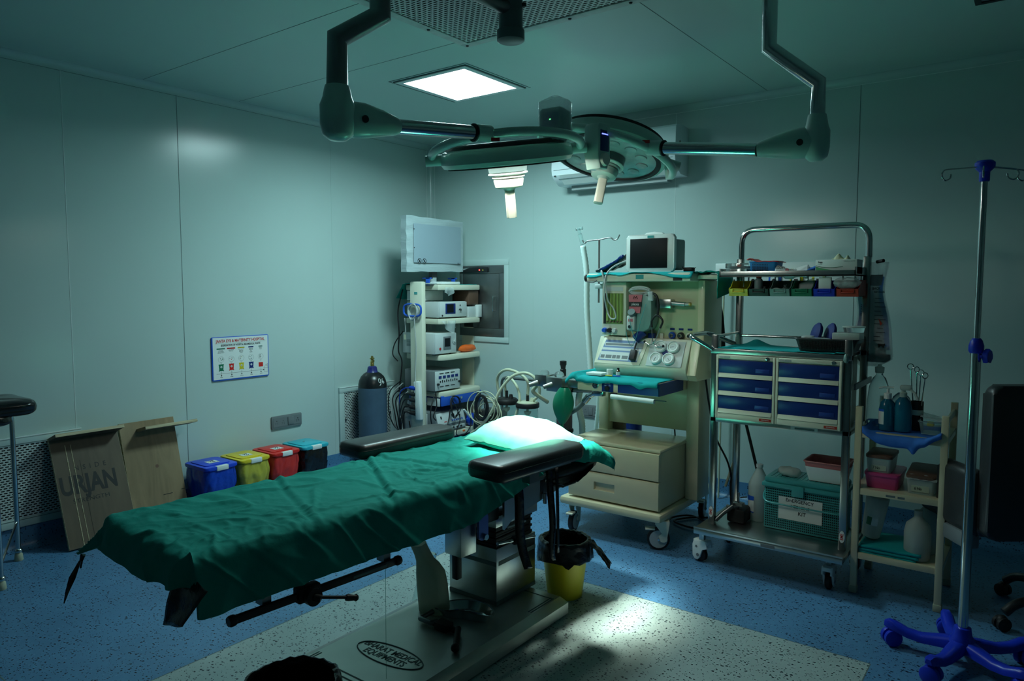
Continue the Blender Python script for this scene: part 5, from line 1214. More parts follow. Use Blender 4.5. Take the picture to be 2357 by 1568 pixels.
# flowmeter block
fm = MB('beigew').box((2.435, -1.055, 1.205), (2.60, -.985, 1.530), .005).build('flowmeter_block', t)
m = MB(mat('flow_window', (.20, .28, .10), rough=.15)).box((2.447, -1.0575, 1.275), (2.583, -1.0545, 1.462)); m.m('dark').box((2.447, -1.0585, 1.275), (2.465, -1.057, 1.462)); m.build('window', fm)
for k in range(5): m = MB(mat('tube_green', (.30, .42, .12), rough=.2) if k == 0 else bpy.data.materials['tube_green']).cyl((2.478 + .023 * k, -1.061, 1.285), (2.478 + .023 * k, -1.061, 1.46), .006, n=10); m.m('brown').sphere((2.478 + .023 * k, -1.063, 1.29), .007, 8); m.build('flow_tube', fm)
MB('panelg').box((2.45, -1.0565, 1.475), (2.58, -1.0545, 1.50)).build('scale_label', fm)
for x, k in ((2.46, 'plasblue'), (2.495, 'black'), (2.53, 'panelg')): MB(k).lathe([(.014, 0), (.016, .008), (.012, .026)], (x, -1.055, 1.235), (0, -1, 0), 16).build('flow_knob', fm)
# vaporiser
v = MB('greyp').prism([(.0, .0), (.10, .0), (.135, .02), (.15, .06), (.15, .20), (.10, .225), (.0, .225)], .10, Matrix(((1, 0, 0, 2.635), (0, 0, 1, -1.09), (0, 1, 0, 1.235), (0, 0, 0, 1))), .01).build('vaporiser', t)
m = MB('rose').prism([(2.645, 1.345), (2.715, 1.345), (2.73, 1.455), (2.64, 1.455)], .006, Matrix(((1, 0, 0, 0), (0, 0, -1, -1.092), (0, 1, 0, 0), (0, 0, 0, 1)))); m.m('ink').box((2.643, -1.1, 1.385), (2.726, -1.097, 1.412)); m.text('pisces', .022, T(2.685, -1.1002, 1.399) @ FRONT, 'label', .9, 'CENTER', .0002); m.m('ink').tube([(2.67, -1.099, 1.43), (2.678, -1.099, 1.446), (2.685, -1.099, 1.434), (2.692, -1.099, 1.446), (2.70, -1.099, 1.43)], .0018, 5); m.build('vaporiser_label', v)
m = MB('casing').box((2.638, -1.118, 1.245), (2.69, -1.088, 1.33), .006); m.m('rose').box((2.65, -1.12, 1.295), (2.68, -1.117, 1.312)); m.m('chrome').cyl((2.665, -1.118, 1.265), (2.665, -1.132, 1.265), .010, n=14); m.m('lampd').cyl((2.67, -1.10, 1.335), (2.675, -1.13, 1.355), .022, n=16); m.build('filling_block', v)
MB('navy').cyl((2.675, -1.075, 1.19), (2.725, -1.06, 1.235), .026, n=20).build('lower_dial', v)
MB('navy').box((2.735, -1.03, 1.195), (2.775, -1.0, 1.225), .002).build('blue_label', v)
m = MB('steel').box((2.79, -1.04, 1.375), (2.885, -.985, 1.43), .006).cyl((2.885, -1.02, 1.405), (2.965, -1.02, 1.40), .014, n=18).cyl((2.96, -1.02, 1.40), (2.99, -1.02, 1.40), .010, n=14); m.m('brass').cyl((2.99, -1.02, 1.40), (3.0, -1.02, 1.40), .012, n=14); m.build('selector_bar', t)
for i, x in enumerate((2.875, 2.93, 2.985)):
    MB('navy').box((x - .016, -.988, 1.247), (x + .012, -.985, 1.258)).build('gauge_label', t)
    g = MB(('plasblue', 'dark', 'beigew')[i]).lathe([(.020, 0), (.020, .016), (.016, .02)], (x, -.985, 1.215), (0, -1, 0), 22).build('outlet', t); MB('chrome').lathe([(.012, .024), (.008, .032)], (x, -.985, 1.215), (0, -1, 0), 14).build('outlet_nozzle', g)
MB('cream').box((2.80, -1.0, 1.19), (2.82, -.985, 1.225), .002).build('lever', t)
# absorber, on the left side of the machine
m = MB('steel').box((2.02, -1.12, .865), (2.34, -.98, .915), .006).box((2.0, -1.16, .86), (2.09, -1.06, .935), .004).box((2.11, -1.19, .84), (2.23, -1.07, .93), .004); ab = m.build('absorber_head', t)
for x, y in ((2.045, -1.11), (2.17, -1.13)):
    MB('film' if 0 else 'glass').sphere((x, y, .94), .032, 18, (1, 1, .8)).build('valve_dome', ab); m = MB('steeld').cyl((x - .02, y - .05, .885), (x - .06, y - .09, .868), .018, .014, 16); m.build('port', ab)
m = MB('black').lathe([(.020, 0), (.020, .05), (.015, .055), (.018, .075), (.022, .08), (.022, .105), (.001, .108)], (2.135, -1.03, .915), n=20); m.build('relief_valve', ab)
for i, (z0, z1) in enumerate(((.705, .825), (.575, .69))):
    m = MB('bagred').lathe([(.052, z0), (.052, z1)], (2.16, -1.05, 0), n=28, caps=True); m.build('canister', ab)
for z in (.825, .69, .56): MB('black').lathe([(.057, z), (.060, z + .004), (.060, z + .016), (.057, z + .02)], (2.16, -1.05, 0), n=28).build('canister_ring', ab)
MB('steeld').lathe([(.05, .50), (.055, .56)], (2.16, -1.05, 0), n=24).build('absorber_base', ab)
MB('steeld').cyl((2.16, -1.05, .84), (2.38, -.95, .84), .02, n=14).build('support_arm', ab)
m = MB('chrome').cyl((2.50, -1.20, .872), (2.42, -1.20, .83), .016, n=14).cyl((2.43, -1.20, .835), (2.40, -1.20, .80), .02, n=14).box((2.46, -1.22, .845), (2.54, -1.18, .885), .006); m.build('bag_arm_joint', t)
m = MB('lampd').tube([(2.41, -1.20, .815), (2.36, -1.20, .76), (2.27, -1.20, .70), (2.25, -1.20, .68)], .015, 12, smooth=6); m.build('bag_arm', t)
# breathing bag
def bbag(u, v):
    a = 2 * PI * u; z = v; w = math.sin(PI * min(1, max(0, .06 + .90 * z)) ** .9) ** .8
    rx, ry = .056 * w + .008, .034 * w + .008
    rr = 1 + .22 * math.cos(2 * (a - .9)) * w
    return (2.285 + .018 * math.sin(PI * z) * 0 - .03 * (z - .5) * .5 + rx * rr * math.cos(a), -1.26 + ry * math.sin(a), .885 - .225 * z)
m = MB('greenp' if 0 else mat('green_rubber', (.01, .20, .11), rough=.3)); m.grid(bbag, 40, 26); m.cyl((2.278, -1.26, .665), (2.276, -1.26, .635), .010, n=12); bb = m.build('breathing_bag', loc=(2.28, -1.26, .64), label='dark green rubber breathing bag hanging at the left of the anaesthesia machine', cat='breathing bag', angle=80)
# cloths
def tablecloth(u, v):
    x = 2.33 + .605 * u; y = -1.325 + .34 * v; z = .969 + .003 * n3(x * 9, y * 9) + .004 * max(0, n3(x * 14, y * 14, 2))
    if y < -1.305: z -= (-1.305 - y) * 1.2; 
    fr = max(0, .10 - v) / .10
    z -= fr * (.006 + .006 * math.sin(u * 6 + .5) + .010 * n3(u * 9, 0) + .018 * math.exp(-((u - .82) / .06) ** 2)); y = max(y, -1.312 - .010 * n3(u * 8, v * 3)) if fr > 0 else y
    if x < 2.41: z += .010 * math.sin((2.41 - x) * 60) + .012; z -= .02 * max(0, 2.36 - x) / .03
    return (x, y, z)
cloth_over('machine_cloth', tablecloth, 'teal', (2.6, -1.1, .967), 'teal cloth spread over the anaesthesia machine work table', nu=60, nv=30)
def topcloth(u, v):
    x = 2.365 + .68 * u; y = -1.13 + .26 * v; z = 1.588 + .003 * n3(x * 9, y * 9)
    fr = max(0, .12 - v) / .12; z -= fr * (.012 + .012 * math.sin(u * 9) * (u > .3) + .010 * n3(u * 7, 1) + .016 * max(0, u - .75) / .25 + .014 * max(0, .25 - u) / .25)
    return (x, y, z)
cloth_over('machine_cloth', topcloth, 'teal', (2.7, -1.0, 1.585), 'teal cloth on the top shelf of the anaesthesia machine under the monitor', nu=60, nv=22)
def flapcloth(u, v):
    L = .29 * u
    y = -1.06 + .24 * v
    if L < .14: x = 3.03 + L; z = 1.580 + .012 * n3(u * 9, v * 5) + .01 * math.sin(PI * L / .14)
    else: x = 3.172 + .008 * n3(v * 4, u * 4); z = 1.578 - (L - .14) * (.95 - .25 * v)
    return (x, y - .02 * max(0, L - .16), z)
cloth_over('machine_cloth', flapcloth, 'drape', (3.1, -.95, 1.45), 'dark green cloth hanging over the right flap of the anaesthesia machine', nu=34, nv=16)
# patient monitor
t = thing('patient_monitor', 'white patient monitor with black screen on top of the anaesthesia machine', 'monitor', (2.75, -.92, 1.59))
MB('white').prism(rrect(.31, .22, .02), .03, T(2.75, -1.02, 1.70) @ R(PI / 2, 0, 0), .008).build('front_bezel', t)
m = MB('greyp').prism([(2.615, -1.02), (2.895, -1.02), (2.905, -.90), (2.87, -.84), (2.64, -.84), (2.605, -.90)], .18, T(0, 0, 1.602), .012); m.build('rear_housing', t)
MB('screen').box((2.622, -1.053, 1.612), (2.862, -1.049, 1.786), .001).build('screen', t)
m = MB('white').prism([(-.07, 0), (.07, 0), (.05, .014), (.0, .02), (-.05, .014)], .03, T(2.76, -.99, 1.807) @ R(PI / 2, 0, 0), .003); m.build('carry_handle', t)
MB('mint').box((2.735, -1.052, 1.789), (2.775, -1.0495, 1.803)).build('maker_plate', t)
m = MB('black').box((2.93, -.98, 1.59), (2.985, -.93, 1.615), .006); m.m('cable').tube([(2.985, -.96, 1.60), (3.0, -.96, 1.615)], .002, 5).tube([(2.93, -.96, 1.60), (2.915, -.96, 1.62)], .002, 5); m.build('adapter', loc=(2.96, -.95, 1.59), label='small black adapter beside the patient monitor', cat='adapter')
# cuff bag beside the monitor
m = MB('vinyl'); 
m.grid(lambda u, v: (2.37 + .215 * u, -1.02 + .13 * v, 1.592 + .10 * u ** 1.2 * (1 - .2 * v) + .012 * n3(u * 5, v * 5)), 20, 12)
m.m('navy').grid(lambda u, v: (2.40 + .165 * u, -1.028 + .02 * v, 1.602 + .085 * u ** 1.2 + .01 * n3(u * 5, v * 5, 3)), 16, 5)
m.build('pressure_cuff', loc=(2.48, -.98, 1.59), label='black and blue pressure cuff slumped left of the patient monitor', cat='cuff', solid=.012, angle=70)
m = MB('cablew').tube([(2.585, -1.03, 1.66), (2.52, -1.08, 1.62), (2.50, -1.13, 1.56), (2.49, -1.125, 1.45), (2.485, -1.08, 1.36), (2.51, -1.08, 1.31), (2.545, -1.08, 1.315), (2.53, -1.08, 1.37), (2.495, -1.09, 1.42), (2.50, -1.125, 1.50), (2.475, -1.13, 1.59), (2.44, -1.08, 1.595)], .005, 8, smooth=6)
m.build('cable', loc=(2.5, -1.1, 1.4), label='grey cable looping from the pressure cuff over the flowmeter block', cat='cable')
m = MB('cable'); m.sphere((2.345, -1.10, 1.555), .018, 12, (.7, .7, 1.3)).tube([(2.36, -1.13, 1.535), (2.41, -1.13, 1.528), (2.44, -1.13, 1.54)], .003, 6, smooth=5); m.build('bulb', loc=(2.345, -1.1, 1.53), label='black rubber bulb hanging at the left end of the machine top', cat='bulb')
# coiled leads over the vaporiser + stethoscope
pts = []
for i in range(56):
    q = 2 * PI * i / 8; pts.append((2.71 + (.062 + .006 * math.sin(i)) * math.cos(q), -1.09 + .012 * math.sin(i * .8) - .02 * math.sin(q), 1.478 + .018 * math.sin(q) + .008 * math.sin(i * .6)))
m = MB('cablew').tube(pts, .0035, 6, smooth=3); m.build('coiled_leads', loc=(2.71, -1.09, 1.46), label='grey monitor leads coiled on top of the vaporiser', cat='cable')
m = MB('film').box((2.775, -1.12, 1.42), (2.805, -1.10, 1.475), .006, None); m.build('sensor_clip', loc=(2.79, -1.11, 1.42), label='clear plastic sensor clip hanging right of the coiled leads', cat='sensor')
m = MB('mint').tube([(2.645, -1.135, 1.235), (2.66, -1.14, 1.19), (2.685, -1.14, 1.15), (2.71, -1.135, 1.20), (2.735, -1.125, 1.30), (2.76, -1.11, 1.40)], .0016, 6, smooth=4).tube([(2.665, -1.135, 1.32), (2.685, -1.14, 1.25), (2.705, -1.14, 1.20)], .002, 5, smooth=4); m.build('lanyard', loc=(2.69, -1.13, 1.2), label='thin green cord looped over the vaporiser', cat='cord')
m = MB('cable').tube([(2.775, -1.10, 1.47), (2.82, -1.10, 1.45), (2.835, -1.10, 1.39), (2.83, -1.10, 1.34)], .0075, 10, smooth=8)
m.tube([(2.795, -1.10, 1.265), (2.795, -1.10, 1.305), (2.828, -1.10, 1.337), (2.862, -1.10, 1.305), (2.848, -1.10, 1.262)], .006, 10, smooth=8)
m.m('chrome').tube([(2.795, -1.10, 1.265), (2.80, -1.10, 1.20), (2.815, -1.10, 1.16), (2.85, -1.10, 1.152), (2.865, -1.10, 1.158)], .0025, 8, smooth=6).tube([(2.848, -1.10, 1.262), (2.82, -1.105, 1.19), (2.79, -1.105, 1.162), (2.755, -1.105, 1.178)], .0025, 8, smooth=6)
m.m('cable').sphere((2.868, -1.10, 1.158), .008, 10).sphere((2.752, -1.105, 1.18), .008, 10); m.build('stethoscope', loc=(2.82, -1.10, 1.15), label='black stethoscope hanging in front of the machine back board', cat='stethoscope')
# things on the work table
MB('label').box((2.44, -1.25, .974), (2.545, -1.17, .989), .002).build('booklet', loc=(2.49, -1.21, .974), label='white booklet on the teal cloth of the machine work table', cat='booklet')
m = MB('label').lathe([(.019, 0), (.019, .038), (.012, .038), (.012, .004)], (2.575, -1.20, .974), n=20); m.build('tape_roll', loc=(2.575, -1.2, .974), label='white tape roll standing on the machine work table', cat='tape roll')
m = MB(mat('amber_glass', (.10, .04, .01), rough=.15)).lathe([(.012, 0), (.012, .032), (.006, .038)], (2.625, -1.19, .974), n=16); m.m('label').lathe([(.0123, .006), (.0123, .026)], (2.625, -1.19, .974), n=16, caps=False); m.m('black').lathe([(.0075, .038), (.0075, .048)], (2.625, -1.19, .974), n=12); m.build('medicine_vial', loc=(2.625, -1.19, .974), label='small brown medicine vial on the machine work table', cat='vial')
MB('yellowp').cyl((2.565, -1.235, .978), (2.61, -1.232, .978), .004, n=10).m('plasblue').cyl((2.61, -1.232, .978), (2.66, -1.228, .978), .003, n=8).build('syringe', loc=(2.6, -1.23, .974), label='small syringe with yellow tip lying on the machine work table', cat='syringe')
# hook stand, corrugated tube, hanging tubes
m = MB('steeld').cyl((2.35, -.95, 1.40), (2.35, -.95, 1.80), .006, n=10).tube([(2.495, -.95, 1.825), (2.48, -.95, 1.80), (2.455, -.95, 1.795), (2.425, -.95, 1.81), (2.35, -.95, 1.80), (2.265, -.95, 1.795), (2.245, -.95, 1.782), (2.225, -.95, 1.80)], .0045, 8, smooth=5); m.m('panelg').box((2.33, -.97, 1.49), (2.39, -.93, 1.52), .005); m.build('drip_hook', AM)
def corr(name, pts, r, lab, k='hosew', step=3):
    P = spline(pts, 14); rs = [r * (1.0 if i % 2 else .88) for i in range(len(P))]
    return MB(k).tube(P, r, 14, rs=rs).build(name, loc=pts[0], label=lab, cat='tubing', angle=80)
corr('corrugated_tube', [(2.16, -.72, .92), (2.145, -.72, 1.1), (2.125, -.72, 1.35), (2.12, -.72, 1.60), (2.09, -.72, 1.78)], .021, 'tall white corrugated breathing tube standing up left of the anaesthesia machine')
m = MB('glass').cyl((2.088, -.72, 1.79), (2.065, -.72, 1.86), .014, n=16).cyl((2.065, -.72, 1.86), (2.055, -.72, 1.90), .011, n=14).cyl((2.035, -.72, 1.895), (2.085, -.72, 1.90), .010, n=12); m.build('tube_connector', loc=(2.07, -.72, 1.79), label='clear elbow connector at the top of the tall corrugated tube', cat='connector')
corr('corrugated_tube', [(2.25, -1.0, .86), (2.235, -1.0, .74), (2.25, -.98, .62), (2.24, -.95, .50), (2.25, -.9, .42)], .022, 'white corrugated tube dropping beside the absorber canisters')
corr('corrugated_tube', [(2.27, -.80, .86), (2.265, -.80, .70), (2.25, -.80, .55), (2.24, -.80, .45)], .014, 'thin white tube hanging behind the breathing bag, left one of the pair')
corr('corrugated_tube', [(2.315, -.80, .86), (2.31, -.80, .70), (2.295, -.80, .55), (2.28, -.80, .45)], .014, 'thin white tube hanging behind the breathing bag, right one of the pair')
corr('corrugated_tube', [(2.0, -1.14, .86), (1.98, -1.15, .82), (2.0, -1.1, .78), (2.03, -1.05, .74)], .014, 'short white tube curling under the absorber valves', 'hose')
m = MB('cable').tube([(3.01, -.70, 1.50), (3.04, -.70, 1.42), (3.055, -.68, 1.30), (3.06, -.66, 1.15), (3.05, -.64, 1.0)], .014, 10, smooth=8); m.build('gas_hose', loc=(3.05, -.65, 1.0), label='thick black hose hanging at the right side of the anaesthesia machine', cat='hose')
m = MB('brass'); m = MB('hose').tube([(2.83, -.05, 1.49), (2.83, -.05, 1.0), (2.83, -.07, .008)], .007, 8, smooth=4); m.build('gas_line', loc=(2.83, -.07, .0), label='thin yellow hose running down the back wall from the gas panel', cat='hose')
m = MB('cable').tube([(3.03, -.85, .95), (3.05, -.84, .80), (3.08, -.80, .60), (3.14, -.72, .40), (3.12, -.60, .10), (2.98, -.55, .02), (2.85, -.62, .012), (2.80, -.75, .012), (2.95, -.80, .012), (3.02, -.70, .012), (2.85, -.58, .012), (2.76, -.68, .012), (2.78, -.80, .012)], .006, 8, smooth=8); m.build('power_cable', loc=(2.9, -.7, .005), label='black power cable drooping down and coiled on the floor behind the machine', cat='cable')
for x in (2.83, 2.91): MB('cable').tube([(x, -.84, .64), (x + .005, -.84, .60), (x + .012, -.84, .50), (x + .01, -.84, .30)], .0045, 6, smooth=4).build('cable', loc=(x, -.84, .3), label='thin black cable seen through the gap under the machine back panel', cat='cable', group='cables behind the machine back panel')
m = MB('cablew')
for k in range(4): m.tube([(3.08, -.80 + .012 * k, 1.13 - .01 * k), (3.13 + .012 * k, -.80 + .012 * k, 1.08), (3.13 + .012 * k, -.80 + .012 * k, 1.02 - .02 * k), (3.08, -.80 + .012 * k, .99 - .02 * k)], .007, 8, smooth=6)
m.build('coiled_hose', AM)
# ================================================================ DRAWER TROLLEY
gx0, gx1, gyf, gyr = 3.205, 3.905, -1.22, -.86
t = thing('drawer_trolley', 'stainless steel trolley with six blue drawers and tall rear hoop', 'trolley', (3.55, -1.05, 0)); DT = t
p = .034
m = MB('steel'); m.box((3.17, -1.335, .175), (3.918, -.84, .205), .004); m.box((3.17, -1.335, .205), (3.918, -1.325, .213)).box((3.17, -.85, .205), (3.918, -.84, .213)).build('bottom_shelf', t)
for x in (gx0, gx1 - p): MB('steelp').box((x, gyf, .205), (x + p, gyf + p, 1.245), .003).build('post', t)
MB('steelp').box((gx0, gyr, .205), (gx0 + p, gyr + p, 1.66), .003).build('post', t)
MB('steelp').box((gx1 - p, gyr, .205), (gx1, gyr + p, 1.66), .003).build('post', t)
yc = gyr + p / 2
MB('chrome').tube(roundpath([(gx0 + .02, yc, 1.655), (gx0 + .02, yc, 1.825), (gx1 - .015, yc, 1.825), (gx1 - .012, yc, 1.655)], .09, 10), .0165, 16).build('hoop', t)
m = MB('chrome'); m.cyl((gx0 + .017, gyf + .02, 1.237), (gx0 + .017, gyr, 1.237), .008, n=10); m.build('side_rail', t)
MB('chrome').cyl((gx1 - .017, gyf + .02, 1.237), (gx1 - .017, gyr, 1.237), .008, n=10).build('side_rail', t)
MB('chrome').cyl((gx0 + .02, yc, 1.222), (gx1 - .02, yc, 1.222), .008, n=10).build('rear_rail', t)
MB('chrome').tube(roundpath([(gx0 + .01, gyf - .005, 1.165), (3.085, -1.245, 1.238), (3.085, -.98, 1.238), (gx0 + .01, gyr + .02, 1.165)], .05, 8), .0135, 14).build('push_handle', t)
m = MB('steel').box((gx0, gyf - .008, 1.145), (gx1, gyf + p, 1.172), .002).box((gx0, gyr, 1.145), (gx1, gyr + p, 1.172), .002).box((gx0 + p, gyf + p, 1.150), (gx1 - p, gyr, 1.166)); m.build('tray', t)
m = MB('steel').box((gx0, gyf, .775), (gx1, gyf + p, .80), .002).box((gx0, gyr, .775), (gx1, gyr + p, .80), .002).box((gx0, gyf + p, .775), (gx0 + p, gyr, .80), .002).box((gx1 - p, gyf + p, .775), (gx1, gyr, .80), .002).box((gx0 + p, gyf + p, .79), (gx1 - p, gyr, .80)); m.build('cabinet_shelf', t)
m = MB('label').box((3.63, gyf - .002, .778), (3.76, gyf, .797)); m.m('seam').box((3.65, gyf - .003, .783), (3.745, gyf - .0015, .793)); m.build('rail_label', t)
MB('casd').box((3.53, -1.337, .182), (3.60, -1.334, .198)).build('shelf_plate', t)
m = MB('steel').box((gx0 - .01, -1.10, 1.556), (gx1 - .02, -.83, 1.562)).box((gx0 - .01, -1.10, 1.556), (gx1 - .02, -1.094, 1.585), .001).box((gx0 - .01, -1.10, 1.556), (gx0 - .004, -.83, 1.60)).box((gx1 - .026, -1.10, 1.556), (gx1 - .02, -.83, 1.60)); m.build('upper_shelf', t)
MB('steeld').box((gx0 + .02, -.905, 1.495), (gx1 - .02, -.893, 1.52), .001).build('bin_rail', t)
for k in range(8): MB('greyp').box((3.29 + .085 * k, -.99, 1.50), (3.295 + .085 * k, -.985, 1.556)).build('hanger', t)
for x, z in ((gx0 + .017, .275), (gx1 - .017, .275)):
    m = MB('label', T(x, gyf - .0015, z) @ R(PI / 2, 0, 0)).prism([(.013 * math.cos(q), .030 * math.sin(q)) for q in [2 * PI * k / 24 for k in range(24)]], .0012); m.text('BME', .022, T(0, 0, .0014) @ rotz(PI / 2), 'redink', .8, 'CENTER', .0002, .0003); m.build('oval_sticker', t)
for (x, y, yaw) in ((3.19, -1.255, math.radians(75)), (3.835, -1.225, math.radians(0)), (3.20, -.88, .4), (3.89, -.88, .4)):
    M = T(x, y, 0) @ rotz(yaw); MB('steel').box((x - .014, y - .014, .12), (x + .014, y + .014, .176), .002).build('caster_stem', t)
    w = MB('black', M).lathe([(.034, -.014), (.040, -.010), (.040, .010), (.034, .014)], (0, .01, .040), (1, 0, 0), 26).build('wheel', t)
    m = MB('white', M)
    for s_ in (-1, 1): m.prism([(-.045, .10), (-.050, .085), (-.015, .075), (-.005, .03), (.012, .012), (.030, .012), (.045, .03), (.048, .09), (.040, .115), (-.04, .125)], .010, Matrix(((0, 0, 1, s_ * .021 - .005), (1, 0, 0, 0), (0, 1, 0, 0), (0, 0, 0, 1))), .003)
    m.box((-.022, -.045, .10), (.022, .045, .122), .004); m.m('casd').cyl((-.028, .01, .04), (.028, .01, .04), .009, n=14).cyl((-.0275, .02, .085), (.0275, .02, .085), .007, n=12); m.build('fork', w)
# drawer cabinets (things: they stand on the trolley)
def cabinet(x0, x1, z0, z1, lab):
    c = thing('drawer_cabinet', lab, 'drawer cabinet', ((x0 + x1) / 2, -1.1, z0)); y = -1.245
    m = MB('beigew').box((x0, y + .012, z0), (x1, -.90, z1), .003)
    for a, b, q, r_ in ((x0, x0 + .012, z0, z1), (x1 - .012, x1, z0, z1), (x0 + .012, x1 - .012, z1 - .020, z1), (x0 + .012, x1 - .012, z0, z0 + .030)): m.box((a, y, q), (b, y + .014, r_), .0015)
    m.build('body', c)
    h = (z1 - .022 - z0 - .032) / 3
    for k in range(3):
        za = z0 + .031 + h * k; zb = za + h - .003
        m = MB('navy').box((x0 + .014, y + .003, za + .022), (x1 - .014, y + .013, zb), .001); m.m('beigew').prism([(y - .004, za), (y + .012, za), (y + .012, za + .022), (y + .002, za + .022)], x1 - x0 - .028, Matrix(((0, 0, 1, x0 + .014), (1, 0, 0, 0), (0, 1, 0, 0), (0, 0, 0, 1))), .0008); d = m.build('drawer', c)
        MB('holder').box((x1 - .10, y + .001, za + .032), (x1 - .028, y + .004, za + .053), .001).build('label_holder', d)
    m = MB('chrome').lathe([(.010, 0), (.010, .004), (.006, .005)], (x1 - .038, y, z1 - .010), (0, -1, 0), 16); m.build('lock', c)
    m = MB('redp').box((x1 - .075, y - .001, z0 + .006), (x1 - .014, y + .001, z0 + .020)); m.text('EQUIPMENTS', .008, T(x1 - .0445, y - .0012, z0 + .013) @ FRONT, 'label', .8, 'CENTER', .0001); m.build('red_plate', c)
    m = MB('acg').box((x0 + .016, y - .001, z1 - .017), (x0 + .075, y + .001, z1 - .006)); m.text('ALKOSIGN', .007, T(x0 + .031, y - .0012, z1 - .0115) @ FRONT, 'label', .8, 'CENTER', .0001); m.build('maker_plate', c)
    return c
cabinet(3.243, 3.552, .802, 1.142, 'left one of the two cabinets with three blue drawers on the steel trolley')
cabinet(3.556, 3.868, .802, 1.142, 'right one of the two cabinets with three blue drawers on the steel trolley')
# cloth and things on the tray
def tcl(u, v):
    x = 3.235 + .64 * u; y = -1.215 + .31 * v; z = 1.175 + .004 * n3(x * 8, y * 8) + .006 * max(0, n3(x * 16, y * 12, 4)) + .03 * max(0, (v - .75) / .25) * math.exp(-((u - .18) / .09) ** 2)
    if u > .93 and v < .3: z += .006; 
    return (x, y - .006 * math.sin(u * 8), z)
cloth_over('tray_cloth', tcl, 'teal', (3.5, -1.1, 1.173), 'teal cloth spread on the tray of the drawer trolley', nu=60, nv=30)
def basket(name, M, w, d, h, k, lab, loc, taper=.86, hole=True):
    t = thing(name, lab, 'basket', loc)
    m = MB(k, M); nx = 10
    lo = rrect(w * taper, d * taper, .015); hi = rrect(w, d, .02)
    A = [m._v((x, y, 0)) for x, y in lo]; B = [m._v((x, y, h)) for x, y in hi]; C2 = [m._v((x * .97, y * .95, h)) for x, y in hi]; D = [m._v((x * .95, y * .94, .004)) for x, y in lo]; n = len(A)
    m._f(A[::-1]); m._f(D)
    for P, Q in ((A, B), (B, C2), (C2, D)):
        for i in range(n): m._f((P[i], P[(i + 1) % n], Q[(i + 1) % n], Q[i]))
    b = m.build('body', t)
    m = MB(k, M).prism(rrect(w + .008, d + .008, .022), .008, T(0, 0, h - .006)) if 0 else MB(k, M)
    m.tube([(x * 1.01, y * 1.01, h) for x, y in rrect(w, d, .02)], .004, 6, True); m.build('rim', t)
    return t, b
t, b = basket('basket', T(3.775, -1.115, 1.18), .29, .17, .062, 'dark', 'black plastic basket at the right end of the trolley tray', (3.775, -1.115, 1.18))
m = MB('black'); 
for i in range(34):
    for j in range(6): m.box((3.653 + .0073 * i, -1.2015 + .0012 * j * 0, 1.19 + .008 * j), (3.657 + .0073 * i, -1.196, 1.194 + .008 * j))
m.build('lattice', b)
for i, (x, lab) in enumerate(((3.71, 'left one of two tall dark blue ovals standing in the black basket'), (3.775, 'right one of two tall dark blue ovals standing in the black basket'))):
    M = T(x, -1.10, 1.265) @ R(math.radians(-8), math.radians(14), .25)
    MB('navyc', M).lathe([(.001, -.016), (.045, -.014), (.056, -.004), (.056, .004), (.045, .014), (.001, .016)], n=28, caps=False, axis=(1, .3, 0)).build('oval_case', loc=(x, -1.1, 1.19), label=lab, cat='case')
MB('frost').box((3.80, -1.17, 1.225), (3.925, -1.06, 1.275), .004).build('box', loc=(3.86, -1.1, 1.225), label='white plastic box in the right half of the black basket', cat='box')
t_ = MB('glass').lathe([(.045, 0), (.05, .024)], (3.885, -1.10, 1.277), n=28); t_.m('frost').lathe([(.053, .024), (.053, .030), (.0, .031)], (3.885, -1.10, 1.277), n=28, caps=False); t_.build('tub', loc=(3.885, -1.1, 1.277), label='clear round tub with lid on top of the white plastic box', cat='tub')
pouch('packet', 'pale wrapped packet at the left end of the black basket', 'packet', 'frost', (3.68, -1.13, 1.235), .035, .03, .010, 0, 3)
pouch('packet', 'shiny clear packet over the front rim of the black basket', 'packet', 'film', (3.75, -1.18, 1.235), .05, .02, .007, 0, 6)
pouch('rag', 'pale green rag tied at the right front corner of the tray', 'rag', 'greyp', (3.885, -1.245, 1.135), .012, .014, .022, 0, 8)
# upper shelf things
t = thing('storage_box', 'clear plastic boxes stacked at the left end of the upper shelf', 'box', (3.27, -1.0, 1.563))
MB('glass').box((3.205, -1.07, 1.563), (3.335, -.94, 1.60), .004).build('lower_box', t); MB('glass').box((3.215, -1.07, 1.602), (3.345, -.94, 1.63), .004).build('upper_box', t); m = MB('casd').box((3.24, -1.06, 1.606), (3.32, -.96, 1.615)); m.m('redp').box((3.28, -1.062, 1.610), (3.30, -1.04, 1.624)); m.build('contents', t)
t, b = basket('basket', T(3.42, -1.01, 1.563), .15, .12, .072, 'lblue', 'small blue plastic basket with red lid on the upper shelf', (3.42, -1.01, 1.563), .9)
m = MB('black')
for g in (-.038, .005):
    for i in range(5):
        for j in range(6): m.box((3.42 + g - .018 + .0085 * i, -1.0715 + .0005 * j, 1.578 + .008 * j), (3.42 + g - .0135 + .0085 * i, -1.062, 1.582 + .008 * j))
m.build('holes', b)
m = MB('lidred').grid(lambda u, v: (3.335 + .17 * u, -1.075 + .13 * v, 1.642 + .012 * math.exp(-((u - .1) / .12) ** 2) + .004 * n3(u * 4, v * 4) - .006 * u), 16, 10); m.build('lid', t, solid=.004)
t = thing('packet', 'white crumpled wipes packet with dark lettering on the upper shelf', 'packet', (3.57, -1.02, 1.563))
m = MB('label').grid(lambda u, v: (3.485 + .165 * u, -1.085 + .03 * (v) + .004 * n3(u * 5, v * 5), 1.564 + (.052 - .040 * math.sin(PI * u) ** 2 * .55) * v), 30, 10); m.build('wrapper', t, solid=.03)
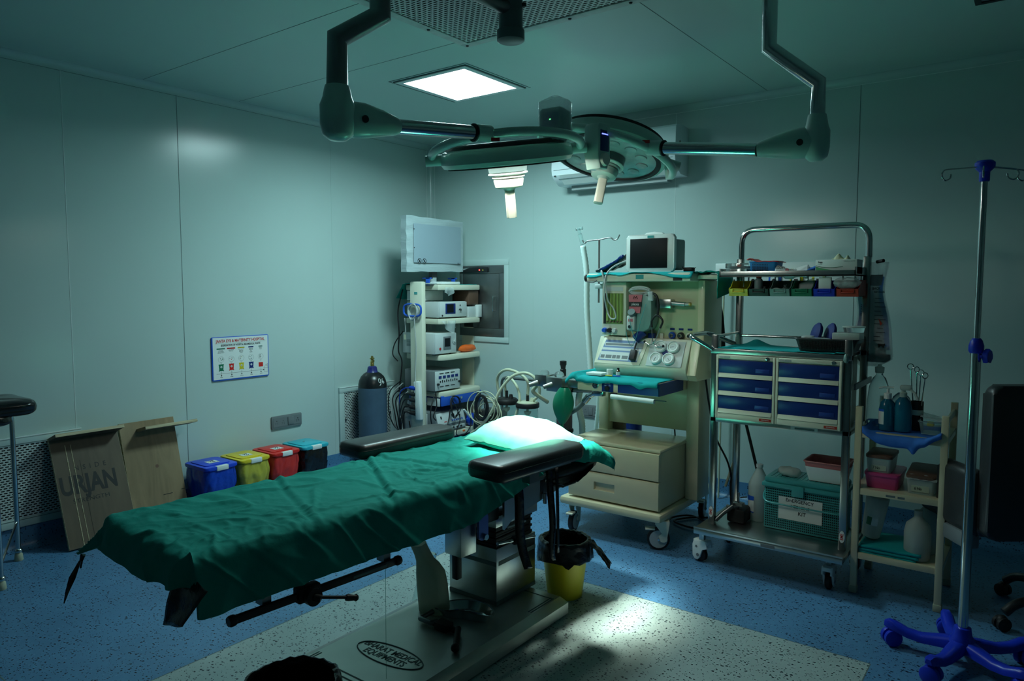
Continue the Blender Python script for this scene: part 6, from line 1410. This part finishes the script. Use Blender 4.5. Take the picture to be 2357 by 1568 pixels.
m = MB('ink'); m.text('TEDDYY', .018, T(3.517, -1.0915, 1.600) @ R(PI / 2, 0, 0), 'ink', .75, 'CENTER', .0003, .0003).text('EASY DIAPER', .005, T(3.512, -1.0915, 1.586) @ FRONT, 'ink', 1, 'CENTER', .0003); m.m('rose').cyl((3.553, -1.089, 1.588), (3.553, -1.0925, 1.588), .0095, n=18); m.m('seam')
for k in range(3): m.tube([(3.574 + .011 * k + .004 * math.cos(q), -1.0915, 1.589 + .004 * math.sin(q)) for q in [2 * PI * j / 12 for j in range(12)]], .0008, 4, True)
m.build('print', t)
m = MB('bluecloth').grid(lambda u, v: (3.60 + .08 * u, -1.075 + .09 * v, 1.575 + .035 * u * (1 - .4 * abs(2 * v - 1)) + .006 * n3(u * 8, v * 8)), 14, 12); m.build('flap', t, solid=.004)
t = thing('glove_box', 'white and green glove box with pale gloves poking out, upper shelf', 'glove box', (3.79, -1.0, 1.563))
m = MB('label').box((3.69, -1.08, 1.564), (3.885, -.95, 1.638), .002); bx_ = m.build('carton', t)
m = MB(mat('box_green', (.10, .45, .18), rough=.4)).prism([(3.692, 1.566), (3.86, 1.566), (3.83, 1.577), (3.77, 1.586), (3.72, 1.595), (3.692, 1.604)], .0006, Matrix(((1, 0, 0, 0), (0, 0, -1, -1.0802), (0, 1, 0, 0), (0, 0, 0, 1))))
m.m('greenp').tube([(3.692, -1.081, 1.609), (3.72, -1.081, 1.601), (3.77, -1.081, 1.598), (3.82, -1.081, 1.602)], .0012, 4, smooth=4); m.text('Supp', .012, T(3.713, -1.0805, 1.626) @ FRONT, 'ink', .9, 'CENTER', .0002, .0003).text('SURGICAL GLOVES', .007, T(3.85, -1.0805, 1.629) @ FRONT, 'seam', .9, 'CENTER', .0002)
m.text('Examination', .004, T(3.712, -1.0805, 1.616) @ FRONT, 'seam', 1, 'CENTER', .0002); m.build('print', bx_)
m = MB('goldw').grid(lambda u, v: (3.755 + .085 * u, -1.04 + .05 * v, 1.639 + (.030 * math.exp(-((u - .35) / .22) ** 2) + .022 * math.exp(-((u - .85) / .10) ** 2)) * math.sin(PI * v) ** .5 + .004 * n3(u * 9, v * 6)), 24, 12); m.build('glove', t, angle=80)
# hanging bins
for i, (k, nm) in enumerate((('yellowp', 'yellow'), ('dark', 'black'), ('greyp', 'grey'), ('greenp', 'green'), ('ivblue', 'blue'), ('redp', 'red'))):
    x0 = 3.243 + .110 * i; x1 = x0 + .103; y0, y1 = -1.085, -.91; z0, z1 = 1.452, 1.535
    t = thing('storage_bin', nm + ' open-fronted storage bin hanging under the upper shelf', 'storage bin', ((x0 + x1) / 2, -1.0, z0), 'coloured storage bins in a row')
    m = MB(k)
    prof = [(y0 + .012, z0), (y0, z0 + .038), (y0 + .035, z0 + .052), (y0 + .06, z1), (y1, z1), (y1, z0)]
    for xa in (x0, x1 - .003): m.prism(prof, .003, Matrix(((0, 0, 1, xa), (1, 0, 0, 0), (0, 1, 0, 0), (0, 0, 0, 1))))
    m.box((x0, y0 + .012, z0), (x1, y1, z0 + .003)).box((x0, y1 - .003, z0), (x1, y1, z1)); m.prism([(y0 + .012, z0), (y0, z0 + .038), (y0 + .003, z0 + .039), (y0 + .015, z0)], x1 - x0, Matrix(((0, 0, 1, x0), (1, 0, 0, 0), (0, 1, 0, 0), (0, 0, 0, 1))))
    bd = m.build('body', t)
    m = MB(k).box((x0 + .02, y0 - .002, z0 + .018), (x1 - .02, y0 + .008, z0 + .023), .001).box((x0 + .02, y0 - .003, z0 + .036), (x1 - .02, y0 + .004, z0 + .040), .001).box((x0 + .02, y0 - .002, z0 + .018), (x0 + .023, y0 + .006, z0 + .038)).box((x1 - .023, y0 - .002, z0 + .018), (x1 - .02, y0 + .006, z0 + .038)); m.build('label_slot', bd)
m = MB('casd').lathe([(.020, 0), (.022, .004), (.022, .05), (.018, .062), (.011, .068)], (3.398, -1.06, 1.48), n=22); m.m('redp').lathe([(.014, .068), (.014, .082)], (3.398, -1.06, 1.48), n=20); m.build('bottle', loc=(3.398, -1.06, 1.48), label='small dark bottle with red cap standing in the black storage bin', cat='bottle')
m = MB('glass').lathe([(.010, 0), (.010, .014), (.005, .02), (.006, .026)], (3.43, -1.06, 1.478), n=14); m.build('vial', loc=(3.43, -1.06, 1.478), label='tiny glass vial in the black storage bin beside the dark bottle', cat='vial')
pouch('pad', 'white rounded pad in the grey storage bin', 'pad', 'frost', (3.492, -1.05, 1.472), .022, .03, .012, 0, 2)
m = MB('glass').lathe([(.013, 0), (.013, .022), (.006, .03), (.008, .04)], (3.535, -1.055, 1.472), n=16); m.build('vial', loc=(3.535, -1.055, 1.472), label='clear glass vial in the grey storage bin', cat='vial')
m = MB('film').grid(lambda u, v: (3.592 + .075 * u, -1.03 + .03 * v, 1.47 + (.05 + .03 * u) * v), 10, 8); m.build('plastic_sleeve', loc=(3.63, -1.02, 1.47), label='clear plastic sleeves leaning in the green storage bin', cat='sleeve', solid=.004)
MB('label').box((3.706, -1.075, 1.472), (3.765, -1.055, 1.55), .002).build('card_box', loc=(3.735, -1.06, 1.472), label='pale card box standing in the blue storage bin', cat='box')
pouch('plastic_bag', 'crumpled clear plastic bag overflowing the red storage bin', 'bag', 'film', (3.835, -1.055, 1.492), .062, .035, .028, 0, 5, 36)
# large hanging bag behind the right post
t = thing('hanging_bag', 'large clear bag with blue edges and printed sheet hanging behind the trolley post', 'bag', (3.91, -.80, 1.08))
def hb(u, v, dy=0.):
    z = 1.63 - .545 * v; wl = 3.835 + .02 * n3(0, v * 3) - .012 * v; wr = 3.985 - .025 * math.exp(-((v - .28) / .2) ** 2) + .035 * v ** 1.5
    if v > .93: wl += (v - .93) * .5; wr -= (v - .93) * 1.0
    x = wl + (wr - wl) * u; return (x, -.80 + dy + .012 * math.sin(PI * u) * (1 if dy >= 0 else -1) + .006 * n3(u * 5, v * 7), z)
m = MB('film'); m.grid(lambda u, v: hb(u, v, -.012), 30, 40).grid(lambda u, v: hb(u, v, .012), 20, 20); fb = m.build('plastic_film', t)
m = MB(mat('bag_paper', (.42, .48, .46), rough=.5)); m.grid(lambda u, v: tuple(Vector(hb(.12 + .72 * u, .15 + .75 * v)) + Vector((0, -.004, 0))), 20, 20)
m.m('bluecloth')
for a, b in ((.05, .16), (.80, .94)): m.grid(lambda u, v: tuple(Vector(hb(a + (b - a) * u, .14 + .70 * v)) + Vector((0, -.0055, 0))), 6, 20)
m.m('black').grid(lambda u, v: tuple(Vector(hb(.10 + .78 * u, .12 + .10 * v)) + Vector((0, -.0065, 0))), 14, 6).grid(lambda u, v: tuple(Vector(hb(.10 + .85 * u, .88 + .08 * v)) + Vector((0, -.0065, 0))), 14, 6)
pr = m.build('printed_sheet', t)
m = MB('ink'); m.text('BACK', .018, T(3.93, -.826, 1.492) @ FRONT, 'ink', .8, 'CENTER', .0002, .0004).text('REST-SLABS', .014, T(3.945, -.826, 1.474) @ FRONT, 'ink', .7, 'CENTER', .0002, .0003)
for k in range(7): m.box((3.86, -.826, 1.405 - .009 * k), (3.885, -.8255, 1.4085 - .009 * k))
for k in range(11): m.box((3.925, -.826, 1.44 - .022 * k), (3.955 + .012 * ((k * 7) % 3), -.8255, 1.4425 - .022 * k))
m.m('redp').prism([(3.945, 1.34), (3.965, 1.31), (3.955, 1.30)], .0005, Matrix(((1, 0, 0, 0), (0, 0, -1, -.8262), (0, 1, 0, 0), (0, 0, 0, 1))))
m.m('ink').prism([(3.945, 1.20), (3.95, 1.206), (3.972, 1.205), (3.98, 1.208), (3.983, 1.198), (3.976, 1.194), (3.976, 1.186), (3.97, 1.186), (3.969, 1.193), (3.957, 1.193), (3.955, 1.186), (3.949, 1.186), (3.95, 1.195)], .0005, Matrix(((1, 0, 0, 0), (0, 0, -1, -.8262), (0, 1, 0, 0), (0, 0, 0, 1))))
m.build('print', pr)
MB('black').cyl((3.93, -.83, 1.63), (3.965, -.86, 1.635), .009, n=12).build('clamp_knob', t)
# lower shelf things
t = thing('foot_switch', 'black foot switch with steel clamp on the lower shelf of the drawer trolley', 'foot switch', (3.33, -1.05, .208))
MB('black').box((3.275, -1.13, .208), (3.375, -1.0, .285), .012).build('body', t)
m = MB('steeld').tube([(3.24, -1.20, .225), (3.27, -1.17, .262), (3.31, -1.13, .30)], .012, 10).cyl((3.33, -1.10, .27), (3.33, -1.10, .37), .006, n=10).box((3.305, -1.12, .30), (3.36, -1.08, .318), .004).cyl((3.34, -1.1, .345), (3.37, -1.08, .35), .004, n=8); m.build('clamp', t)
t = thing('gallon_bottle', 'large clear plastic bottle with white cap and blue label on the lower shelf', 'bottle', (3.40, -.97, .207))
MB('water' if 0 else 'frost').lathe([(.050, 0), (.056, .006), (.057, .20), (.052, .215), (.018, .285), (.015, .288), (.015, .30)], (3.405, -.985, .207), n=32, caps=True).build('body', t, angle=60)
MB('label').lathe([(.018, .295), (.019, .312), (.001, .313)], (3.405, -.985, .207), n=20, caps=True).build('cap', t)
m = MB('label'); m.grid(lambda u, v: (3.405 + .0578 * math.cos(-PI * .95 + 1.25 * u), -.985 + .0578 * math.sin(-PI * .95 + 1.25 * u), .255 + .09 * v), 14, 3); m.m('plasblue').grid(lambda u, v: (3.405 + .0584 * math.cos(-PI * .95 + 1.25 * u), -.985 + .0584 * math.sin(-PI * .95 + 1.25 * u), .325 + (.022 + .012 * (1 - u)) * v - .012 * (1 - u)), 14, 2).grid(lambda u, v: (3.405 + .0584 * math.cos(-PI * .95 + 1.25 * u), -.985 + .0584 * math.sin(-PI * .95 + 1.25 * u), .255 + .006 * v), 14, 2); m.build('label', t)
# emergency kit basket
t = thing('kit_basket', 'teal lattice basket with lid and handwritten EMERGENCY KIT paper label', 'basket', (3.66, -.98, .207))
ex0, ex1, ey0, ey1, ez0, ez1 = 3.462, 3.862, -1.10, -.87, .207, .435
m = MB('mint').box((ex0 + .006, ey0 + .006, ez0), (ex1 - .006, ey1 - .006, ez1), .006); bd = m.build('body', t)
m = MB('tealbox'); m2 = MB('cavity')
for i in range(40):
    for j in range(17):
        x = ex0 + .014 + .0096 * i; z = ez0 + .012 + .0125 * j; m2.box((x, ey0 + .0045, z), (x + .0055, ey0 + .0062, z + .0065))
for i in range(22):
    for j in range(17):
        y = ey0 + .014 + .0096 * i; z = ez0 + .012 + .0125 * j; m2.box((ex0 + .0045, y, z), (ex0 + .0062, y + .0055, z + .0065))
m2.build('lattice_holes', bd)
m = MB('mint').box((ex0 - .006, ey0 - .008, ez1), (ex1 + .006, ey1 + .006, ez1 + .022), .006).box((ex0 + .004, ey0 + .004, ez1 + .02), (ex1 - .004, ey1 - .006, ez1 + .052), .012)
for k in range(16): m.box((ex0 + .03 + .022 * k, ey0 + .03, ez1 + .05), (ex0 + .038 + .022 * k, ey1 - .03, ez1 + .054))
ld = m.build('lid', t); MB('mint').box((3.615, ey0 - .014, ez1 - .032), (3.675, ey0 - .002, ez1 + .024), .003).build('latch', ld)
m = MB('mint').tube(roundpath([(ex0 - .004, -.985, ez1 - .01), (ex0 - .012, -1.06, .37), (ex0 + .02, ey0 - .012, .352), (ex1 - .01, ey0 - .012, .348), (ex1 + .01, -1.06, .37), (ex1 + .004, -.985, ez1 - .01)], .03), .0045, 8); m.build('handle', t)
m = MB('label').box((3.545, ey0 + .0025, .272), (3.765, ey0 + .0042, .392)); yy = ey0 + .0022
def hand(s_, x, z, sz, m=m): m.text(s_, sz, T(x, yy, z) @ R(PI / 2, 0, 0) @ rotz(-.03), 'ink', .95, 'CENTER', .0003, .0003)
hand('EmERGENCY', 3.652, .375, .026); hand('MEDICINE', 3.655, .345, .022); hand('KIT', 3.665, .311, .028); m.build('paper_label', bd)
pouch('packet', 'plastic-wrapped white packet on the basket lid', 'packet', 'frost', (3.575, -1.02, .488), .062, .045, .024, -.2, 7)
t, b = basket('basket', T(3.765, -.985, .489) @ rotz(.0), .21, .19, .105, 'salmon', 'pink-rimmed white plastic basket standing on the kit basket lid', (3.765, -.985, .489), .76)
m = MB('white'); 
lo = rrect(.21 * .78, .19 * .78, .015); hi = rrect(.21 * .94, .19 * .94, .02); A = [m._v((3.765 + x * 1.02, -.985 + y * 1.02, .492)) for x, y in lo]; B = [m._v((3.765 + x * 1.035, -.985 + y * 1.035, .568)) for x, y in hi]
for i in range(len(A)): m._f((A[i], A[(i + 1) % len(A)], B[(i + 1) % len(A)], B[i]))
m.build('white_side', b)
MB('black').cyl((3.18, -.62, .74), (3.36, -.60, .05), .009, n=10).build('mop_handle', loc=(3.3, -.6, .05), label='thin black stick leaning behind the drawer trolley', cat='stick')
m = MB('hose').tube([(3.17, -.70, .48), (3.14, -.70, .38), (3.11, -.70, .28)], .008, 8, smooth=4); m.build('hose', loc=(3.11, -.7, .28), label='short yellow hose end behind the left post of the drawer trolley', cat='hose')
m = MB('cable').tube([(3.16, -.66, .42), (3.14, -.68, .30), (3.17, -.72, .12), (3.22, -.74, .03), (3.30, -.72, .012)], .012, 8, smooth=6); m.build('cable', loc=(3.3, -.72, .005), label='thick black cable on the floor behind the left end of the drawer trolley', cat='cable')
# ================================================================ CREAM UTILITY RACK
rx0, rx1, ryf, ryr = 3.925, 4.315, -1.20, -.80; q = .03
t = thing('utility_rack', 'cream painted metal three-shelf rack to the right of the drawer trolley', 'rack', (4.12, -1.0, 0))
for x, y, zt in ((rx0, ryf, .925), (rx1 - q, ryf, .915), (rx0, ryr - q, .925), (rx1 - q, ryr - q, .93)):
    l = MB('beige').box((x, y, .03), (x + q, y + q, zt), .002).build('leg', t); MB('milk').box((x - .003, y - .003, 0), (x + q + .003, y + q + .003, .035), .004).build('rubber_foot', l)
for z in (.80, .52, .20):
    m = MB('beige').box((rx0 + .004, ryf + .006, z), (rx1 - .004, ryr - .006, z + .006)).box((rx0 + q, ryf + .004, z - .025), (rx1 - q, ryf + .009, z + .004), .001).box((rx0 + q, ryr - .009, z - .025), (rx1 - q, ryr - .004, z + .004)).box((rx0 + .004, ryf + q, z - .025), (rx0 + .009, ryr - q, z + .004)).box((rx1 - .009, ryf + q, z - .025), (rx1 - .004, ryr - q, z + .004)); m.build('shelf', t)
MB('beige').box((rx1 - .02, ryf + q, .87), (rx1 - .008, ryr - q, .90), .002).build('side_bar', t)
MB('steeld').box((rx0 - .015, ryf + .02, 1.0), (rx0 - .005, ryr, 1.03)).build('bar', t)
m = MB('seam').box((4.07, ryf + .0035, .503), (4.11, ryf + .0045, .513)).box((4.12, ryf + .0035, .502), (4.15, ryf + .0045, .512)); m.build('stencil', t)
# blue cloth
def bc(u, v):
    x = rx0 + .035 + (rx1 - rx0 - .06) * u; y = ryf - .012 + (.33) * v; z = .809 + .002 * n3(x * 9, y * 9)
    sag = .012 * math.sin(PI * u)
    if v < .16:
        k = (.16 - v) / .16; drop = .062 * (.55 + .45 * math.sin(PI * min(1, u * 1.1))) + (.03 * math.exp(-((u - .66) / .05) ** 2)); z -= k * drop; y = ryf - .006 - .014 * math.sin(PI * k) - .004 * n3(u * 9, v * 9) - .008 * math.exp(-((u - .85) / .12) ** 2)
        if u < .18: z += .03 * (1 - u / .18) * (1 - k * .2)
        if u > .8: z += .035 * ((u - .8) / .2)
    elif u < .06 or u > .94: z += .02
    return (x, y, z)
cloth_over('rack_cloth', bc, 'bluecloth', (4.1, -1.05, .807), 'blue cloth lining the top shelf of the cream rack, edge hanging over', nu=50, nv=36)
def bottle(name, lab, c, prof, k, cap=None, capk='white', scale=1., n=26):
    t = thing(name, lab, 'bottle', c); MB(k).lathe([(r * scale, h * scale) for r, h in prof], c, n=n).build('body', t, angle=60)
    if cap: MB(capk).lathe([(r * scale, h * scale) for r, h in cap], c, n=18).build('cap', t)
    return t
z0 = .812
bottle('jerry_bottle', 'tall clear empty bottle at the back left of the rack top shelf', (3.99, -1.0, z0), [(.05, 0), (.054, .01), (.052, .12), (.045, .19), (.03, .235), (.016, .25), (.016, .265)], 'glass', [(.020, .262), (.022, .29), (.010, .295), (.008, .305)], 'frost')
t = bottle('pump_bottle', 'blue liquid bottle with white pump and label on the rack top shelf', (4.05, -1.12, z0), [(.034, 0), (.037, .006), (.037, .10), (.03, .135), (.016, .15), (.015, .158)], 'bluefluid', [(.017, .152), (.017, .178), (.006, .182), (.006, .205)])
m = MB('white').tube([(4.055, -1.12, 1.015), (4.075, -1.12, 1.018), (4.03, -1.125, 1.019), (4.012, -1.13, 1.012)], .005, 8); m.build('pump_head', t)
m = MB('label').grid(lambda u, v: (4.05 + .0376 * math.cos(-2.75 + .95 * u), -1.12 + .0376 * math.sin(-2.75 + .95 * u), z0 + .03 + .07 * v), 8, 2); m.m('plasblue').grid(lambda u, v: (4.05 + .0379 * math.cos(-2.75 + .95 * u), -1.12 + .0379 * math.sin(-2.75 + .95 * u), z0 + .092 + .012 * v), 8, 2); m.build('label', t)
t = bottle('spray_bottle', 'blue liquid spray bottle with clear trigger on the rack top shelf', (4.115, -1.11, z0), [(.036, 0), (.040, .006), (.040, .11), (.032, .145), (.014, .165), (.013, .172)], 'bluefluid', [(.016, .165), (.016, .185), (.010, .19), (.009, .205)], 'frost')
m = MB('frost').box((4.10, -1.13, 1.01), (4.15, -1.10, 1.035), .008).tube([(4.14, -1.12, 1.02), (4.165, -1.13, 1.0), (4.18, -1.14, .97)], .006, 8); m.build('trigger', t)
bottle('jar', 'clear round jar behind the pump and spray bottles on the rack', (4.09, -1.0, z0), [(.055, 0), (.06, .02), (.058, .10), (.035, .15), (.015, .17)], 'glass')
t = thing('forceps_jar', 'dark jar holding ring-handled forceps on the rack top shelf', 'jar', (4.165, -1.04, z0)); m = MB('dark').lathe([(.026, 0), (.028, .005), (.028, .14), (.025, .14), (.025, .01)], (4.165, -1.04, z0), n=24, caps=False); m.m('label').lathe([(.0285, .075), (.0285, .10)], (4.165, -1.04, z0), n=24, caps=False); m.build('jar_body', t)
for i, (x, tx, ang, lab) in enumerate(((4.158, 4.132, .3, 'forceps at the left of the dark jar'), (4.165, 4.160, .9, 'forceps second from left in the dark jar'), (4.17, 4.178, .1, 'forceps third from left in the dark jar'), (4.175, 4.198, .7, 'forceps at the right of the dark jar'))):
    top = Vector((tx, -1.05 - .01 * i, 1.105 - .012 * i)); base = Vector((x, -1.04, .84)); m = MB('chrome').tube([base, top], .0028, 8); R_ = .0135
    m.tube([top + Vector((R_ * math.cos(a_) * math.cos(ang), R_ * math.cos(a_) * math.sin(ang), R_ + R_ * math.sin(a_))) for a_ in [2 * PI * k / 20 for k in range(20)]], .0022, 6, True); m.build('forceps', loc=tuple(base), label='steel ring-handled ' + lab, cat='forceps', group='forceps in the dark jar')
t, b = basket('tray', T(4.235, -1.08, z0), .10, .13, .06, 'glass', 'clear plastic tray of packets at the right of the rack top shelf', (4.235, -1.08, z0), .8)
MB('yellowp').box((4.215, -1.10, .845), (4.245, -1.07, .866), .005).build('packet', loc=(4.23, -1.085, .845), label='small yellow packet in the clear tray on the rack', cat='packet')
m = MB('film').grid(lambda u, v: (4.19 + .10 * u, -1.12 + .12 * v, .895 - .02 * u + .006 * n3(u * 6, v * 6)), 12, 12); m.build('plastic_sleeve', loc=(4.24, -1.06, .88), label='clear plastic sleeves lying over the tray at the rack right end', cat='sleeve', solid=.006)
# second shelf boxes
def lidbox(name, lab, x0, x1, y0, y1, z, h, k, lk, text=None, lh=.014, ajar=0.):
    t = thing(name, lab, 'box', ((x0 + x1) / 2, (y0 + y1) / 2, z)); w, d = x1 - x0, y1 - y0; c = T((x0 + x1) / 2, (y0 + y1) / 2, z)
    m = MB(k, c); A = [m._v((x, y, 0)) for x, y in rrect(w * .86, d * .86, .015)]; B = [m._v((x, y, h)) for x, y in rrect(w * .96, d * .96, .015)]; n = len(A); m._f(A[::-1]); m._f(B)
    for i in range(n): m._f((A[i], A[(i + 1) % n], B[(i + 1) % n], B[i]))
    b = m.build('body', t); MB(lk, c @ T(0, 0, h) @ R(ajar, 0, 0)).prism(rrect(w, d, .016), lh, None, .004).build('lid', t)
    if text:
        m = MB(mat('tape_' + name + str(int(x0 * 100)), (.45, .52, .40), rough=.6), c).box((-w * .30, -d * .455, h * .15), (w * .28, -d * .44, h * .85))
        for i, s_ in enumerate(text): m.text(s_, .019, T(-.01, -d * .458, h * (.66 - .34 * i)) @ FRONT, 'ink', .8, 'CENTER', .0002, .0002)
        m.build('tape_label', b)
    return t
lidbox('container', 'pink translucent box under the GLOVES container on the rack middle shelf', 3.965, 4.12, -1.165, -.93, .527, .062, 'pink', 'pink')
lidbox('container', 'white box with brown lid labelled GLOVES 7No on the pink box', 3.968, 4.085, -1.16, -.95, .604, .070, 'frost', 'brown', ['GLOVES', '7 No'])
lidbox('container', 'white box with ajar brown lid and tape label at the right of the middle shelf', 4.145, 4.27, -1.165, -.95, .527, .085, 'frost', 'brown', ['GLOVES', '6 No'], ajar=.10)
m = MB('film').grid(lambda u, v: (4.14 + .135 * u, -1.17 + .03 * v + .006 * n3(u * 9, v * 4), .600 + .018 * v + .006 * n3(u * 7, v * 5, 2)), 20, 6); m.build('plastic_wrap', loc=(4.2, -1.15, .6), label='crumpled plastic sticking out under the ajar brown lid', cat='plastic wrap')
# bottom shelf
m = MB('teal')
for k in range(3): m.grid(lambda u, v: (3.945 + .26 * u + .01 * k, -1.185 + .26 * v, .212 + .016 * k + .004 * n3(u * 4, v * 4, k) + .010 * math.sin(PI * v)), 16, 12)
m.build('folded_drape', loc=(4.08, -1.05, .208), label='folded teal drapes on the bottom shelf of the cream rack', cat='folded cloth', solid=.012)
t = thing('jug', 'translucent jug with green label lying tilted on the folded drapes', 'jug', (4.0, -1.07, .262)); M = T(3.99, -1.08, .262) @ R(0, math.radians(8), 0)
MB('frost', M).lathe([(.035, 0), (.042, .008), (.05, .15), (.052, .205), (.046, .21)], n=26).build('body', t, angle=60)
m = MB('label', M).grid(lambda u, v: (.0475 * math.cos(-1.9 + .9 * u), -.0 + .0475 * math.sin(-1.9 + .9 * u), .07 + .07 * v), 8, 2); m.m('greenp').grid(lambda u, v: (.048 * math.cos(-2.1 + .5 * u), .048 * math.sin(-2.1 + .5 * u), .07 + .04 * v), 6, 2); m.build('label', t)
bottle('jerry_bottle', 'translucent bottle standing at the right of the rack bottom shelf', (4.20, -1.12, .207), [(.050, 0), (.056, .01), (.058, .13), (.050, .17), (.02, .20), (.016, .215)], 'frost', [(.018, .21), (.018, .235)], 'frost')
bottle('jerry_bottle', 'second translucent bottle behind the other at the rack bottom right', (4.22, -.99, .207), [(.045, 0), (.05, .01), (.052, .15), (.045, .19), (.018, .22), (.015, .24)], 'frost', [(.017, .235), (.017, .26)], 'frost')

# ================================================================ OFFICE CHAIR AT THE RIGHT EDGE
cc = Vector((4.84, -1.0, 0))
t = thing('office_chair', 'black office chair seen from behind at the right edge', 'chair', cc)
Mc = T(4.602, -1.256, 0) @ rotz(YAW)
def pad3(M, w, d, h, k, r=.04):
    m = MB(k, M); m.prism(rrect(w, h, r), d, T(0, d / 2, 0) @ R(PI / 2, 0, 0), min(.018, d * .4)); return m
pad3(Mc @ T(.09, 0, .76), .52, .07, .66, 'vinyl').build('backrest', t, angle=60)
pad3(Mc @ T(-.165, .16, .57), .075, .24, .29, 'vinyl', .035).build('armrest', t, angle=60)
MB('casd', Mc).box((-.20, .06, .36), (-.135, .28, .43), .01).build('armrest_panel', t)
pad3(Mc @ T(.36, .16, .57), .075, .24, .29, 'vinyl', .035).build('armrest', t, angle=60)
MB('vinyl', Mc).box((-.17, .02, .42), (.33, .48, .52), .03).build('seat', t, angle=60)
MB('steeld').cyl((cc.x, cc.y, .14), (cc.x, cc.y, .42), .028, n=18).build('gas_lift', t)
for k in range(5):
    a = math.radians(218 + 72 * k); d = Vector((math.cos(a), math.sin(a), 0)); 
    m = MB('vinyl').tube([cc + Z * .15, cc + d * .16 + Z * .145, cc + d * .30 + Z * .12, cc + d * .36 + Z * .08], .02, 12, smooth=6, rs=None); l = m.build('leg', t)
    c_ = cc + d * .37; n_ = Vector((-d.y, d.x, 0)); m = MB('black')
    for s_ in (-1, 1): m.lathe([(.022, 0), (.030, .003), (.030, .018), (.022, .021)], c_ + Z * .031 + n_ * (.004 * s_), n_ * s_, 18)
    m.sphere(c_ + Z * .045, .024, 12); m.build('caster', l)

# ================================================================ IV STAND
ic = Vector((4.435, -1.66, 0))
t = thing('drip_stand', 'steel drip stand with cobalt blue five-legged base and blue hook head', 'drip stand', ic)
base = MB('ivblue').lathe([(.042, .055), (.052, .07), (.050, .095), (.034, .118), (.030, .15), (.022, .152)], ic, n=28).build('base_hub', t)
for k in range(5):
    a = math.radians(180 + 72 * k); d = Vector((math.cos(a), math.sin(a), 0)); s_ = Vector((-d.y, d.x, 0)); m = MB('ivblue'); prev = None
    for f_, w_, zt_, zb_ in ((.02, .030, .105, .060), (.08, .028, .095, .055), (.14, .024, .082, .050), (.19, .024, .086, .056), (.235, .024, .104, .070), (.262, .020, .108, .078), (.278, .012, .100, .082)):
        rg = [m._v(ic + d * f_ + s_ * w_ * sx + Z * z) for sx, z in ((-1, zb_), (1, zb_), (1, zt_ - .012), (.6, zt_), (-.6, zt_), (-1, zt_ - .012))]
        if prev:
            for i in range(6): m._f((prev[i], prev[(i + 1) % 6], rg[(i + 1) % 6], rg[i]))
        else: m._f(rg[::-1])
        prev = rg
    m._f(prev); l = m.build('leg', t, angle=50)
    c_ = ic + d * .25; u_ = rotz(.6 + k) @ s_
    m = MB('ivblue')
    for sg in (-1, 1): m.lathe([(.020, 0), (.034, .003), (.035, .008), (.035, .020), (.030, .024)], c_ + Z * .036 + u_ * (.004 * sg), u_ * sg, 20)
    m.cyl(c_ + Z * .04, c_ + Z * .08, .012, n=12); m.build('caster', l)
MB('chrome').cyl(ic + Z * .10, ic + Z * 1.27, .0185, n=24).build('outer_tube', t)
MB('chrome').cyl(ic + Z * 1.25, ic + Z * 1.93, .0115, n=20).build('inner_tube', t)
m = MB('ivblue').lathe([(.021, 0), (.026, .008), (.026, .03), (.020, .05), (.014, .058)], ic + Z * 1.245, n=24); col_ = m.build('lock_collar', t)
kn = [( (.030 if i % 2 == 0 else .020) * math.cos(2 * PI * i / 10 + .3), (.030 if i % 2 == 0 else .020) * math.sin(2 * PI * i / 10 + .3)) for i in range(10)]
dk = (RT * .55 - FH * .8).normalized(); Mk = Matrix((Z.cross(dk).normalized(), Z, dk)).transposed().to_4x4(); Mk.translation = ic + Z * 1.235 + dk * .03
m = MB('ivblue', Mk).prism(kn, .02, None, .005); m.cyl((0, 0, -.02), (0, 0, .0), .009, n=12); m.build('star_knob', col_)
m = MB('ivblue').lathe([(.016, 0), (.018, .004), (.018, .035), (.030, .048), (.034, .055), (.034, .07), (.026, .078), (.001, .08)], ic + Z * 1.90, n=26); hd = m.build('hook_head', t)
for k in range(4):
    a = YAW + math.radians((183, 235, 335, -2)[k]); d = Vector((math.cos(a), math.sin(a), 0)); L = (.13, .085, .07, .12)[k]; p0 = ic + Z * 1.955 + d * .02
    e = p0 + d * L - Z * (.012); R_ = .020
    pts = [p0, p0 + d * L * .5 - Z * .006, e] + [e + d * (R_ * .9 * math.sin(q_) * -(-1)) - Z * (R_ - R_ * math.cos(q_)) for q_ in [PI * .25, PI * .5, PI * .8, PI, PI * 1.3, PI * 1.55]]
    m = MB('chrome').tube(pts, .0028, 8, smooth=5); m.build('hook', hd)
